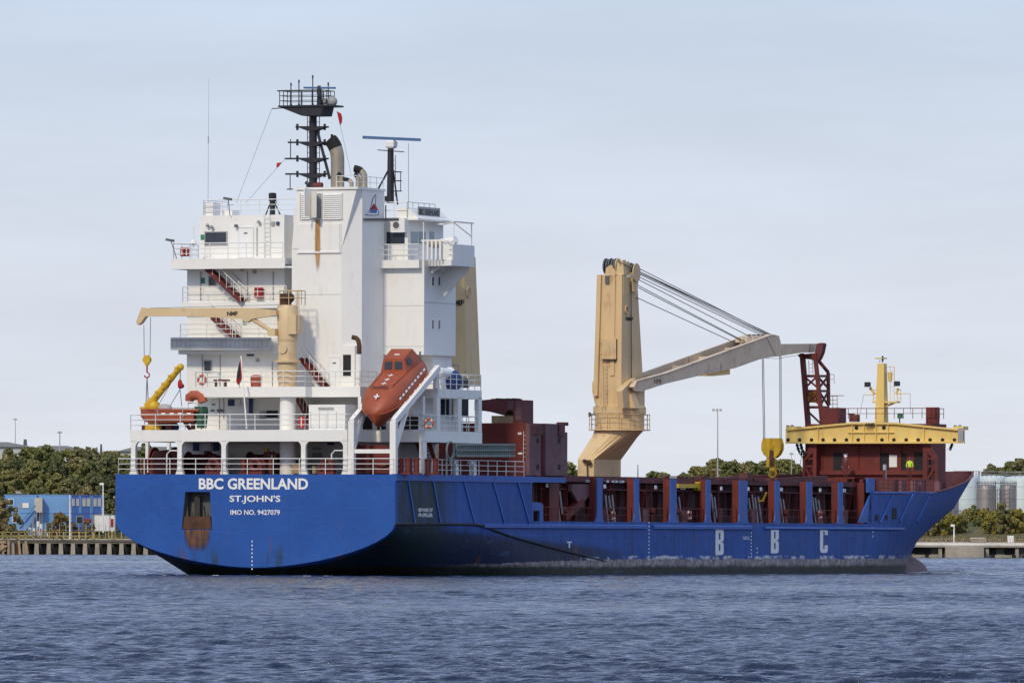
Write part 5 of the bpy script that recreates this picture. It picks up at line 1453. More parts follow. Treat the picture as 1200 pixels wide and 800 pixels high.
part('jib_head_sheave', 'grey_dark', lambda mb: [mb.tube([Jn(901,397.5)+Vector((-0.4-k*0.4,0,0)), Jn(901,397.5)+Vector((-0.6-k*0.4,0,0))], 0.42, 14) for k in range(4)], jib)
def f(mb): uprism(mb, [(914,403),(966,402.5),(966,411),(952,413),(940,413),(914,417)], gn-0.3, gn-1.9)
part('jib_nose', 'jib', f, jib)
part('jib_lettering', 'rust_dark', lambda mb: letter_u(mb, 'NMF', (766.5,443.5), (775.5,450), gn+0.015, 0.0), jib)
def f(mb):
    top = [(724,306,0.0),(725,308,-0.3),(749,318,-0.2),(749,321,-0.7),(750,325,-1.0),(749,328,0.0),(747,334,-0.4),(748,337,-0.9),(746,348.5,0.0),(732,306,-0.6)]
    end = [(906,393),(904,394),(903,394.5),(901,395),(899,396),(888,399),(878,403),(880,405),(873,407),(905,393.5)]
    for (x, y, du), (ex, ey) in zip(top, end):
        mb.tube([U(x, y, TA['tr'].x+0.1+du), U(ex, ey, gn-0.5+du)], 0.032, 5)
part('luffing_rope', 'rope', f, cr2)
hx = gn-1.0
def f(mb):
    for (a, b) in (((894,420.5),(895.5,514)), ((914.5,417),(914.8,514))):
        for k in (-0.06, 0.06): mb.tube([U(*a, hx)+Vector((k,0,0)), U(*b, hx)+Vector((k,0,0))], 0.03, 5)
    mb.tube([U(895,419.5,hx), U(912,420,hx), U(925,417.5,hx), U(934,416.5,hx)], 0.022, 4)
part('hoist_rope', 'rope', f, cr2)
hv = U(905, 520, hx).y
def f(mb):
    c = V(905.3, 524, hv); r = 0.83
    pts = [V(x, y, hv) for x, y in ((896,513.2),(914.8,513.2),(916.8,520),(916.5,527),(913.8,532.5),(909.5,536.5),(901.5,536.5),(896.5,532.5),(894,527),(894,520))]
    mb.prism([(p.x, p.z) for p in pts], 'v', hv-0.35, hv+0.35)
    mb.tube([c+Vector((0,-0.42,0.1)), c+Vector((0,-0.34,0.1))], 0.25, 12)
hkb = part('hook_block', 'yellow', f, cr2)
def f(mb):
    a = V(902.5,536,hv); b = V(908.5,549,hv); mb.box(V(901.5,0,hv).x, V(909,0,hv).x, hv-0.25, hv+0.25, V(0,547,hv).z, V(0,535.5,hv).z)
    mb.ball(V(905.5,550.5,hv), 0.30); mb.tube([V(905.3,551,hv)+Vector((0.32*math.cos(a_),0,-0.25+0.32*math.sin(a_))) for a_ in (1.6,0.8,0,-0.8,-1.6,-2.4,-3.0)], 0.10, 8)
part('hook', 'yellow', f, hkb, smooth=True)
def f(mb): vbox(mb, 901.6, 527.5, 906.6, 546, hv-0.37, hv-0.3)
part('swivel_shank', 'rust_dark', f, hkb)

# ------------------------------------------------------------------ forecastle house, spreader beam, masts
vF0 = 117.0
def G(x, y): return V(x, y, vF0)
zf0 = 6.36
def f(mb):
    mb.box(G(945.5,0).x, G(1093,0).x, vF0, vF0+3.3, zf0, G(1000,500).z)
    mb.box(G(945.5,0).x-0.02, G(1093,0).x+0.02, vF0-0.02, vF0+3.4, G(1000,500).z-0.01, G(1000,496.5).z)
    mb.box(G(961,0).x, G(1100,0).x, vF0-0.3, vF0+0.01, G(1000,556).z, G(1000,551).z)
fch = part('forecastle_house', 'red', f)
def f(mb):
    for x0, x1 in ((976.5,987),(1031,1041.5),(1071,1082)): vbox(mb, x0, 530, x1, 553, vF0-0.02, vF0+0.02)
    vbox(mb, 1056, 531, 1062, 553, vF0-0.02, vF0+0.02)
part('doorway', 'dark', f, fch)
part('window', 'letter', lambda mb: vbox(mb, 1042, 533, 1051, 547, vF0-0.05, vF0), fch, label='white blind behind the square window')
part('door_sign', 'letter_worn', lambda mb: vbox(mb, 988.5, 531.5, 993, 534, vF0-0.05, vF0), fch)
def f(mb):
    for x in (963, 1005, 1030, 1055): vbox(mb, x, 521, x+1, 552, vF0-0.12, vF0)
part('wall_stiffener', 'red', f, fch)
def brack(x0, x1, dirn):
    def f(mb):
        vbox(mb, x0, 519, x1, 577, vF0-1.0, vF0-0.6)
        a = x0 if dirn < 0 else x1
        vprism(mb, [(a,521),(a+dirn*3,521),(a+dirn*12,537),(a+dirn*12,577),(a+dirn*9,577),(a+dirn*9,540),(a,530)], vF0-1.0, vF0-0.7)
        for y in (536, 545): vbox(mb, min(a,a+dirn*12), y, max(a,a+dirn*12), y+2, vF0-0.95, vF0-0.75)
        mb.beam(V(a, 562, vF0-0.85), V(a+dirn*10, 546, vF0-0.85), 0.15, 0.2)
    part('beam_support', 'red', f)
brack(952.5, 956.5, -1); brack(1081.5, 1086.5, 1)
def f(mb):
    vprism(mb, [(920.5,518.5),(920.5,502),(997,494.8),(1048,494.8),(1129.5,503),(1129.5,519.2)], vF0-1.25, vF0-1.05)
    vprism(mb, [(920.5,504.3),(920.5,502),(997,494.8),(1048,494.8),(1129.5,503),(1129.5,505),(1048,496.9),(997,496.9)], vF0-1.5, vF0-1.25)
    vbox(mb, 920.5, 517.2, 1129.5, 519.3, vF0-1.5, vF0-1.25)
    vprism(mb, [(920.5,518.5),(920.5,502),(997,494.8),(1048,494.8),(1129.5,503),(1129.5,519.2)], vF0-0.35, vF0-0.2)
    for x in (958,998,1012,1026,1040,1082):
        vbox(mb, x, 496.5 if 990 < x < 1050 else 499.5, x+0.8, 517.2, vF0-1.42, vF0-1.25)
    vbox(mb, 993.5, 506, 1047, 507, vF0-1.4, vF0-1.25)
    vbox(mb, 921.5, 499.3, 933.5, 503, vF0-1.4, vF0-0.3); vbox(mb, 1117, 499.3, 1129, 503.5, vF0-1.4, vF0-0.3)
beam_root = on_ship('spreader_beam', (G(1025,0).x, vF0-1, G(0,519.3).z), 'long pale yellow lifting beam with a row of dark holes across the forecastle house', 'lifting beam')
def reloc(o):        # hand a ship-space mesh over to a thing of its own that stands on the ship
    return o
def thing_part(name, mats, fn, root, smooth=False, label=None):
    mb = MB(); fn(mb); inv = root.matrix_basis.inverted() @ SHIP_M
    mb.v = [tuple(inv @ Vector(p)) for p in mb.v]
    o = mb.build(name, mats, root, smooth, label)
    return o
def _basis(o): o.matrix_basis = Matrix.Translation(o.location) @ o.rotation_euler.to_matrix().to_4x4(); return o
thing_part('beam_body', 'beam_yellow', f, beam_root)
def f(mb):
    for x in (923.5,937,951,964.5,978,992,1005.7,1033.6,1047.5,1062,1076,1090,1104.5,1118.5):
        c = V(x, 515.3, vF0-1.26); mb.tube([c, c+Vector((0,-0.02,0))], 0.16, 12)
    for x, y in ((1003.7,501),(1035.8,501)): c = V(x, y, vF0-1.26); mb.tube([c, c+Vector((0,-0.02,0))], 0.17, 12)
thing_part('beam_hole', 'soot', f, beam_root)
thing_part('beam_lettering', 'letter_black', lambda mb: (letter_v(mb, 'NMF', (1014.5,495.5), (1024.5,499.5), vF0-1.53, 0.05), letter_v(mb, 'SWL', (1014.5,500.5), (1023,502.2), vF0-1.44, 0.0), letter_v(mb, '700 T', (1016,503.5), (1023,505), vF0-1.44, 0.0)), beam_root)
thing_part('beam_shackle', 'grey_dark', lambda mb: [mb.tube([V(x,y,vF0-0.9), V(x+2.6,y,vF0-0.9)], 0.16, 10) for x, y in ((922,500.2),(927,500),(1118,500.2),(1123.5,500))], beam_root)
thing_part('beam_end_plate', 'grey', lambda mb: vbox(mb, 1122.5, 501.5, 1128.5, 518, vF0-1.53, vF0-1.25), beam_root)
def f(mb):
    for a, b, c in (((933.5,519),(936,528),(942,536)),((938,519),(940,527),(944,533))):
        for p, q in ((a,b),(b,c)):
            for i in range(5):
                c0 = V(*p, vF0-1.1).lerp(V(*q, vF0-1.1), (i+0.5)/5); mb.ring(c0, 0.11, 0.045, 'v' if i % 2 else 'u', 8, 5)
    for i in range(6): mb.ring(V(1116-i*0.5, 520+i*1.2, vF0-1.1), 0.10, 0.04, 'v' if i%2 else 'u', 8, 5)
thing_part('lifting_chain', 'soot', f, beam_root)
# jib crutch
vQ = vF0+3.0
def H(x, y, v=vQ): return V(x, y, v)
def f(mb):
    hw = 0.9
    L = [H(946.5,500,vQ-hw), H(939.5,414,vQ-hw)]; Rr = [H(964,500,vQ-hw), H(955,414,vQ-hw)]
    L2 = [H(971,475,vQ+hw*1.6), H(970.5,436,vQ+hw*1.6), H(958,421,vQ+hw*1.6)]
    for p in (L, Rr): mb.beam(p[0], p[1], 0.30, 0.30)
    for a, b in zip(L2, L2[1:]): mb.beam(a, b, 0.24, 0.24)
    mb.beam(H(949,500,vQ+hw*1.6), H(942,416,vQ+hw*1.6), 0.2, 0.2)
    for y in (440.5, 458, 477):
        l = L[0].lerp(L[1], (500-y)/86); r = Rr[0].lerp(Rr[1], (500-y)/86); mb.beam(l, r, 0.2, 0.22); mb.beam(r, H(970.8,y,vQ+hw*1.6), 0.18, 0.2)
    for ya, yb in ((440.5,455),(458,475),(480,498)):
        l = L[0].lerp(L[1], (500-ya)/86); r = Rr[0].lerp(Rr[1], (500-yb)/86); mb.beam(l, r, 0.14, 0.14)
        if yb < 480:
            l = L[0].lerp(L[1], (500-yb)/86); r = Rr[0].lerp(Rr[1], (500-ya)/86); mb.beam(l, r, 0.14, 0.14)
            mb.beam(Rr[0].lerp(Rr[1], (500-ya)/86), H(970.8,yb,vQ+hw*1.6), 0.14, 0.14); mb.beam(Rr[0].lerp(Rr[1], (500-yb)/86), H(970.8,ya,vQ+hw*1.6), 0.14, 0.14)
crutch = part('jib_crutch', 'red', f)
def f(mb):
    vprism(mb, [(934,415.5),(938,420),(950,421),(957,424),(960,420),(963,413),(965,403),(963,401.5),(957,402.5),(955,413.5)], vQ-0.9, vQ-0.2)
part('crutch_saddle', 'red_dark', f, crutch)
part('crutch_ladder', 'grey', lambda mb: ladder(mb, H(950.5,440,vQ+1), H(950,422,vQ+1), (1,0,0), 0.35, 0.3), crutch)
part('crutch_railing', 'red', lambda mb: (railing(mb, [H(971,449.5,vQ+1), H(977.5,449.5,vQ+1)], 0.75, 2, 0.45, 0.02), railing(mb, [H(971,478,vQ), H(981,478,vQ)], 1.0, 3, 0.5, 0.025), mb.tube([H(971,463.5,vQ), H(989,463.3,vQ)], 0.03, 5)), crutch)
part('hanging_basket', 'yellow', lambda mb: mb.loft([[(H(x,y).x, vQ+dv, H(x,y).z) for x, dv in ((948-s,-0.4),(958+s,-0.4),(958+s,0.4),(948-s,0.4))] for y, s in ((459.5,0),(466,0.5),(471.5,-3))]), crutch)
part('crutch_base', 'red', lambda mb: vbox(mb, 963, 477.5, 982, 497, vF0+1.2, vF0+3.0), crutch)
# foremast, yellow
vY = vF0+2.5
def Yp(x, y): return V(x, y, vY)
def f(mb):
    def rg(x0, x1, y, d): a = Yp(x0,y); b = Yp(x1,y); return [(a.x,vY-d,a.z),(b.x,vY-d,a.z),(b.x,vY+d,a.z),(a.x,vY+d,a.z)]
    mb.loft([rg(1027.5,1038.5,496,0.5), rg(1030,1037.5,426,0.32)])
    mb.box(Yp(1029,0).x, Yp(1038.5,0).x, vY-0.5, vY+0.5, Yp(0,426).z, Yp(0,424.8).z)
    mb.beam(Yp(1024,471), Yp(1053,471), 0.7, 0.14)
    for x0 in (1023.5, 1051.5): railing(mb, [Yp(x0,471), Yp(x0+4,471)], 1.0, 3, 0.3, 0.03)
    mb.beam(Yp(1025,462), Yp(1019.5,454), 0.14, 0.2); mb.beam(Yp(1050,462), Yp(1052.5,455), 0.12, 0.16)
    mb.beam(Yp(1038,476), Yp(1052,470), 0.15, 0.15)
fm = part('foremast', 'beam_yellow', f)
def f(mb):
    ladder(mb, Yp(1045.5,471), Yp(1045.5,430), (1,0,0), 0.35, 0.3, 0.025); mb.tube([Yp(1038.5,429.5), Yp(1048,429.5)], 0.03, 5); mb.tube([Yp(1048,429.5), Yp(1048,447)], 0.03, 5)
    mb.tube([Yp(1024,462.5), Yp(1012,462.5)], 0.03, 5); mb.tube([Yp(1053,461), Yp(1066.5,461)], 0.03, 5)
part('mast_ladder', 'beam_yellow', f, fm)
part('mast_horn', 'beam_yellow', lambda mb: mb.tube([Yp(1043,447), Yp(1043,436)], [0.16,0.22], 10), fm, smooth=True)
part('mast_light', 'black', lambda mb: mb.tube([Yp(1034.3,423), Yp(1034.3,417)], 0.09, 8), fm)
part('mast_arm', 'white_clean', lambda mb: (mb.tube([Yp(1034.3,425.5), Yp(1034.3,422.5)], 0.06, 6), mb.tube([Yp(1031,424), Yp(1031,422.5)], 0.06, 6)), fm)
def f(mb):
    for x, y, s in ((1018.5,450.5,1),(1053,449.5,-1)): c = Yp(x,y); mb.loft([[(c.x+sx*w, vY-0.35+k, c.z+sz*w*0.85) for sx,sz in ((-1,-1),(1,-1),(1,1),(-1,1))] for k, w in ((-0.1,0.24),(0.3,0.17))])
part('mast_floodlight', 'black', f, fm)
part('mast_cable', 'rope', lambda mb: (mb.tube([Yp(1012,462.5), Yp(1008,484)], 0.015, 4), mb.tube([Yp(1066.5,461), Yp(1067,484)], 0.015, 4)), fm)
part('roof_housing', 'red', lambda mb: vbox(mb, 1085, 477, 1099, 497.5, vF0+1.5, vF0+1.9))
part('roof_vent', 'red_dark', lambda mb: (vbox(mb, 995, 485.5, 1004.5, 494, vF0+1, vF0+1.6), vbox(mb, 994, 484, 999, 486, vF0+1, vF0+1.5)))
part('roof_valve', 'green', lambda mb: (vbox(mb, 1051.5, 484, 1056.5, 490, vF0+1, vF0+1.3), vbox(mb, 1053.5,490,1054.5,497,vF0+1.1,vF0+1.2)))
part('roof_railing', 'red', lambda mb: railing(mb, [(G(983,0).x, vF0+0.4, G(0,497).z+0.3), (G(1091,0).x, vF0+0.4, G(0,497).z+0.3), (G(1091,0).x, vF0+3.2, G(0,497).z+0.3)], 0.85, 2, 0.85, 0.028))
part('bow_railing', 'red', lambda mb: railing(mb, [hull_pt(s, 6.36, 1)+Vector((-0.25,0,0)) for s in (VF+0.2, 96, 100, 104, 107)], 1.05, 3, 1.0, 0.03))
for px, w in ((1055,4.5),(1069.5,5),(1076.5,5),(1098,3)):
    p = U(px, 568, 8.8); part('fairlead_roller', 'red_pale', lambda mb: mb.box(8.6, 9.0, p.y, p.y+w/6.2, 6.36, 7.35))
def f(mb):
    for x, v in ((1015,110),(1027,112),(1040,109),(1092,112)):
        c = V(x, 570, v); mb.bbox(c.x-0.6, c.x+0.6, v, v+0.8, 6.36, 7.5)
    c = V(1036,560,111); mb.cyl(c.x, 111, 6.36, 8.3, 0.12, 0.12, 8)
part('windlass', 'red_dark', f)
part('grey_stanchion', 'grey_pole', lambda mb: vbox(mb, 1034.8, 544, 1037.6, 567, 112, 112.3))
part('bow_wire', 'rope', lambda mb: mb.tube([V(939,536,vF0-1), V(937.5,545,vF0-2), V(935.5,553,vF0-2)], 0.025, 4))

# ================================================================== THINGS STANDING OR HANGING ON THE SHIP
for o in (beam_root,): pass
# stacked hatch covers forward of the house
def thing(name, at, label, cat, group=None):
    return on_ship(name, at, label, cat, group)
vS0 = vR2+6.2 if False else 22.3
vS0 = U(620, 530, 10.2).y; vS1 = U(665, 530, 10.2).y
zs1 = V(600, 495.5, vS0).z
st1 = thing('hatch_cover_stack', (8, vS0, POOP), 'tall dark red hatch cover panels standing upright forward of the white deckhouse', 'hatch cover')
def f(mb):
    mb.box(0.5, 10.05, vS0, vS1-0.1, POOP-0.02, zs1)
thing_part('cover_plate', 'red', f, st1)
def f(mb):
    for (xa, xb, yt) in ((620.5,633.5,496),(639.5,656,496),(656.5,664.8,506)):
        ubox(mb, xa, yt, xb, 557, 10.3, 10.0)
thing_part('side_panel', 'red_pale', f, st1)
def f(mb):
    for xa, xb in ((629,632),(654,657)):
        for ya, yb in ((513,519),(544,550)): ubox(mb, xa, ya, xb, yb, 10.32, 10.2)
thing_part('lifting_socket', 'dark', f, st1)
def f(mb):
    ubox(mb, 626.5, 498, 636, 509, 10.42, 10.2); ubox(mb, 655.5, 497, 661.5, 511, 10.42, 10.2)
    p = U(642, 494, 9); pass
    for q in (U(658,497,9.8),): mb.box(9.4, 10.0, q.y, q.y+0.8, zs1-0.1, zs1+0.15)
thing_part('cleat', 'red_dark', f, st1)
thing_part('cover_ladder', 'letter_worn', lambda mb: ladder(mb, V(615.5,540,vS0-0.1), V(616,505,vS0-0.1), (1,0,0), 0.3, 0.3, 0.02), st1)
thing_part('cover_marking', 'letter_worn', lambda mb: (vbox(mb, 607,506.5,611,509,vS0-0.02,vS0), vbox(mb, 607,530,612,532,vS0-0.02,vS0)), st1)
st2 = thing('hatch_cover', (6, vS0+0.3, zs1), 'short maroon hatch cover section resting on top of the taller red covers', 'hatch cover')
def f(mb):
    vprism(mb, [(556,481),(556,469.5),(577,467.5),(612,468.5),(612,496),(602,496),(602,484),(599,481),(595,481),(592,484),(592,487),(575,482.5),(565,481)], vS0+0.25, vS0+2.2)
thing_part('cover_body', 'red_dark', f, st2)
thing_part('timber_block', 'wood', lambda mb: vbox(mb, 576, 487, 601.5, 495.4, vS0+0.5, vS0+1.6), st2)
def f(mb):
    r_ = random.Random(3)
    for i in range(12): x = 576+i*2.4+r_.uniform(-.5,.5); vbox(mb, x, 466.3+r_.uniform(0,1), x+1.7, 468.6, vS0+0.4, vS0+1.5)
thing_part('lashing_twist_lock', 'soot', f, st2)
thing_part('chafed_plate', 'red_pale', lambda mb: (vbox(mb, 595, 469.5, 602, 479, vS0+0.2, vS0+0.25), vbox(mb, 604, 469.5, 611, 492, vS0+0.2, vS0+0.25)), st2)

# freefall lifeboat
ra0 = V(437, 494, 1.0)
lb_top = V(487, 418, 7.2)
lifeboat = thing('freefall_lifeboat', (V(437,494,1.0).x, 1.0, V(437,494,1.0).z), 'enclosed orange lifeboat with white crosses tilted bow-down on its launching ramp', 'lifeboat')
A0 = V(437.0, 487, 0.6); ang = math.atan2(rb.z-ra.z, rb.y-ra.y)
fx = Vector((0, math.cos(ang), math.sin(ang))); upv = Vector((0, -math.sin(ang), math.cos(ang)))
def LB(s, x, h): return Vector((A0.x+x, 0, 0)) + Vector((0, A0.y, A0.z)) + fx*s + upv*h      # along, across, up
Llen = 6.9
def hull_ring(s, n=26):
    t = s/Llen
    w = 1.55*min(1.0, (1-max(0, (0.36-t)/0.36)**2.0))**0.6 if t < 0.36 else 1.55*(1-0.12*max(0, (t-0.75)/0.25)**2)
    w = max(w, 0.05)
    keel = -0.15 + (-0.95)*(-1) * 0 - 1.05*min(1, (t/0.25))**0.5
    keel = -1.25 + 0.55*max(0, 1-t/0.10)**1.3
    gun = 0.0
    top = 1.28*min(1, (t/0.30)**0.55 if t > 0 else 0) + 0.0
    top = max(top, 0.04)
    pts = []
    for j in range(n):
        a = 2*math.pi*j/n; c, sn = math.cos(a), math.sin(a)
        if sn >= 0: x = w*(abs(c)**0.75)*(1 if c >= 0 else -1); h = gun+top*(sn**0.85)
        else: x = w*((1-abs(sn))**0.75)*(1 if c >= 0 else -1); h = gun+keel*(abs(sn)**0.9)
        pts.append(LB(s, x*1.0, h))
    return pts
def f(mb): mb.loft([hull_ring(s) for s in (0.02,0.1,0.25,0.5,0.8,1.2,1.7,2.3,3.0,4.0,5.0,6.0,6.5,Llen)])
lbh = thing_part('lifeboat_hull', 'orange', f, lifeboat, smooth=True)
def f(mb):
    s0 = 4.7; s1 = 6.4
    lo = [LB(s0-0.35,-1.0,1.05), LB(s0-0.35,1.0,1.05), LB(s1+0.3,1.15,1.0), LB(s1+0.3,-1.15,1.0)]
    hi = [LB(s0+0.15,-0.78,1.98), LB(s0+0.15,0.78,1.98), LB(s1,0.80,1.98), LB(s1,-0.80,1.98)]
    mb.loft([lo, hi])
cn = thing_part('conning_cockpit', 'orange', f, lifeboat)
def f(mb):
    for x0, x1 in ((-0.72,-0.12),(0.12,0.72)):
        q = [LB(4.7-0.36+0.5*k-0.04+0.02, x*(1-0.12*k), 1.05+0.93*k+0.03) for x, k in ((x0,0.30),(x1,0.30),(x1,0.80),(x0,0.80))]; mb.add(q, [(0,1,2,3)])
    q = [LB(s, x, h) for s, x, h in ((4.95,1.0,1.35),(5.5,1.03,1.35),(5.5,0.89,1.78),(5.05,0.86,1.78))]; mb.add([p+Vector((0.03,0,0.02)) for p in q], [(0,1,2,3)])
thing_part('cockpit_window', 'glass', f, lifeboat)
def f(mb):
    for s, x, sc in ((0.95,0.1,1.0),(2.35,0.15,1),(2.95,0.15,1),(3.6,0.15,1)):
        h = 1.0 if s < 1.2 else 1.30
        for dx, ds in ((0.19,0.045),(0.045,0.19)):
            q = [LB(s+a*ds, x+b*dx, h+0.02+(0.0 if s > 1.2 else a*ds*0.5)) for a, b in ((-1,-1),(-1,1),(1,1),(1,-1))]; mb.add(q, [(0,1,2,3)])
    q = [LB(s, x, 2.0) for s, x in ((5.4,-0.2),(5.4,0.2),(5.55,0.2),(5.55,-0.2))]; mb.add(q, [(0,1,2,3)])
    for i in range(9):
        s = 1.5+i*0.55; q = [LB(s+a, 1.49-(b-0.0)*0.5+0.03, 0.50+b) for a, b in ((0,-0.05),(0.34,-0.05),(0.34,0.06),(0,0.06))]; mb.add(q, [(0,1,2,3)])
thing_part('reflective_cross', 'letter', f, lifeboat)
def f(mb):
    vs, fs = text_mb('V2CN2', 0.28, 1.5, 0.03)
    mb.add([LB(1.75+z, -0.85+x, 1.28+0.0) for x, z in vs], fs)
thing_part('lifeboat_lettering', 'letter_black', f, lifeboat)
def f(mb):
    for sx in (-1, 1): mb.tube([LB(s, sx*1.57, 0.0) if s > 2 else LB(s, sx*1.55*min(1.0,(1-max(0,(0.36-s/Llen)/0.36)**2))**0.6+sx*0.02, 0.0) for s in (0.15,0.4,0.8,1.4,2.2,3.5,5,6.6)], 0.06, 6)
    mb.tube([LB(2.2,-0.75,1.24), LB(4.2,-0.8,1.24)], 0.03, 5); mb.tube([LB(2.2,0.85,1.22), LB(6.2,1.15,1.05)], 0.03, 5)
thing_part('fender_line', 'orange', f, lifeboat)
def f(mb):
    mb.ball(LB(6.7, 0.9, 1.1), 0.25); mb.tube([LB(6.3,1.1,0.9), LB(6.9,1.1,1.5)], 0.07, 6); mb.tube([LB(6.8,-0.6,1.0), LB(6.8,-0.6,1.6)], 0.05, 6)
thing_part('stern_fitting', 'grey_dark', f, lifeboat)

# rescue boat on the port quarter, with its davit
zA_ = zA
def f(mb):
    b = V(185, 503, 1.8)
    mb.cyl(V(181.5,0,1.8).x, 1.8, zA, V(0,478,1.8).z, 0.42, 0.32, 14); mb.cyl(V(181.5,0,1.8).x, 1.8, zA, zA+0.35, 0.6, 0.6, 14)
    mb.ball(V(180.5,476.5,1.8), 0.45); mb.box(V(167,0,1.8).x, V(182,0,1.8).x, 1.6, 2.0, V(0,480,1.8).z, V(0,477,1.8).z)
    p = V(173,477,1.8); q = V(211.5,430,1.8); mb.tube([p, p.lerp(q,0.15), p.lerp(q,0.17), q], [0.36,0.34,0.27,0.20], 10)
    mb.ball(q, 0.26)
    for t in (0.3,0.5,0.7,0.9): c = p.lerp(q, t); mb.box(c.x-0.08, c.x+0.12, 1.5, 2.1, c.z-0.1, c.z+0.3)
davit = part('rescue_davit', 'yellow', f, smooth=True)
def f(mb):
    mb.tube([V(211.5,432,1.8), V(211,446,1.8)], 0.03, 5); mb.tube([V(211,456,1.8), V(199,476,1.9)], 0.025, 4); mb.tube([V(211,456,1.8), V(213,476,1.9)], 0.025, 4)
    mb.tube([V(207,437,1.8), V(186,474,1.8)], 0.02, 4)
part('davit_wire', 'rope', f, davit)
part('davit_block', 'flag_red', lambda mb: (mb.ball(V(211,450,1.8), 0.25, sq=(0.7,0.6,1.4)), mb.ball(V(213,452,1.8), 0.18)), davit, smooth=True)
resc = thing('rescue_boat', (V(205,503,1.9).x, 1.9, zA), 'open orange rescue boat on its cradle at the port corner of the boat deck', 'rescue boat')
def f(mb):
    rings = []
    for px, w, top, bot in ((166,0.06,479.7,483),(169,0.55,480,489),(176,0.85,480.3,494.5),(190,1.0,480.5,495.5),(205,1.0,480.5,495),(220,0.95,480.5,494.5),(233,0.85,480.7,494)):
        t = V(px, top, 1.9); b = V(px, bot, 1.9)
        rings.append([(t.x, 1.9-w, t.z), (t.x, 1.9-w*0.98, t.z*0.25+b.z*0.75), (t.x, 1.9-w*0.85, b.z), (t.x, 1.9+w*0.85, b.z), (t.x, 1.9+w*0.98, t.z*0.25+b.z*0.75), (t.x, 1.9+w, t.z)])
    mb.loft(rings)
    a = V(165.5,480,1.0); b = V(233,480,1.0); mb.tube([V(165.8,480.2,1.6), V(170,480.2,1.15), V(178,480.2,0.95), V(233,480.6,1.0)], 0.09, 8)
thing_part('boat_hull', 'orange', f, resc)
thing_part('reflective_strip', 'letter', lambda mb: [vbox(mb, x, 483.5, x+4.5, 485.2, 0.90, 0.94) for x in (189,199,208.5,219)], resc)
def f(mb):
    for x in (184.5, 214): mb.tube([V(x,480,0.88), V(x+0.6,487,0.9), V(x,494,1.2)], 0.05, 5)
    mb.tube([V(190,478,1.9), V(232,478,1.9)], 0.03, 5)
    for x in (198,212,226): mb.tube([V(x,478,1.9), V(x,480.5,1.9)], 0.03, 5)
thing_part('grab_line', 'grey', f, resc)
thing_part('outboard_cover', 'grey_pole', lambda mb: (mb.ball(V(193,478,1.9), 0.5, sq=(1.2,0.8,0.6)), mb.ball(V(184,478.5,1.9), 0.35, sq=(1.2,0.8,0.7))), resc, smooth=True)
thing_part('boat_cradle', 'red', lambda mb: (mb.beam(V(216,494,1.9), V(223,503,1.9), 0.2, 0.2), mb.beam(V(226,494,1.9), V(226.5,503,1.9), 0.2, 0.25), mb.beam(V(217,495,1.9), V(229,495,1.9), 0.6, 0.15), mb.beam(V(196,495,1.9), V(199,503,1.9), 0.2, 0.4), mb.box(V(170,0,1.9).x, V(179,0,1.9).x, 1.6, 2.2, zA, zA+0.35)), resc)
tarp = thing('folded_tarpaulin', (V(201,503,2.6).x, 2.6, zA), 'dark blue tarpaulin heap under the orange rescue boat', 'tarpaulin')
thing_part('tarpaulin_cloth', 'blue_box', lambda mb: (mb.ball(V(187,500,2.6)+Vector((0,0,-0.05)), 0.55, sq=(1.1,0.8,0.9)), mb.ball(V(201,500.5,2.6), 0.5, sq=(1.2,0.8,0.9))), tarp, smooth=True)
net = thing('green_canvas_cover', (V(236,503,1.7).x, 1.7, zA), 'dark green canvas-wrapped gear beside the orange rescue boat', 'canvas cover')
thing_part('canvas_cloth', 'green', lambda mb: mb.loft([[(V(x+s*w,0,1.7).x, 1.7+d*0.45, V(0,y,1.7).z) for s, d in ((-1,-1),(0.3,-1.3),(1,-1),(1,1),(-1,1))] for x, y, w in ((238,502,2.5),(238.5,492,3.2),(238.5,482,4.2),(237,477,4.6))]), net)
slide = thing('rolled_fender', (V(230,475,2.4).x, 2.4, V(230,475,2.4).z), 'faded orange arched buoyant roll hanging above the boat deck', 'fender')
def f(mb):
    mb.tube([V(222,470,2.4), V(222.5,465.5,2.4), V(226,462.8,2.4), V(232,462.6,2.4), V(236.5,465,2.4), V(238,471,2.4)], [0.30,0.36,0.37,0.37,0.36,0.34], 14)
thing_part('fender_roll', 'orange_soft', f, slide, smooth=True)
thing_part('support_frame', 'rail', lambda mb: (mb.tube([V(220.5,472,2.4), V(220.5,503,2.4)], 0.04, 5), mb.tube([V(236,473,2.4), V(236,503,2.4)], 0.04, 5), mb.tube([V(220,472,2.4), V(239,472,2.4)], 0.04, 5)), slide)

# ensign, signal flags
ens = thing('ensign', (V(281,452,1.9).x, 1.9, V(281,452,1.9).z), 'limp red and black flag hanging from the sloping staff', 'flag')
thing_part('flag_staff', 'rail', lambda mb: mb.tube([V(289,502,0.5), V(282.5,417,1.9)], 0.05, 6), ens)
def f(mb, m=0):
    q = [V(282.3,420,1.9), V(278.5,437,1.9), V(277,447,1.9), V(278.8,450.5,1.9), V(282,445,1.95), V(283.6,430,1.95)]
    mb.add([p+Vector((0,-0.05,0)) for p in q]+[p+Vector((0.02,0.12,0)) for p in q], [(0,1,2,3,4,5),(11,10,9,8,7,6)]+[(i,(i+1)%6,6+(i+1)%6,6+i) for i in range(6)])
ef = thing_part('flag_cloth', 'flag_red', f, ens)
thing_part('flag_field', 'black', lambda mb: mb.prism([(p.x,p.z) for p in (V(281.5,424,1.9), V(278.6,437,1.9), V(278,444,1.9), V(280.3,444,1.9), V(281.7,434,1.9))], 'v', 1.78, 1.85), ens)
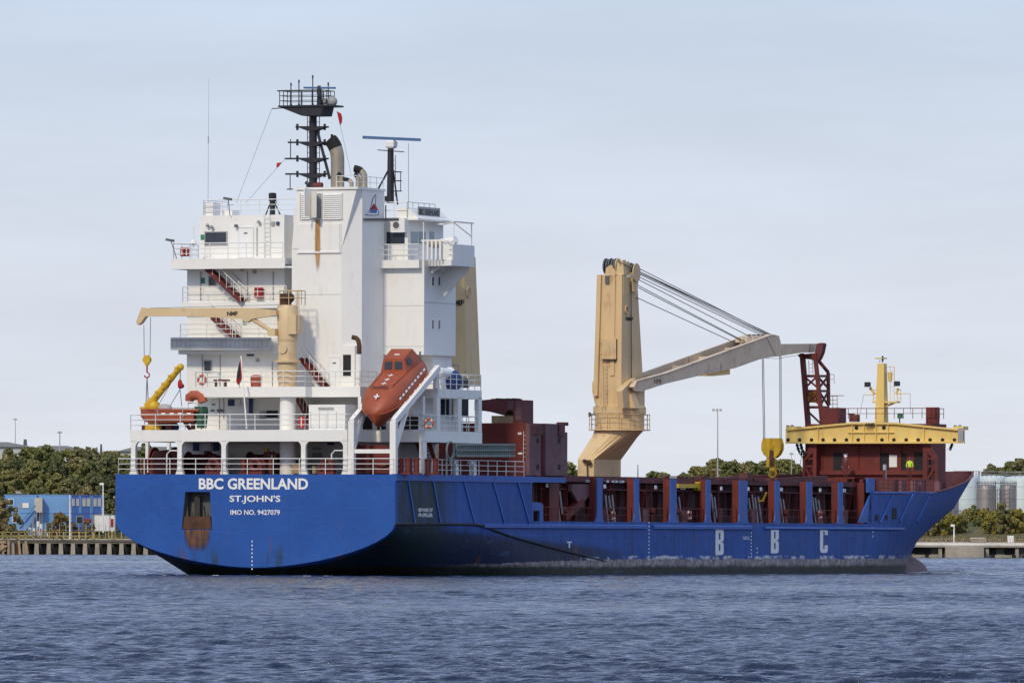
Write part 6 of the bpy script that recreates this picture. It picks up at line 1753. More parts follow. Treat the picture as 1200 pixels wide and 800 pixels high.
def sigflag(pts, v, label):
    o = thing('signal_flag', tuple(V(*pts[0], v)), label, 'flag')
    def f(mb):
        q = [V(*p, v) for p in pts]; mb.prism([(p.x,p.z) for p in q], 'v', v-0.03, v+0.03)
    thing_part('flag_cloth', 'flag_red', f, o)
sigflag([(395,131),(399.5,133),(401,138),(400.5,144),(398.5,147),(396.5,138)], vM, 'small red flag flying beside the top of the black signal mast')
sigflag([(330,190.5),(324.5,191),(324,196.5),(326.5,195.5)], vM, 'small dark red flag on the wire left of the black signal mast')
# lifebuoys
def make_buoy():
    root = on_ship('lifebuoy', (0,0,0), 'x', 'lifebuoy', 'orange lifebuoys hung on the ship')
    mb = MB(); mb.ring((0,0,0), 0.29, 0.085, 'v', 20, 8); mb.build('buoy_ring', 'orange_soft', root, True)
    mb = MB()
    for k in range(4):
        a = math.pi/4+k*math.pi/2; c = Vector((0.29*math.cos(a), 0, 0.29*math.sin(a)))
        mb.tube([c-Vector((-0.04*math.sin(a),0,0.04*math.cos(a))), c+Vector((-0.04*math.sin(a),0,0.04*math.cos(a)))], 0.093, 8)
    mb.build('reflective_band', 'letter', root)
    return root
buoy = make_buoy()
spots = [(V(237.5,445,vB+0.0), 0, 'lifebuoy hung on the rail above the rescue boat'),
         (V(503.5,496,vA2-0.0), 0, 'lifebuoy hung on the rail just right of the tilted lifeboat ramp'),
         (U(806,603.5,BH-0.3), 90, 'lifebuoy on the bay rail below the yellow boom'),
         (U(959,603,BH-0.3), 90, 'lifebuoy on the bay rail right of the last letter on the side'),
         (U(716.5,604,BH-0.35), 90, 'lifebuoy on the bay rail in the first framed bay right of the open after bay')]
for i, (p, rz, lab) in enumerate(spots):
    o = buoy if i == 0 else copy_tree(buoy)
    o.location = SHIP_M @ (p + (Vector((0,-0.12,0)) if rz == 0 else Vector((0.12,0,0)))); o.rotation_euler = (0,0,-TH+R(rz)); o['label'] = lab
# red liferaft canisters / fire boxes by the galleries
def box_thing(name, rect, v, mat, label, cat, d=0.35, group=None):
    a = V(rect[0], rect[3], v); o = thing(name, (a.x, v, a.z), label, cat, group)
    def f(mb):
        p = V(rect[0], rect[1], v); q = V(rect[2], rect[3], v); mb.bbox(p.x, q.x, v, v+d, q.z, p.z, 0.06)
        mb.box(p.x+0.05, q.x-0.05, v-0.015, v+0.001, (p.z+q.z)/2-0.02, (p.z+q.z)/2+0.02)
    thing_part('box_case', mat, f, o)
    def g(mb):
        p = V(rect[0], rect[1], v); q = V(rect[2], rect[3], v)
        mb.box((p.x+q.x)/2-0.03, (p.x+q.x)/2+0.03, v-0.03, v-0.001, q.z+0.06, p.z-0.06)
    thing_part('box_strap', 'letter_worn', g, o)
box_thing('fire_hose_box', (210.8,290,215.7,300.3), vE+0.25, 'flag_red', 'red hose box on the rail, left one of the pair at the upper gallery corner', 'hose box')
box_thing('fire_hose_box', (217.3,290,219.8,300.3), vE+0.3, 'flag_red', 'narrow red hose box, right one of the pair at the upper gallery corner', 'hose box')
box_thing('fire_hose_box', (297.5,337,306.5,349), vH-0.45, 'flag_red', 'red hose box on the white wall beside the middle gallery stairs', 'hose box')
box_thing('fire_hose_box', (349,488,357.5,501), 3.0, 'flag_red', 'dark red hose box on the boat deck right of the white crane pedestal', 'hose box')
box_thing('fire_hose_box', (314,532,323.5,544), 2.6, 'red', 'red box on the mooring deck left of the white crane pedestal', 'hose box')
# red bench on the house deck
bn = thing('deck_bench', (V(257,452,3.2).x, 3.2, zB), 'small dark red bench behind the rail of the house deck', 'bench')
thing_part('seat', 'red', lambda mb: vbox(mb, 250, 444.5, 266, 446.3, 3.0, 3.5), bn)
for x in (251.5, 262.5): thing_part('leg', 'red_dark', lambda mb: vbox(mb, x, 446.3, x+1.2, 452.8, 3.1, 3.4), bn)
rv = thing('covered_drum', (V(302,452,3.2).x, 3.2, zB), 'faded red covered drum behind the house deck rail', 'drum')
thing_part('drum_cover', 'orange_soft', lambda mb: mb.lathe(V(302,0,3.4).x, 3.4, [(0.38,zB+0.02),(0.42,zB+0.5),(0.40,zB+0.78),(0.2,zB+0.86)], 16), rv, smooth=True)

# ------------------------------------------------------------------ crew
def person(at, facing, label, upper, lower, helmet, arm):
    root = on_ship('person', at, label, 'person', rz=facing)
    bm = bmesh.new(); sk = bm.verts.layers.skin.verify()
    def vv(p, r, prev=None):
        w = bm.verts.new(p); w[sk].radius = (r, r)
        if prev: bm.edges.new((prev, w))
        return w
    pel = vv((0,0,0.95), 0.15); pel[sk].use_root = True
    ab = vv((0,0,1.12), 0.14, pel); ch = vv((0,-0.01,1.33), 0.165, ab); nk = vv((0,0,1.50), 0.06, ch); hd = vv((0,-0.02,1.60), 0.09, nk); tp = vv((0,-0.02,1.70), 0.085, hd)
    vv((0,-0.12,1.61), 0.018, hd)
    for s in (-1, 1):
        hp = vv((s*0.10,0,0.88), 0.10, pel); k = vv((s*0.11,-0.03,0.49), 0.065, hp); an = vv((s*0.11,0.01,0.09), 0.048, k); vv((s*0.12,-0.16,0.045), 0.04, an)
        sh = vv((s*0.19,0,1.42), 0.065, ch)
        e = vv((s*0.27, 0.0, 1.14), 0.048, sh)
        wpos = (s*0.25, -0.20, 1.02) if arm else (s*0.28, -0.08, 0.90)
        wr = vv(wpos, 0.032, e); d = (Vector(wpos)-e.co).normalized()
        pm = vv(Vector(wpos)+d*0.07, 0.036, wr); sd = Vector((1,0,0)).cross(d).normalized()
        for i, (o_, l) in enumerate(((-0.03,0.07),(-0.01,0.085),(0.01,0.08),(0.03,0.06))):
            f1 = vv(pm.co+d*0.045+sd*o_, 0.009, pm); vv(f1.co+d*l*0.6+Vector((-s*0.015,0,0)), 0.008, f1)
        vv(wr.co+d*0.05+Vector((-s*0.03,-0.035,0)), 0.011, wr)
    me = bpy.data.meshes.new('body'); bm.to_mesh(me); bm.free()
    # paint by height: boots, trousers, jacket, skin
    for mt in (M[upper], M[lower], M['skin'], M['soot']): me.materials.append(mt)
    ob = bpy.data.objects.new('body', me); COL.objects.link(ob); md = ob.modifiers.new('skin', 'SKIN'); md.use_smooth_shade = True
    ss = ob.modifiers.new('sub', 'SUBSURF'); ss.levels = ss.render_levels = 1
    dg = bpy.context.evaluated_depsgraph_get(); dg.update()
    m2 = bpy.data.meshes.new_from_object(ob.evaluated_get(dg)); bpy.data.objects.remove(ob)
    m2.materials.clear()
    for mt in (M[upper], M[lower], M['skin'], M['soot']): m2.materials.append(mt)
    for p in m2.polygons:
        c = p.center; z = c.z
        hand = abs(c.x) > 0.2 and ((arm and c.y < -0.2 and z < 1.06) or (not arm and z < 0.9))
        p.material_index = 3 if z < 0.12 else (2 if (hand or z > 1.49) else (1 if z < 0.97 and abs(c.x) < 0.22 else 0))
    bo = bpy.data.objects.new('body', m2); COL.objects.link(bo); bo.parent = root
    mb = MB(); mb.lathe(0, -0.02, [(0.155,1.655),(0.150,1.67),(0.125,1.68),(0.118,1.74),(0.08,1.80),(0.01,1.82)], 16)
    mb.build('helmet', helmet, root, True)
    return root
part('working_platform', 'red', lambda mb: (mb.box(V(1056,563,112).x, V(1076,563,112).x, 111.8, 116.9, V(1066,561.5,112).z-0.12, V(1066,561.5,112).z), [mb.box(V(x,563,112).x, V(x+1,563,112).x, 111.85, 111.95, 6.36, V(1066,561.5,112).z-0.1) for x in (1057,1074)]))
part('working_platform', 'red', lambda mb: (mb.box(V(982,561,115).x, V(1002,561,115).x, 114.8, 116.9, V(991,559,115).z-0.12, V(991,559,115).z), [mb.box(V(x,561,115).x, V(x+1,561,115).x, 114.85, 114.95, 6.36, V(991,559,115).z-0.1) for x in (983,1000)]))
person(tuple(V(1066,561,112.3).xy)+(V(1066,561.5,112).z,), 0.3, 'worker in a yellow high-visibility jacket and dark red trousers standing on the forecastle', 'hiviz', 'red_dark', 'red', True)
person(tuple(V(991,557,115.3).xy)+(V(991,559,115).z,), 0.1, 'worker in dark red overalls and a white helmet before the forecastle house door', 'red_dark', 'red_dark', 'letter', False)
# ================================================================== WATER
def water_material():
    m, n, l, b = new_mat('river_water')
    co = n.new('ShaderNodeTexCoord').outputs['Object']
    b.inputs['Base Color'].default_value = (0.006, 0.016, 0.050, 1)
    b.inputs['Roughness'].default_value = 0.09; b.inputs['IOR'].default_value = 1.333
    n1 = _noise(n, l, co, 3.2, 4, 0.62, (0.6, 1.0, 1)); n2 = _noise(n, l, co, 0.05, 3, 0.5)
    b1 = n.new('ShaderNodeBump'); b1.inputs['Strength'].default_value = 1.0; b1.inputs['Distance'].default_value = 0.16
    l.new(_math(n, l, 'MULTIPLY', n1, _ramp(n, l, n2, 0.3, 0.7, 0.6, 1.3)), b1.inputs['Height'])
    b2 = n.new('ShaderNodeBump'); b2.inputs['Strength'].default_value = 1.0; b2.inputs['Distance'].default_value = 0.42
    l.new(_noise(n, l, co, 0.75, 3, 0.6, (0.55, 1.0, 1)), b2.inputs['Height']); l.new(b1.outputs[0], b2.inputs['Normal'])
    cd = n.new('ShaderNodeSeparateXYZ'); l.new(co, cd.inputs[0])
    l.new(_math(n, l, 'MULTIPLY', _ramp(n, l, cd.outputs['Y'], 250, 800, 0.15, 1.0), _ramp(n, l, _noise(n, l, co, 0.05, 4, 0.6, (0.25, 1, 1)), 0.35, 0.6, 0.45, 1.1)), b2.inputs['Strength'])
    l.new(b2.outputs[0], b.inputs['Normal'])
    return m
def build_water():
    ys = [4, 10, 20, 35, 50, 70, 90, 110, 125]; y = 135.0
    while y < 1312: ys.append(y); y *= 1.00046
    ys.append(1325.0)
    ys = np.array(ys)
    a = np.concatenate([[-1.5, -0.8, -0.4, -0.2, -0.13, -0.10, -0.085], np.linspace(-0.072, 0.072, 440), [0.085, 0.10, 0.13, 0.2, 0.4, 0.8, 1.5]])
    A, Y = np.meshgrid(a, ys); X = A*Y
    rs = np.random.RandomState(4); Z = np.zeros_like(X); DX = np.zeros_like(X); DY = np.zeros_like(X)
    dx = np.where(np.abs(A) > 0.0721, 30.0, 0.144/440*Y); cell = np.maximum(dx, Y*0.00046)
    wind = R(252)
    gust = 0.75 + 0.25*np.sin(X*0.031+Y*0.012+1.0)*np.sin(X*0.017-Y*0.021+2.0) + 0.2*np.sin(Y*0.05+X*0.02)*np.sin(X*0.043+0.7)
    for i in range(84):
        lam = 0.30*(7.0/0.30)**(rs.rand()**1.2); th = wind+rs.normal(0, 0.38); k = 2*math.pi/lam
        amp = 0.0128*lam*math.exp(-(lam/1.5)**2*0.5)*(0.6+0.8*rs.rand())
        fade = np.clip((lam/cell-1.8)/2.0, 0, 1)
        ph = k*(X*math.cos(th)+Y*math.sin(th))+rs.rand()*6.283
        s = amp*fade*(gust if lam < 4 else 1.0)
        Z += s*np.sin(ph); c = s*np.cos(ph)*0.45; DX += c*math.cos(th); DY += c*math.sin(th)
    X = X+DX; Y2 = Y+DY
    nr, nc = X.shape
    co = np.stack([X, Y2, Z], -1).reshape(-1, 3).astype(np.float32)
    idx = np.arange(nr*nc).reshape(nr, nc)
    q = np.stack([idx[:-1,:-1], idx[:-1,1:], idx[1:,1:], idx[1:,:-1]], -1).reshape(-1, 4).astype(np.int32)
    me = bpy.data.meshes.new('river_water'); me.vertices.add(len(co)); me.vertices.foreach_set('co', co.ravel())
    me.loops.add(q.size); me.loops.foreach_set('vertex_index', q.ravel())
    me.polygons.add(len(q)); me.polygons.foreach_set('loop_start', np.arange(0, q.size, 4, dtype=np.int32)); me.polygons.foreach_set('use_smooth', np.ones(len(q), dtype=bool))
    me.update(calc_edges=True); me.materials.append(water_material())
    o = bpy.data.objects.new('river_water', me); COL.objects.link(o); o['kind'] = 'structure'
build_water()
# bow wash: broken foam rolled up where the bulb meets the river
def f():
    mb = MB(); rs = random.Random(8)
    e = SHIP_M @ Vector((0, U(1085,662,0).y, 0))
    for i in range(240):
        t = rs.random(); d = rs.gauss(0, 0.5)
        lx = (1-t)*(-1.5)+t*1.2+d*0.5; px_ = SHIP_M @ Vector((2.2+rs.gauss(0,0.5)-0.6*t, U(1085,662,0).y-6+8*t, 0))
        r = rs.uniform(0.04, 0.15)*(0.6+0.6*t)
        mb.ball((px_.x+d*0.3, px_.y-0.3, 0.05+rs.random()*0.12*t), r, n=5, sq=(1.6,1.2,0.55))
    for i in range(110):
        t = rs.random(); q = SHIP_M @ Vector((rs.uniform(-7,7)*1.0, -1.0-rs.random()*3, 0)); r = rs.uniform(0.03,0.09)
        mb.ball((q.x, q.y, 0.03), r, n=5, sq=(2.2,1.5,0.4))
    m, n, l, b = new_mat('foam'); b.inputs['Base Color'].default_value = (0.6,0.63,0.66,1); b.inputs['Roughness'].default_value = 0.6
    o = mb.build('bow_foam', m); o['kind'] = 'stuff'; o['label'] = 'white foam and ripples breaking round the bulbous bow and stern'
f()

# ================================================================== LAND
YS = 1300.0
def ground_z(x, y):
    d = y-YS
    z = 2.25
    left = 1/(1+math.exp(min(50,max(-50,(x+20)/12)))); right = 1/(1+math.exp(min(50,max(-50,-(x-40)/8))))
    zl = float(np.interp(d, [0, 42, 60, 110, 150, 400], [2.25, 2.6, 4.4, 7.6, 9.2, 9.5]))
    zr = float(np.interp(d, [0, 12, 34, 44, 58, 90, 400], [2.25, 2.3, 4.8, 6.2, 4.6, 4.6, 6.0]))
    zm = float(np.interp(d, [0, 60, 200, 400], [2.25, 2.8, 4.0, 6.0]))
    return zl*left+zr*right+zm*max(0, 1-left-right)
def ground_mat():
    m, n, l, b = new_mat('rough_grass_ground'); co = n.new('ShaderNodeTexCoord').outputs['Object']
    c = _mix(n, l, _ramp(n, l, _noise(n, l, co, 0.09, 6), 0.35, 0.65), (0.060, 0.075, 0.018), (0.15, 0.12, 0.045))
    c = _mix(n, l, _ramp(n, l, _noise(n, l, co, 0.6, 6), 0.45, 0.7, 0, 0.6), c, (0.035, 0.05, 0.014))
    sep = n.new('ShaderNodeSeparateXYZ'); l.new(co, sep.inputs[0])
    c = _mix(n, l, _ramp(n, l, sep.outputs['Z'], 2.6, 2.3), c, (0.24, 0.20, 0.14))
    l.new(c, b.inputs['Base Color']); b.inputs['Roughness'].default_value = 0.95
    bp = n.new('ShaderNodeBump'); bp.inputs['Distance'].default_value = 0.5; bp.inputs['Strength'].default_value = 1.0
    l.new(_noise(n, l, co, 1.2, 5), bp.inputs['Height']); l.new(bp.outputs[0], b.inputs['Normal'])
    return m
mb = MB()
xs = [-30000,-8000,-2500,-900,-500]+list(np.linspace(-300, 300, 121))+[500,900,2500,8000,30000]
yy = [YS+6.0]+list(np.linspace(YS+10, YS+170, 41))+[YS+250, YS+400, YS+900, YS+3000, YS+12000, YS+40000]
rr_ = random.Random(2)
mb.add([(x, y, ground_z(x, min(y, YS+400))+(rr_.uniform(-0.15,0.15) if 14 < y-YS < 160 and abs(x) <= 300 else 0)) for y in yy for x in xs],
       [(i*len(xs)+j, i*len(xs)+j+1, (i+1)*len(xs)+j+1, (i+1)*len(xs)+j) for i in range(len(yy)-1) for j in range(len(xs)-1)])
gr = mb.build('terrain', ground_mat(), smooth=True); gr['kind'] = 'structure'

# ---- foliage
def leaf_mat(name, dark, light, tip=None):
    m, n, l, b = new_mat(name); oi = n.new('ShaderNodeObjectInfo')
    geo = n.new('ShaderNodeNewGeometry'); co = n.new('ShaderNodeTexCoord').outputs['Object']
    c = _mix(n, l, _ramp(n, l, geo.outputs['Random Per Island'], 0.0, 1.0), dark, light)
    if tip: c = _mix(n, l, _ramp(n, l, _noise(n, l, co, 0.6, 3), 0.48, 0.62, 0, 0.8), c, tip)
    h = n.new('ShaderNodeHueSaturation'); l.new(c, h.inputs['Color'])
    l.new(_ramp(n, l, oi.outputs['Random'], 0, 1, 0.82, 1.22), h.inputs['Value'])
    hh = _ramp(n, l, oi.outputs['Random'], 1, 0, 0.475, 0.515); l.new(hh, h.inputs['Hue'])
    l.new(h.outputs[0], b.inputs['Base Color']); b.inputs['Roughness'].default_value = 0.7
    b.inputs['Specular IOR Level'].default_value = 0.2
    return m
M['leaf_green'] = leaf_mat('broadleaf_foliage', (0.105,0.115,0.036), (0.22,0.225,0.080))
M['leaf_olive'] = leaf_mat('olive_foliage', (0.13,0.12,0.045), (0.29,0.25,0.11))
M['leaf_dark'] = leaf_mat('dark_foliage', (0.080,0.092,0.042), (0.18,0.19,0.085))
M['leaf_autumn'] = leaf_mat('autumn_foliage', (0.075,0.080,0.020), (0.22,0.17,0.05), (0.20,0.085,0.03))
M['leaf_yellow'] = leaf_mat('yellowing_foliage', (0.13,0.13,0.03), (0.34,0.29,0.06), (0.26,0.20,0.03))
M['bark'] = paint('bark', (0.10,0.075,0.05), dirt_amt=0.3, streak=0.3, rough=0.9, scale=2)
def crown_mesh(seed, w, h, base, nclump, nleaf, leaf=0.30, mat='leaf_green', shape='round'):
    rs = np.random.RandomState(seed); V_, F_ = [], []
    clumps = []
    for i in range(nclump):
        a = rs.rand()*6.283; t = rs.rand()
        if shape == 'tall': rad = w*(0.25+0.75*math.sin(math.pi*min(1, 0.15+0.85*t)))*0.8; rad *= rs.rand()**0.5
        else: rad = w*math.sqrt(max(0.05, 1-(2*t-0.85)**2/1.35))*rs.rand()**0.45*0.85
        clumps.append((rad*math.cos(a), rad*math.sin(a), base+(h-base)*(0.05+0.86*t), (0.45+0.7*rs.rand())*w*0.17))
    k = 0; vs = np.zeros((nclump*nleaf*4, 3)); 
    for cx_, cy_, cz_, r in clumps:
        d = rs.normal(size=(nleaf, 3)); d /= np.linalg.norm(d, axis=1)[:, None]
        p = np.array([cx_, cy_, cz_])+d*(r*(0.55+0.5*rs.rand(nleaf)))[:, None]*np.array([1, 1, 0.8])
        nrm = d+rs.normal(scale=0.5, size=(nleaf, 3)); nrm /= np.linalg.norm(nrm, axis=1)[:, None]
        t1 = np.cross(nrm, rs.normal(size=(nleaf, 3))); t1 /= np.linalg.norm(t1, axis=1)[:, None]; t2 = np.cross(nrm, t1)
        s = leaf*(0.6+0.8*rs.rand(nleaf))[:, None]
        for q, (sa, sb) in enumerate(((-1,-0.5),(0.6,-0.8),(1,0.5),(-0.6,0.8))):
            vs[k*4+q:(k+nleaf)*4+q:4] = p+t1*s*sa+t2*s*sb*0.8
        k += nleaf
    me = bpy.data.meshes.new('crown'); nf = nclump*nleaf
    me.vertices.add(nf*4); me.vertices.foreach_set('co', vs.astype(np.float32).ravel())
    me.loops.add(nf*4); me.loops.foreach_set('vertex_index', np.arange(nf*4, dtype=np.int32))
    me.polygons.add(nf); me.polygons.foreach_set('loop_start', np.arange(0, nf*4, 4, dtype=np.int32)); me.update(calc_edges=True)
    me.materials.append(M[mat]); return me, clumps
protos = []
def make_proto(seed, w, h, base, ncl, nl, leaf, mat, kind, shape='round'):
    root = empty(kind, (0, 0, -500)); me, cl = crown_mesh(seed, w, h, base, ncl, nl, leaf, mat, shape)
    c = bpy.data.objects.new('crown', me); COL.objects.link(c); c.parent = root
    mb = MB(); mb.tube([(0,0,-0.5), (0.05,0,h*0.35), (0,0.1,h*0.75)], [w*0.085, w*0.06, w*0.02], 7)
    for q in cl[:6]: mb.tube([(0,0,h*0.3), (q[0]*0.8, q[1]*0.8, q[2])], [w*0.04, w*0.012], 5)
    mb.build('trunk', 'bark', root)
    protos.append([root, False]); return len(protos)-1
def plant(pi, x, y, s, label, cat, group, z=None, sz=1.0):
    p = protos[pi]; o = p[0] if not p[1] else copy_tree(p[0]); p[1] = True
    o.location = (x, y, ground_z(x, y)-0.15 if z is None else z); o.scale = (s, s, s*sz); o.rotation_euler = (0, 0, rt.random()*6.28)
    return tag(o, label, cat, group)
rt = random.Random(11)
T = [make_proto(1, 3.0, 7.6, 1.2, 105, 60, 0.20, 'leaf_green', 'broadleaf_tree'),
     make_proto(2, 3.4, 7.2, 1.0, 105, 60, 0.20, 'leaf_olive', 'broadleaf_tree'),
     make_proto(3, 2.7, 8.2, 1.2, 100, 60, 0.20, 'leaf_dark', 'broadleaf_tree', 'tall'),
     make_proto(4, 3.1, 7.8, 1.1, 105, 60, 0.20, 'leaf_green', 'broadleaf_tree', 'tall')]
Bsh = [make_proto(5, 2.0, 3.4, 0.1, 44, 80, 0.15, 'leaf_yellow', 'bush'), make_proto(6, 2.2, 3.0, 0.0, 44, 80, 0.16, 'leaf_green', 'bush'),
       make_proto(7, 2.1, 4.0, 0.3, 48, 85, 0.16, 'leaf_autumn', 'bush'), make_proto(8, 2.2, 4.4, 0.2, 48, 85, 0.16, 'leaf_olive', 'bush')]
LT = 'green trees crowded on the slope behind the blue cabins'
hill_label = 'leafy green tree in the dense wood covering the slope behind the blue cabins'
# wooded slope on the left
for row, (Y, n_, s0) in enumerate(((1352, 15, 0.62), (1370, 18, 0.8), (1388, 20, 0.9), (1408, 22, 0.98), (1430, 24, 1.02), (1452, 26, 1.08))):
    x0 = -0.070*Y; x1 = -0.0245*Y if row < 3 else -0.02*Y
    for i in range(n_):
        x = x0+(x1-x0)*(i+rt.uniform(0.15,0.85))/n_; pi = rt.choice(T)
        if row == 0 and -86 < x < -64: s = 0.6
        plant(pi, x, Y+rt.uniform(-7,7), s0*rt.uniform(0.85,1.15), hill_label, 'tree', LT)
for i in range(16):
    x = -95+i*4.6+rt.uniform(-1,1); plant(rt.choice(Bsh[1:2]+Bsh[3:]), x, 1345+rt.uniform(-2,3), rt.uniform(0.9,1.3), 'low green bush at the foot of the wooded slope behind the blue cabins', 'bush', 'bushes at the foot of the wooded slope')
# far tree line seen over the ship's side
LM = 'distant grey-green tree in the row on the skyline above the hatch coamings'
for i in range(52):
    x = -2+i*1.42; px = 600+F*x/1540
    if 742 < px < 752: continue
    s = 1.05 if 668 > px or 785 < px < 880 else 0.9
    if px > 900: s = 0.85
    plant(rt.choice([T[1], T[3], T[0]]), x*1.0+rt.uniform(-0.6,0.6)+6, 1540+rt.uniform(-8,8), s*rt.uniform(0.88,1.12), LM, 'tree', 'trees on the skyline beyond the ship', z=ground_z(x, 1540)+(3.9 if 770 < px < 900 else 2.6))
# trees on the skyline above the tanks
for i in range(26):
    x = 84.5+i*1.5; plant(rt.choice(T), x+rt.uniform(-.7,.7), 1530+rt.uniform(-5,5), rt.uniform(0.95,1.15), 'tree on the skyline above the pale storage tanks', 'tree', 'trees behind the storage tanks', z=8.7-abs(i-10)*0.06)
# bushes on the right bank
def at(px, Y): return (px-600)/F*Y
for px, Y, s, pi, lab in ((1100,1322,1.15,0,'yellow-green bush beneath the bow beside the white lamp post'), (1113,1324,1.05,0,'yellow-green bush immediately left of the white lamp post on the right quay'),
    (1087,1321,0.9,3,'olive bush half hidden under the ship’s bow'), (1124,1326,1.0,1,'green bush right of the white lamp post on the right quay'), (1162,1324,1.12,0,'broad yellow-green bush in front of the right-hand steel silo'),
    (1175,1323,1.15,3,'olive bush between the broad yellow-green bush and the rightmost bush'), (1193,1324,1.2,0,'rightmost yellowing bush on the quay'), (1185,1326,1.1,1,'green bush among the yellowing bushes on the far right')):
    plant(Bsh[pi], at(px, Y), Y, s*0.82, lab.replace('’', "'"), 'bush', None, z=ground_z(at(px, Y), Y)-0.3, sz=1.25)
for i in range(26):
    px = 1085+i*5.2; Y = 1336+rt.uniform(-6,8)
    plant(rt.choice(Bsh[0:2]), at(px, Y), Y, rt.uniform(0.35,0.58), 'small scrub bush on the grassy bank below the storage tanks', 'bush', 'scrub on the bank below the storage tanks')
for px, s in ((1142,0.85),(1155,0.7),(1170,0.55)):
    plant(Bsh[1], at(px, 1350), 1350, s, 'grey-green bush at the foot of the steel silos', 'bush', 'bushes at the foot of the steel silos', sz=1.1)
# bushes on the left quay
plant(Bsh[3], at(6, 1316), 1316, 1.35, 'large olive-green bush at the left end of the blue cabins', 'bush', None, z=2.2, sz=1.05)
plant(Bsh[3], at(-10, 1318), 1318, 1.3, 'olive-green bush at the far left edge by the quay', 'bush', None, z=2.2, sz=1.0)
plant(Bsh[2], at(73, 1312), 1312, 1.05, 'round autumn-coloured bush in front of the blue cabins', 'bush', None, z=2.3, sz=1.02)
plant(Bsh[2], at(63, 1313), 1313, 0.7, 'small autumn-coloured bush left of the round one before the cabins', 'bush', None, z=2.3)
plant(Bsh[2], at(86, 1313), 1313, 0.6, 'small russet bush behind the white quay post', 'bush', None, z=2.3)
plant(Bsh[3], at(102, 1315), 1315, 0.65, 'twiggy olive bush left of the white shipping container', 'bush', None, z=2.3)
for p in protos:
    if not p[1]: p[0].location = (at(40, 1360), 1360, 3); tag(p[0], hill_label, 'tree', LT)
# weeds along the quay edge
def weeds():
    rs = np.random.RandomState(9); mb = MB()
    for i in range(5200):
        if i % 2: x = rs.uniform(-100, -50); y = YS+7+rs.rand()*6
        else: x = rs.uniform(56, 100); y = YS+9+rs.rand()*8
        h = 0.15+rs.rand()*0.55; a = rs.rand()*3.14; w = 0.10; z = ground_z(x, y)
        mb.add([(x-w*math.cos(a), y-w*math.sin(a), z), (x+w*math.cos(a), y+w*math.sin(a), z), (x+rs.normal()*0.15, y, z+h)], [(0,1,2)])
    o = mb.build('quay_weeds', leaf_mat('dry_weeds', (0.09,0.085,0.03), (0.26,0.22,0.09))); o['kind'] = 'stuff'; o['label'] = 'dry grass and weeds along the quay edge'; o['category'] = 'weeds'
weeds()

# ---- left quay: concrete deck on splayed fender piles
ql = empty('left_quay', (-70, YS, 0), label='weathered timber and concrete quay on splayed piles along the left bank', cat='quay')
def wpart(name, mat, fn, root, smooth=False):
    mb = MB(); fn(mb); lo = root.location; mb.v = [(x-lo.x, y-lo.y, z-lo.z) for x, y, z in mb.v]
    return mb.build(name, mat, root, smooth)
xl0, xl1 = at(-120, YS), at(330, YS)
wpart('quay_deck', 'concrete_dark', lambda mb: (mb.box(xl0, xl1, YS, YS+14, 1.62, 2.25), mb.box(xl0, xl1, YS-0.12, YS, 1.95, 2.2)), ql)
wpart('back_wall', 'concrete_dark', lambda mb: mb.box(xl0, xl1, YS+3.5, YS+6, -1, 1.62), ql)
wpart('wall_panel', 'concrete', lambda mb: [mb.box(at(px,YS), at(px+5,YS), YS+3.3, YS+3.5, 0.4, 1.2) for px in range(48, 330, 14)], ql)
for i in range(26):
    px = 43+i*14.2-14.2*9
    if px > 332: break
    x = at(px, YS)
    wpart('fender_pile', 'concrete', lambda mb: (mb.prism([(x-0.28,1.62),(x+0.28,1.62),(x+0.32,0.6),(x+0.42,-0.8),(x-0.42,-0.8),(x-0.34,0.6)], 'v', YS-0.2, YS+0.5), mb.beam((x+0.4,YS+0.3,1.6),(x+0.9,YS+2.5,-0.6),0.3,0.3)), ql)
def f(mb):
    for px in (3, 10, 22, 30): mb.beam((at(px,YS-0.6),YS-0.6,2.0),(at(px+rt.uniform(-2,6),YS-0.6),YS-0.6,-0.6),0.35,0.35)
    for z in (0.5,1.1,1.7): mb.beam((at(-60,YS-0.7),YS-0.7,z),(at(7,YS-0.7),YS-0.7,z+0.1),0.2,0.32)
    mb.beam((at(-5,YS-0.7),YS-0.9,0.3),(at(8,YS-0.7),YS-0.9,1.3),0.25,0.35)
wpart('old_timber_fender', 'wood', f, ql)
wpart('rusty_sheet_pile', 'rust_dark', lambda mb: mb.box(at(18,YS), at(25,YS), YS-0.15, YS+0.3, -0.8, 1.7), ql)
M['rail_yellow'] = paint('faded_yellow_rail', (0.36,0.28,0.11), dirt=(0.25,0.18,0.10), dirt_amt=0.6, streak=0.2, rough=0.8, vary=0.2)
qr = empty('quay_railing', (-70, YS+1.5, 2.25), label='faded yellow barrier railing along the left quay edge', cat='railing')
def f(mb):
    for z in (2.75, 3.3): mb.beam((xl0, YS+1.5, z), (at(40,YS), YS+1.5, z), 0.10, 0.13)
    for z in (2.75, 3.3): mb.beam((at(45,YS), YS+1.5, z), (at(104,YS), YS+1.5, z), 0.08, 0.10)
wpart('rail_bar', 'rail_yellow', f, qr)
for i in range(34):
    px = -118+i*8.7+rt.uniform(-1.5,1.5)
    x = at(px, YS); wpart('rail_post', 'rail_yellow', lambda mb: mb.box(x-0.10, x+0.10, YS+1.45, YS+1.6, 2.25, 3.4), qr)
for px in (110, 131.5):
    o = empty('bollard', (at(px,YS+1), YS+1.2, 2.25), label='short yellow mooring post on the quay, %s' % ('left of the white container' if px == 110 else 'nearest the blue stern'), cat='bollard', group=None)
    wpart('post', 'rail_yellow', lambda mb: (mb.cyl(o.location.x, o.location.y, 2.25, 3.3, 0.2, 0.17, 10), mb.cyl(o.location.x, o.location.y, 3.3, 3.42, 0.25, 0.22, 10)), o, True)
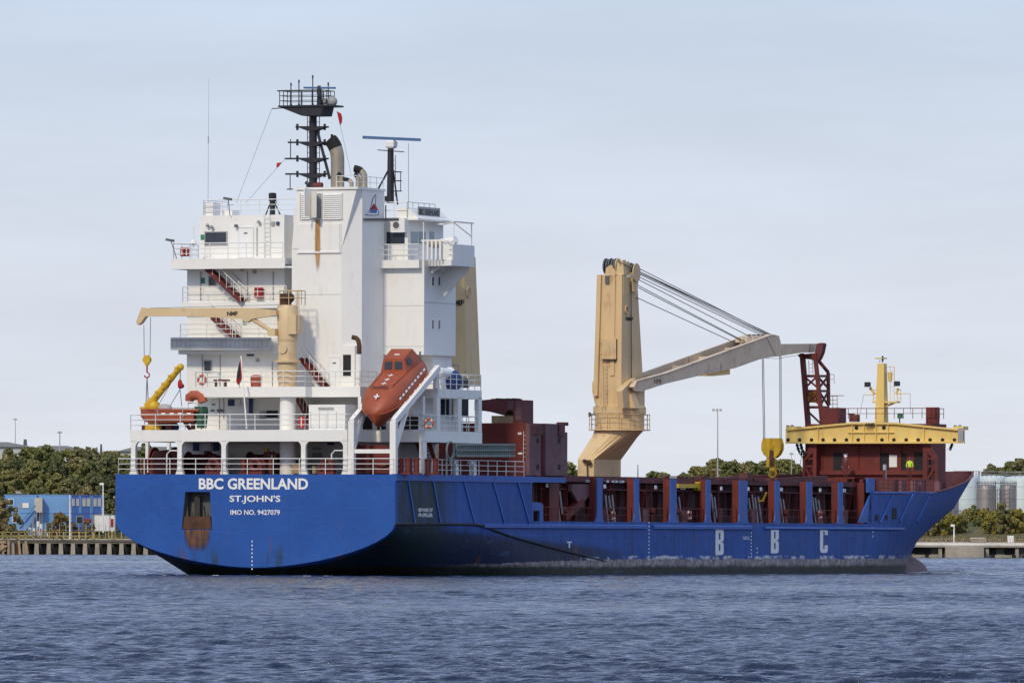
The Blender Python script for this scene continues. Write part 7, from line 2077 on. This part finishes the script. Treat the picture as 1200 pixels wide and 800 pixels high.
# blue site cabins
YC = 1330.0
M['cabin_light'] = paint('light_blue_cabin_panel', (0.16,0.34,0.62), dirt=(0.2,0.3,0.4), dirt_amt=0.2, streak=0.25, rough=0.5, vary=0.08, scale=0.4)
M['cabin_dark'] = paint('royal_blue_cabin_panel', (0.035,0.10,0.33), dirt=(0.02,0.04,0.08), dirt_amt=0.3, streak=0.3, rough=0.5, vary=0.1, scale=0.4)
def wr(px0, py0, px1, py1, Y): a = W(px0, py0, Y); b = W(px1, py1, Y); return a.x, b.x, b.z, a.z
def cabin(x0, x1, y0, y1, mat, label, wins, Y=YC, d=9.0):
    a, b, z0, z1 = wr(x0, y0, x1, y1, Y)
    root = empty('site_cabin', ((a+b)/2, Y, z0), label=label, cat='site cabin', group='blue site cabins stacked on the left bank')
    wpart('wall', mat, lambda mb: mb.box(a, b, Y, Y+d, z0, z1), root)
    wpart('roof', mat, lambda mb: mb.box(a-0.05, b+0.05, Y-0.08, Y+d+0.05, z1, z1+0.12), root)
    wpart('corner_post', 'cabin_light' if mat == 'cabin_dark' else 'cabin_dark', lambda mb: (mb.box(a, a+0.12, Y-0.04, Y, z0, z1), mb.box(b-0.12, b, Y-0.04, Y, z0, z1)), root)
    for wx0, wy0, wx1, wy1, fm_, gm in wins:
        c, e, s0, s1 = wr(wx0, wy0, wx1, wy1, Y)
        w_ = wpart('window', fm_, lambda mb: mb.box(c-0.08, e+0.08, Y-0.06, Y, s0-0.08, s1+0.08), root)
        mb2 = MB(); lo = root.location; mb2.box(c-lo.x, e-lo.x, Y-0.075-lo.y, Y-0.06-lo.y, s0-lo.z, s1-lo.z); mb2.build('pane', gm, w_)
    return root
cabin(5, 44, 580, 600.2, 'cabin_light', 'upper light blue cabin with a dark window, at the left end of the stack', [(10,585,15.5,591,'white_clean','glass')])
cabin(44.3, 82.8, 580, 600.2, 'cabin_light', 'upper light blue cabin behind the autumn bush, right of the stair landing', [])
cabin(5, 44, 600.5, 621.5, 'cabin_light', 'lower light blue cabin behind the outside stairs', [])
cabin(44.3, 82.8, 600.5, 621.5, 'cabin_light', 'lower light blue cabin hidden mostly by the autumn bush', [])
cabin(83.2, 93.6, 580.6, 601, 'cabin_dark', 'upper royal blue cabin end, left of three', [(84,584,87.5,592.5,'cabin_dark','grey'),(89.3,584,92.8,592.5,'cabin_dark','grey')], YC-1.5)
cabin(94.2, 106.8, 580.6, 601, 'cabin_dark', 'upper royal blue cabin end, middle of three', [(96.5,583.5,100.5,593,'cabin_dark','grey'),(101.5,583.5,105.8,593,'cabin_dark','grey')], YC-1.5)
cabin(107.4, 119.2, 580.6, 601, 'cabin_dark', 'upper royal blue cabin end, right of three beside the lamp post', [(109.5,583.5,113.3,593,'cabin_dark','grey'),(114.5,583.5,118.3,593,'cabin_dark','grey')], YC-1.5)
cabin(83.2, 106.8, 601.4, 622, 'cabin_dark', 'lower royal blue cabin left of the white container', [(90,605,97,613,'grey','glass')], YC-1.5)
cabin(107.4, 119.2, 601.4, 622, 'cabin_dark', 'lower royal blue cabin behind the white container', [(109.5,604,113,612,'grey','glass')], YC-1.5)
def simple(name, label, cat, parts, at_, group=None):
    o = empty(name, at_, label=label, cat=cat, group=group)
    for nm, mt, fn in parts: wpart(nm, mt, fn, o)
    return o
a, b, z0, z1 = wr(40.3, 583, 49.5, 600, YC-2)
M['porch'] = paint('pale_grey_porch_panel', (0.52,0.48,0.42), dirt_amt=0.3, streak=0.3, rough=0.7)
simple('stair_landing', 'grey enclosed landing and outside stairs of the blue cabins', 'stairs', [
    ('landing_box', 'porch', lambda mb: mb.box(a, b, YC-2, YC-0.1, z0, z1)),
    ('stair_flight', 'cabin_dark', lambda mb: (mb.beam(W(41,598,YC-2.1), W(24,619,YC-2.1), 0.1, 0.30), mb.beam(W(41,592,YC-2.1), W(24,613,YC-2.1), 0.06, 0.08), mb.beam(W(41,598,YC-1.1), W(24,619,YC-1.1), 0.1, 0.30), [mb.box(W(24+i*1.2,0,YC-2).x, W(25+i*1.2,0,YC-2).x, YC-2.1, YC-1.1, W(0,618.3-i*1.48,YC-2).z-0.05, W(0,618.3-i*1.48,YC-2).z) for i in range(14)])),
    ('landing_post', 'wood', lambda mb: [mb.box(W(x,0,YC-2).x, W(x+0.7,0,YC-2).x, YC-2, YC-1.85, 2.4, z0) for x in (41,45,48.5,51)]),
    ('landing_rail', 'cabin_dark', lambda mb: [mb.tube([W(50,y,YC-2), W(55,y,YC-2)], 0.04, 5) for y in (591,594,597)] + [mb.tube([W(55,590,YC-2), W(55,620,YC-2)], 0.05, 5)])],
    ((a+b)/2, YC-2, 2.4))
simple('safety_notice', 'white notice board on the light blue cabin wall', 'sign', [('board', 'letter', lambda mb: mb.box(W(26.5,589,YC).x, W(36,0,YC).x, YC-0.12, YC-0.06, W(0,594.8,YC).z, W(0,589,YC).z)), ('board_frame', 'grey', lambda mb: mb.box(W(26.3,0,YC).x, W(36.2,0,YC).x, YC-0.06, YC-0.01, W(0,595,YC).z, W(0,588.8,YC).z))], tuple(W(31,595,YC-0.1)))
simple('safety_notice', 'small white and red notice at the foot of the cabin stairs', 'sign', [('board', 'letter', lambda mb: mb.box(W(16.5,0,YC-3).x, W(20.3,0,YC-3).x, YC-3.05, YC-3, W(0,612,YC-3).z, W(0,605,YC-3).z)), ('red_band', 'flag_red', lambda mb: mb.box(W(17,0,YC-3).x, W(20,0,YC-3).x, YC-3.08, YC-3.05, W(0,611.5,YC-3).z, W(0,609.5,YC-3).z)), ('sign_post', 'grey', lambda mb: mb.box(W(18,0,YC-3).x, W(18.6,0,YC-3).x, YC-3, YC-2.95, 2.3, W(0,612,YC-3).z))], tuple(W(18,622,YC-3)))
rq = random.Random(21)
for i, (px, w, h, col) in enumerate(((33,3.6,5,'letter'),(38,3,4,'letter'),(46,3.4,9,'letter'),(43,3,12,'letter'),(51,3.5,3.5,'grey'),(55,3.2,4,'letter'),(60,3.2,5,'grey'),(64,2.8,4.5,'letter'))):
    Yb = 1322+rq.uniform(-1,1); a_, b_, z0_, z1_ = wr(px, 622.5-h, px+w, 622.5, Yb)
    o = empty('supply_sack', ((a_+b_)/2, Yb, 2.35), label='white bulk sack, %s of those below the cabin stairs' % ('first','second','fifth','fourth','sixth','seventh','eighth','ninth')[i] if False else 'bulk sack on the ground under the cabin stairs', cat='sack', group='bulk sacks under the cabin stairs')
    wpart('sack_body', col, lambda mb: mb.bbox(a_, b_, Yb, Yb+0.8, 2.35, z1_, 0.12), o); wpart('sack_label', rq.choice(['flag_red','blue_box','green_sign']), lambda mb: mb.box(a_+0.12, b_-0.12, Yb-0.02, Yb, 2.35+(z1_-2.35)*0.4, 2.35+(z1_-2.35)*0.7), o)
# white shipping container with ribbed side
a, b, z0, z1 = wr(110, 602.5, 134.5, 622, 1318)
def f(mb):
    n = 22
    for i in range(n): x = a+(b-a)*i/n; mb.box(x+0.03, x+(b-a)/n*0.55, 1317.94, 1318, z0+0.2, z1-0.15)
simple('shipping_container', 'white ribbed shipping container on the quay left of the blue stern', 'container', [('container_wall', 'white_clean', lambda mb: mb.box(a, b, 1318, 1320.4, z0, z1)), ('wall_rib', 'white_clean', f), ('container_frame', 'grey', lambda mb: (mb.box(a-0.02, a+0.1, 1317.93, 1318.1, z0, z1), mb.box(b-0.1, b+0.02, 1317.93, 1318.1, z0, z1), mb.box(a, b, 1317.93, 1318.1, z1-0.12, z1+0.02)))], ((a+b)/2, 1318, z0))
simple('orange_barrier', 'orange and red site barrier left of the white shipping container', 'barrier', [('barrier_panel', 'flag_red', lambda mb: mb.box(W(101,0,1317).x, W(109,0,1317).x, 1317, 1317.1, W(0,612,1317).z, W(0,607.5,1317).z)), ('barrier_leg', 'grey', lambda mb: [mb.box(W(x,0,1317).x, W(x+0.6,0,1317).x, 1317, 1317.08, 2.3, W(0,608,1317).z) for x in (101.5,108)])], tuple(W(105,622,1317)))
simple('lifebuoy_stand', 'red lifebuoy housing on a post at the quay edge beside the blue stern', 'lifebuoy stand', [('housing', 'flag_red', lambda mb: mb.bbox(W(131.8,0,YS+2).x, W(135.3,0,YS+2).x, YS+2, YS+2.3, W(0,617,YS+2).z, W(0,607,YS+2).z, 0.1)), ('post', 'letter', lambda mb: mb.box(W(133,0,YS+2).x, W(133.8,0,YS+2).x, YS+2.05, YS+2.2, 2.25, W(0,617,YS+2).z))], tuple(W(133.5,631,YS+2)))
def fence_posts():
    o = empty('mesh_fence', (at(50,1310), 1309, 2.3), label='thin grey wire fence on posts in front of the cabins and bushes', cat='fence')
    for i in range(15):
        px = 22+i*7.8+rq.uniform(-1,1); x = at(px, 1309); wpart('fence_post', 'grey', lambda mb: mb.box(x-0.035, x+0.035, 1309, 1309.07, 2.3, 2.3+2.4), o)
    wpart('fence_wire', 'grey', lambda mb: [mb.tube([(at(20,1309),1309,z),(at(133,1309),1309,z)], 0.015, 4) for z in (2.9,3.6,4.3)], o)
fence_posts()
# lamp posts and poles
def lamp(px, ytop, ybot, Y, label, head='L', r=0.10, mat='grey_pole', name='lamp_post', group=None):
    t = W(px, ytop, Y); b_ = W(px, ybot, Y); o = empty(name, (b_.x, Y, b_.z), label=label, cat=name.replace('_', ' '), group=group)
    wpart('pole', mat, lambda mb: mb.tube([(b_.x,Y,b_.z), (t.x,Y,t.z)], [r*1.3, r*0.8], 8), o)
    if head == 'L': wpart('lamp_head', 'white_clean', lambda mb: mb.prism([(t.x-0.55,t.z+0.1),(t.x-0.45,t.z+0.32),(t.x+0.1,t.z+0.3),(t.x+0.1,t.z-0.05),(t.x-0.5,t.z)], 'v', Y-0.15, Y+0.15), o)
    elif head == 'T': wpart('lamp_head', mat, lambda mb: (mb.box(t.x-0.4, t.x+0.4, Y-0.15, Y+0.15, t.z, t.z+0.25), mb.box(t.x-0.15, t.x+0.15, Y-0.1, Y+0.1, t.z+0.25, t.z+0.35)), o)
    elif head == 'F': wpart('lamp_head', mat, lambda mb: [mb.box(t.x+k-0.22, t.x+k+0.22, Y-0.15, Y+0.15, t.z-0.1+abs(k)*0.0, t.z+0.32) for k in (-0.7,-0.1,0.5)], o)
    return o
lamp(120.8, 568, 624, 1316, 'white street lamp standing beside the royal blue cabins', 'L', 0.10, 'white_clean')
lamp(82, 579.5, 631.5, YS+4, 'plain white post in front of the autumn-coloured bush', '', 0.11, 'white_clean', 'white_post')
lamp(1118, 616.5, 637, YS+4, 'short white lamp post on the right quay', 'L', 0.11, 'white_clean')
lamp(70, 507.5, 540, 1480, 'thin mast with a small head above the trees on the left', 'T', 0.10)
lamp(841, 481, 560, 1500, 'tall slim floodlight mast between the crane and the hook block', 'F', 0.10)
lamp(747.5, 544, 560, 1500, 'short dark pole just right of the crane pedestal', '', 0.08, 'grey_dark', 'thin_pole')
lamp(927.5, 532.5, 560, 1480, 'pale slim lamp mast left of the red forecastle house', 'T', 0.06)
lamp(18, 492, 530, 1700, 'pale distant mast in the hazy sky at the far left', 'T', 0.07)
lamp(21.5, 578, 620, 1325, 'thin pole with a small camera in front of the light blue cabins', 'T', 0.05)
lamp(29.5, 514.5, 530, 1620, 'dark chimney pipe on the far grey roof', '', 0.35, 'grey_dark', 'chimney_pipe')
lamp(118.5, 520, 532, 1620, 'short dark pipe above the trees left of the ship', '', 0.2, 'grey_dark', 'vent_pipe')
# far industrial sheds over the wood
M['far_roof'] = paint('hazy_grey_roof', (0.23,0.25,0.27), dirt_amt=0.15, streak=0.1, rough=0.7, scale=0.1)
M['far_wall'] = paint('hazy_pale_wall', (0.50,0.52,0.53), dirt_amt=0.15, streak=0.1, rough=0.7, scale=0.1)
def shed(x0, x1, yt, label, Y=1620, rise=1.5):
    a, b, z0, z1 = wr(x0, yt, x1, 560, Y); o = empty('industrial_shed', ((a+b)/2, Y, z0), label=label, cat='industrial building')
    wpart('wall', 'far_wall', lambda mb: mb.box(a, b, Y, Y+40, 5, z1-0.9), o); wpart('roof', 'far_roof', lambda mb: mb.prism([(a-0.5,z1-0.9),(b+0.5,z1-0.9),(b-(b-a)*0.25,z1),(a+(b-a)*0.15,z1)], 'v', Y-0.5, Y+40.5), o)
shed(-70, 36, 517.5, 'long low grey-roofed shed on the skyline at the far left'); shed(38, 92, 522, 'low grey-roofed shed on the skyline right of the dark chimney pipe'); shed(140, 260, 523, 'pale grey shed glimpsed through the open mooring deck at the stern')

# ---- right bank: concrete jetty, storage tanks and silos
qr2 = empty('right_quay', (75, YS, 0), label='pale concrete jetty with dark arched openings on the right bank', cat='quay')
x0_, x1_ = at(985, YS), at(1330, YS)
zt_ = W(1130, 638.5, YS).z
wpart('quay_deck', 'concrete', lambda mb: (mb.box(x0_, x1_, YS, YS+9, zt_-0.35, zt_), mb.box(x0_, x1_, YS-0.15, YS, zt_-0.3, zt_-0.05)), qr2)
wpart('quay_wall', 'concrete', lambda mb: (mb.box(x0_, x1_, YS+2.5, YS+9, -1, zt_-0.35), mb.box(x0_, x1_, YS+1.2, YS+2.5, -1, 0.55)), qr2)
wpart('jetty_block', 'concrete', lambda mb: (mb.box(at(1107.5,YS), at(1152.5,YS), YS-1.6, YS+1.5, -1, W(1130,640.5,YS).z), mb.box(at(1137,YS), at(1137.6,YS), YS-1.63, YS-1.5, 0.1, W(1130,640.5,YS).z)), qr2)
for px in (1062, 1100, 1155, 1190, 1220, 1262): wpart('support_pier', 'concrete', lambda mb: mb.box(at(px,YS), at(px+4,YS), YS+0.2, YS+2.6, -1, zt_-0.35), qr2)
for a_, b_ in ((1072,1091),(1153.5,1168),(1178,1189),(1224,1240)): wpart('arch_opening', 'soot', lambda mb: mb.prism([(at(a_,YS),0.45),(at(b_,YS),0.45),(at(b_-1,YS),zt_-0.5),(at(a_-1,YS),zt_-0.5)], 'v', YS+1.15, YS+1.22), qr2)
M['quay_white'] = paint('whitewashed_edge_beam', (0.70,0.68,0.62), dirt_amt=0.3, streak=0.2, rough=0.7)
wpart('edge_beam', 'quay_white', lambda mb: mb.box(x0_, x1_, YS+0.3, YS+0.6, zt_+0.01, zt_+0.28), qr2)
for px in (1163.5, 1188, 1200, 1086): wpart('rubber_fender', 'soot', lambda mb: mb.cyl(at(px,YS), YS-0.5, -0.6, 0.45, 0.3, 0.3, 10), qr2)
rf = empty('quay_fence', (75, YS+2, zt_), label='rusty picket fence along the edge of the right jetty', cat='fence')
M['fence_rust'] = paint('rusty_fence_steel', (0.34,0.24,0.19), dirt=(0.6,0.55,0.5), dirt_amt=0.5, streak=0, rough=0.8)
wpart('fence_bar', 'fence_rust', lambda mb: [mb.beam((x0_,YS+2,z),(x1_,YS+2,z),0.03,0.05) for z in (zt_+0.35, zt_+0.95)], rf)
for i in range(58):
    px = 1050+i*2.75+rq.uniform(-0.5,0.5); h = rq.choice([0.75,0.95,1.2]); wpart('fence_picket', 'fence_rust', lambda mb: mb.box(at(px,YS)-0.04, at(px,YS)+0.04, YS+1.97, YS+2.03, zt_, zt_+h), rf)
simple('concrete_hut', 'low pale concrete block hut behind the jetty fence', 'hut', [('hut_wall', 'concrete', lambda mb: mb.box(*[W(x,0,1308).x for x in (1140.5,1158)], 1308, 1312, 2.2, W(0,627,1308).z)), ('hut_roof', 'porch', lambda mb: mb.prism([(W(1140.2,0,1308).x, W(0,627,1308).z),(W(1158.3,0,1308).x, W(0,627,1308).z),(W(1156.5,0,1308).x, W(0,625.3,1308).z),(W(1142,0,1308).x, W(0,625.3,1308).z)], 'v', 1307.9, 1312.1))], tuple(W(1149,636,1308)))
simple('storage_box', 'small white storage box behind the fence at the right end of the jetty', 'storage box', [('box_body', 'white_clean', lambda mb: mb.bbox(W(1183,0,1306).x, W(1190.5,0,1306).x, 1306, 1307, 2.3, 3.1, 0.08)), ('box_lid', 'letter_worn', lambda mb: mb.prism([(W(1182.6,0,1306).x,3.1),(W(1190.9,0,1306).x,3.1),(W(1190,0,1306).x,3.3),(W(1183.5,0,1306).x,3.3)], 'v', 1305.95, 1307.05))], tuple(W(1187,636,1306)))
M['tank_white'] = paint('pale_tank_paint', (0.56,0.63,0.64), dirt=(0.4,0.42,0.4), dirt_amt=0.2, streak=0.25, rough=0.45, vary=0.05, scale=0.15)
M['silo'] = paint('brushed_steel_silo', (0.32,0.29,0.28), dirt=(0.12,0.11,0.11), dirt_amt=0.3, streak=0.5, rough=0.55, metal=0.6, vary=0.12, scale=0.35)
def tank(x0, x1, yt, Y, mat, label, name='storage_tank', dome=0.6, zb_=3.5, rails=True, group=None):
    a = W(x0, yt, Y); b = W(x1, yt, Y); r = (b.x-a.x)/2; cx_ = (a.x+b.x)/2; cy_ = Y+r; z1 = a.z
    o = empty(name, (cx_, cy_, zb_), label=label, cat=name.replace('_', ' '), group=group)
    wpart('shell', mat, lambda mb: mb.lathe(cx_, cy_, [(r,zb_),(r,z1-dome),(r*0.985,z1-dome*0.8),(r*0.9,z1-dome*0.35),(r*0.6,z1-dome*0.08),(0.01,z1)], 40), o, True)
    n = int((z1-zb_)/2.0)
    wpart('shell_ring', mat, lambda mb: [mb.lathe(cx_, cy_, [(r+0.005,zb_+2*k+1.6),(r+0.04,zb_+2*k+1.62),(r+0.04,zb_+2*k+1.68),(r+0.005,zb_+2*k+1.7)], 40) for k in range(n)], o)
    if rails: wpart('roof_rail', 'grey', lambda mb: railing(mb, [(cx_+r*0.97*math.cos(q*math.pi/9), cy_+r*0.97*math.sin(q*math.pi/9), z1-dome*0.6) for q in range(18)], 0.9, 2, 1.0, 0.03, close=True), o)
    wpart('tank_ladder', 'grey', lambda mb: ladder(mb, (cx_+r*0.6, cy_-r*0.83, zb_), (cx_+r*0.6, cy_-r*0.83, z1-dome), (1,0,0), 0.5, 0.4, 0.03), o)
tank(1076, 1125, 560, 1372, 'silo', 'grey tank mostly hidden behind the bow, left of the pale tanks', dome=0.5)
tank(1118, 1149, 556, 1385, 'tank_white', 'pale storage tank rising right of the tip of the bow', dome=0.5)
tank(1147, 1182, 556.5, 1398, 'tank_white', 'pale storage tank behind the two steel silos', dome=0.5)
tank(1178.5, 1222, 557, 1378, 'tank_white', 'pale storage tank at the right edge of the photo', dome=0.5)
tank(1145, 1168, 566.5, 1360, 'silo', 'left one of the two brushed steel silos', 'steel_silo', 0.9)
tank(1172.5, 1192, 566.5, 1360, 'silo', 'right one of the two brushed steel silos', 'steel_silo', 0.9)
def f(mb):
    for x in (1168.5, 1171.5, 1177, 1183):
        mb.tube([W(x, 572, 1358), W(x, 604, 1358)], 0.06, 5)
    for k in range(7): mb.tube([W(1168.5, 604-k*4.8, 1358), W(1171.5, 601.5-k*4.8, 1358)], 0.05, 5); mb.tube([W(1177, 604-k*4.8, 1358), W(1183, 601.5-k*4.8, 1358)], 0.05, 5)
def f2(mb):
    mb.beam(W(1146, 565.5, 1362), W(1190, 566, 1362), 0.6, 0.1)
    mb.beam(W(1120,598,1356), W(1146,598,1356), 0.3, 0.1)
    for x in (1125,1130,1135,1140): mb.tube([W(x,598,1356), W(x,606,1356)], 0.05, 5)
simple('pipe_gantry', 'grey steel stair tower and pipe gantry between the silos', 'gantry', [('gantry_post', 'grey_dark', f), ('pipe_bridge', 'grey_dark', f2)], tuple(W(1170,604,1358)))
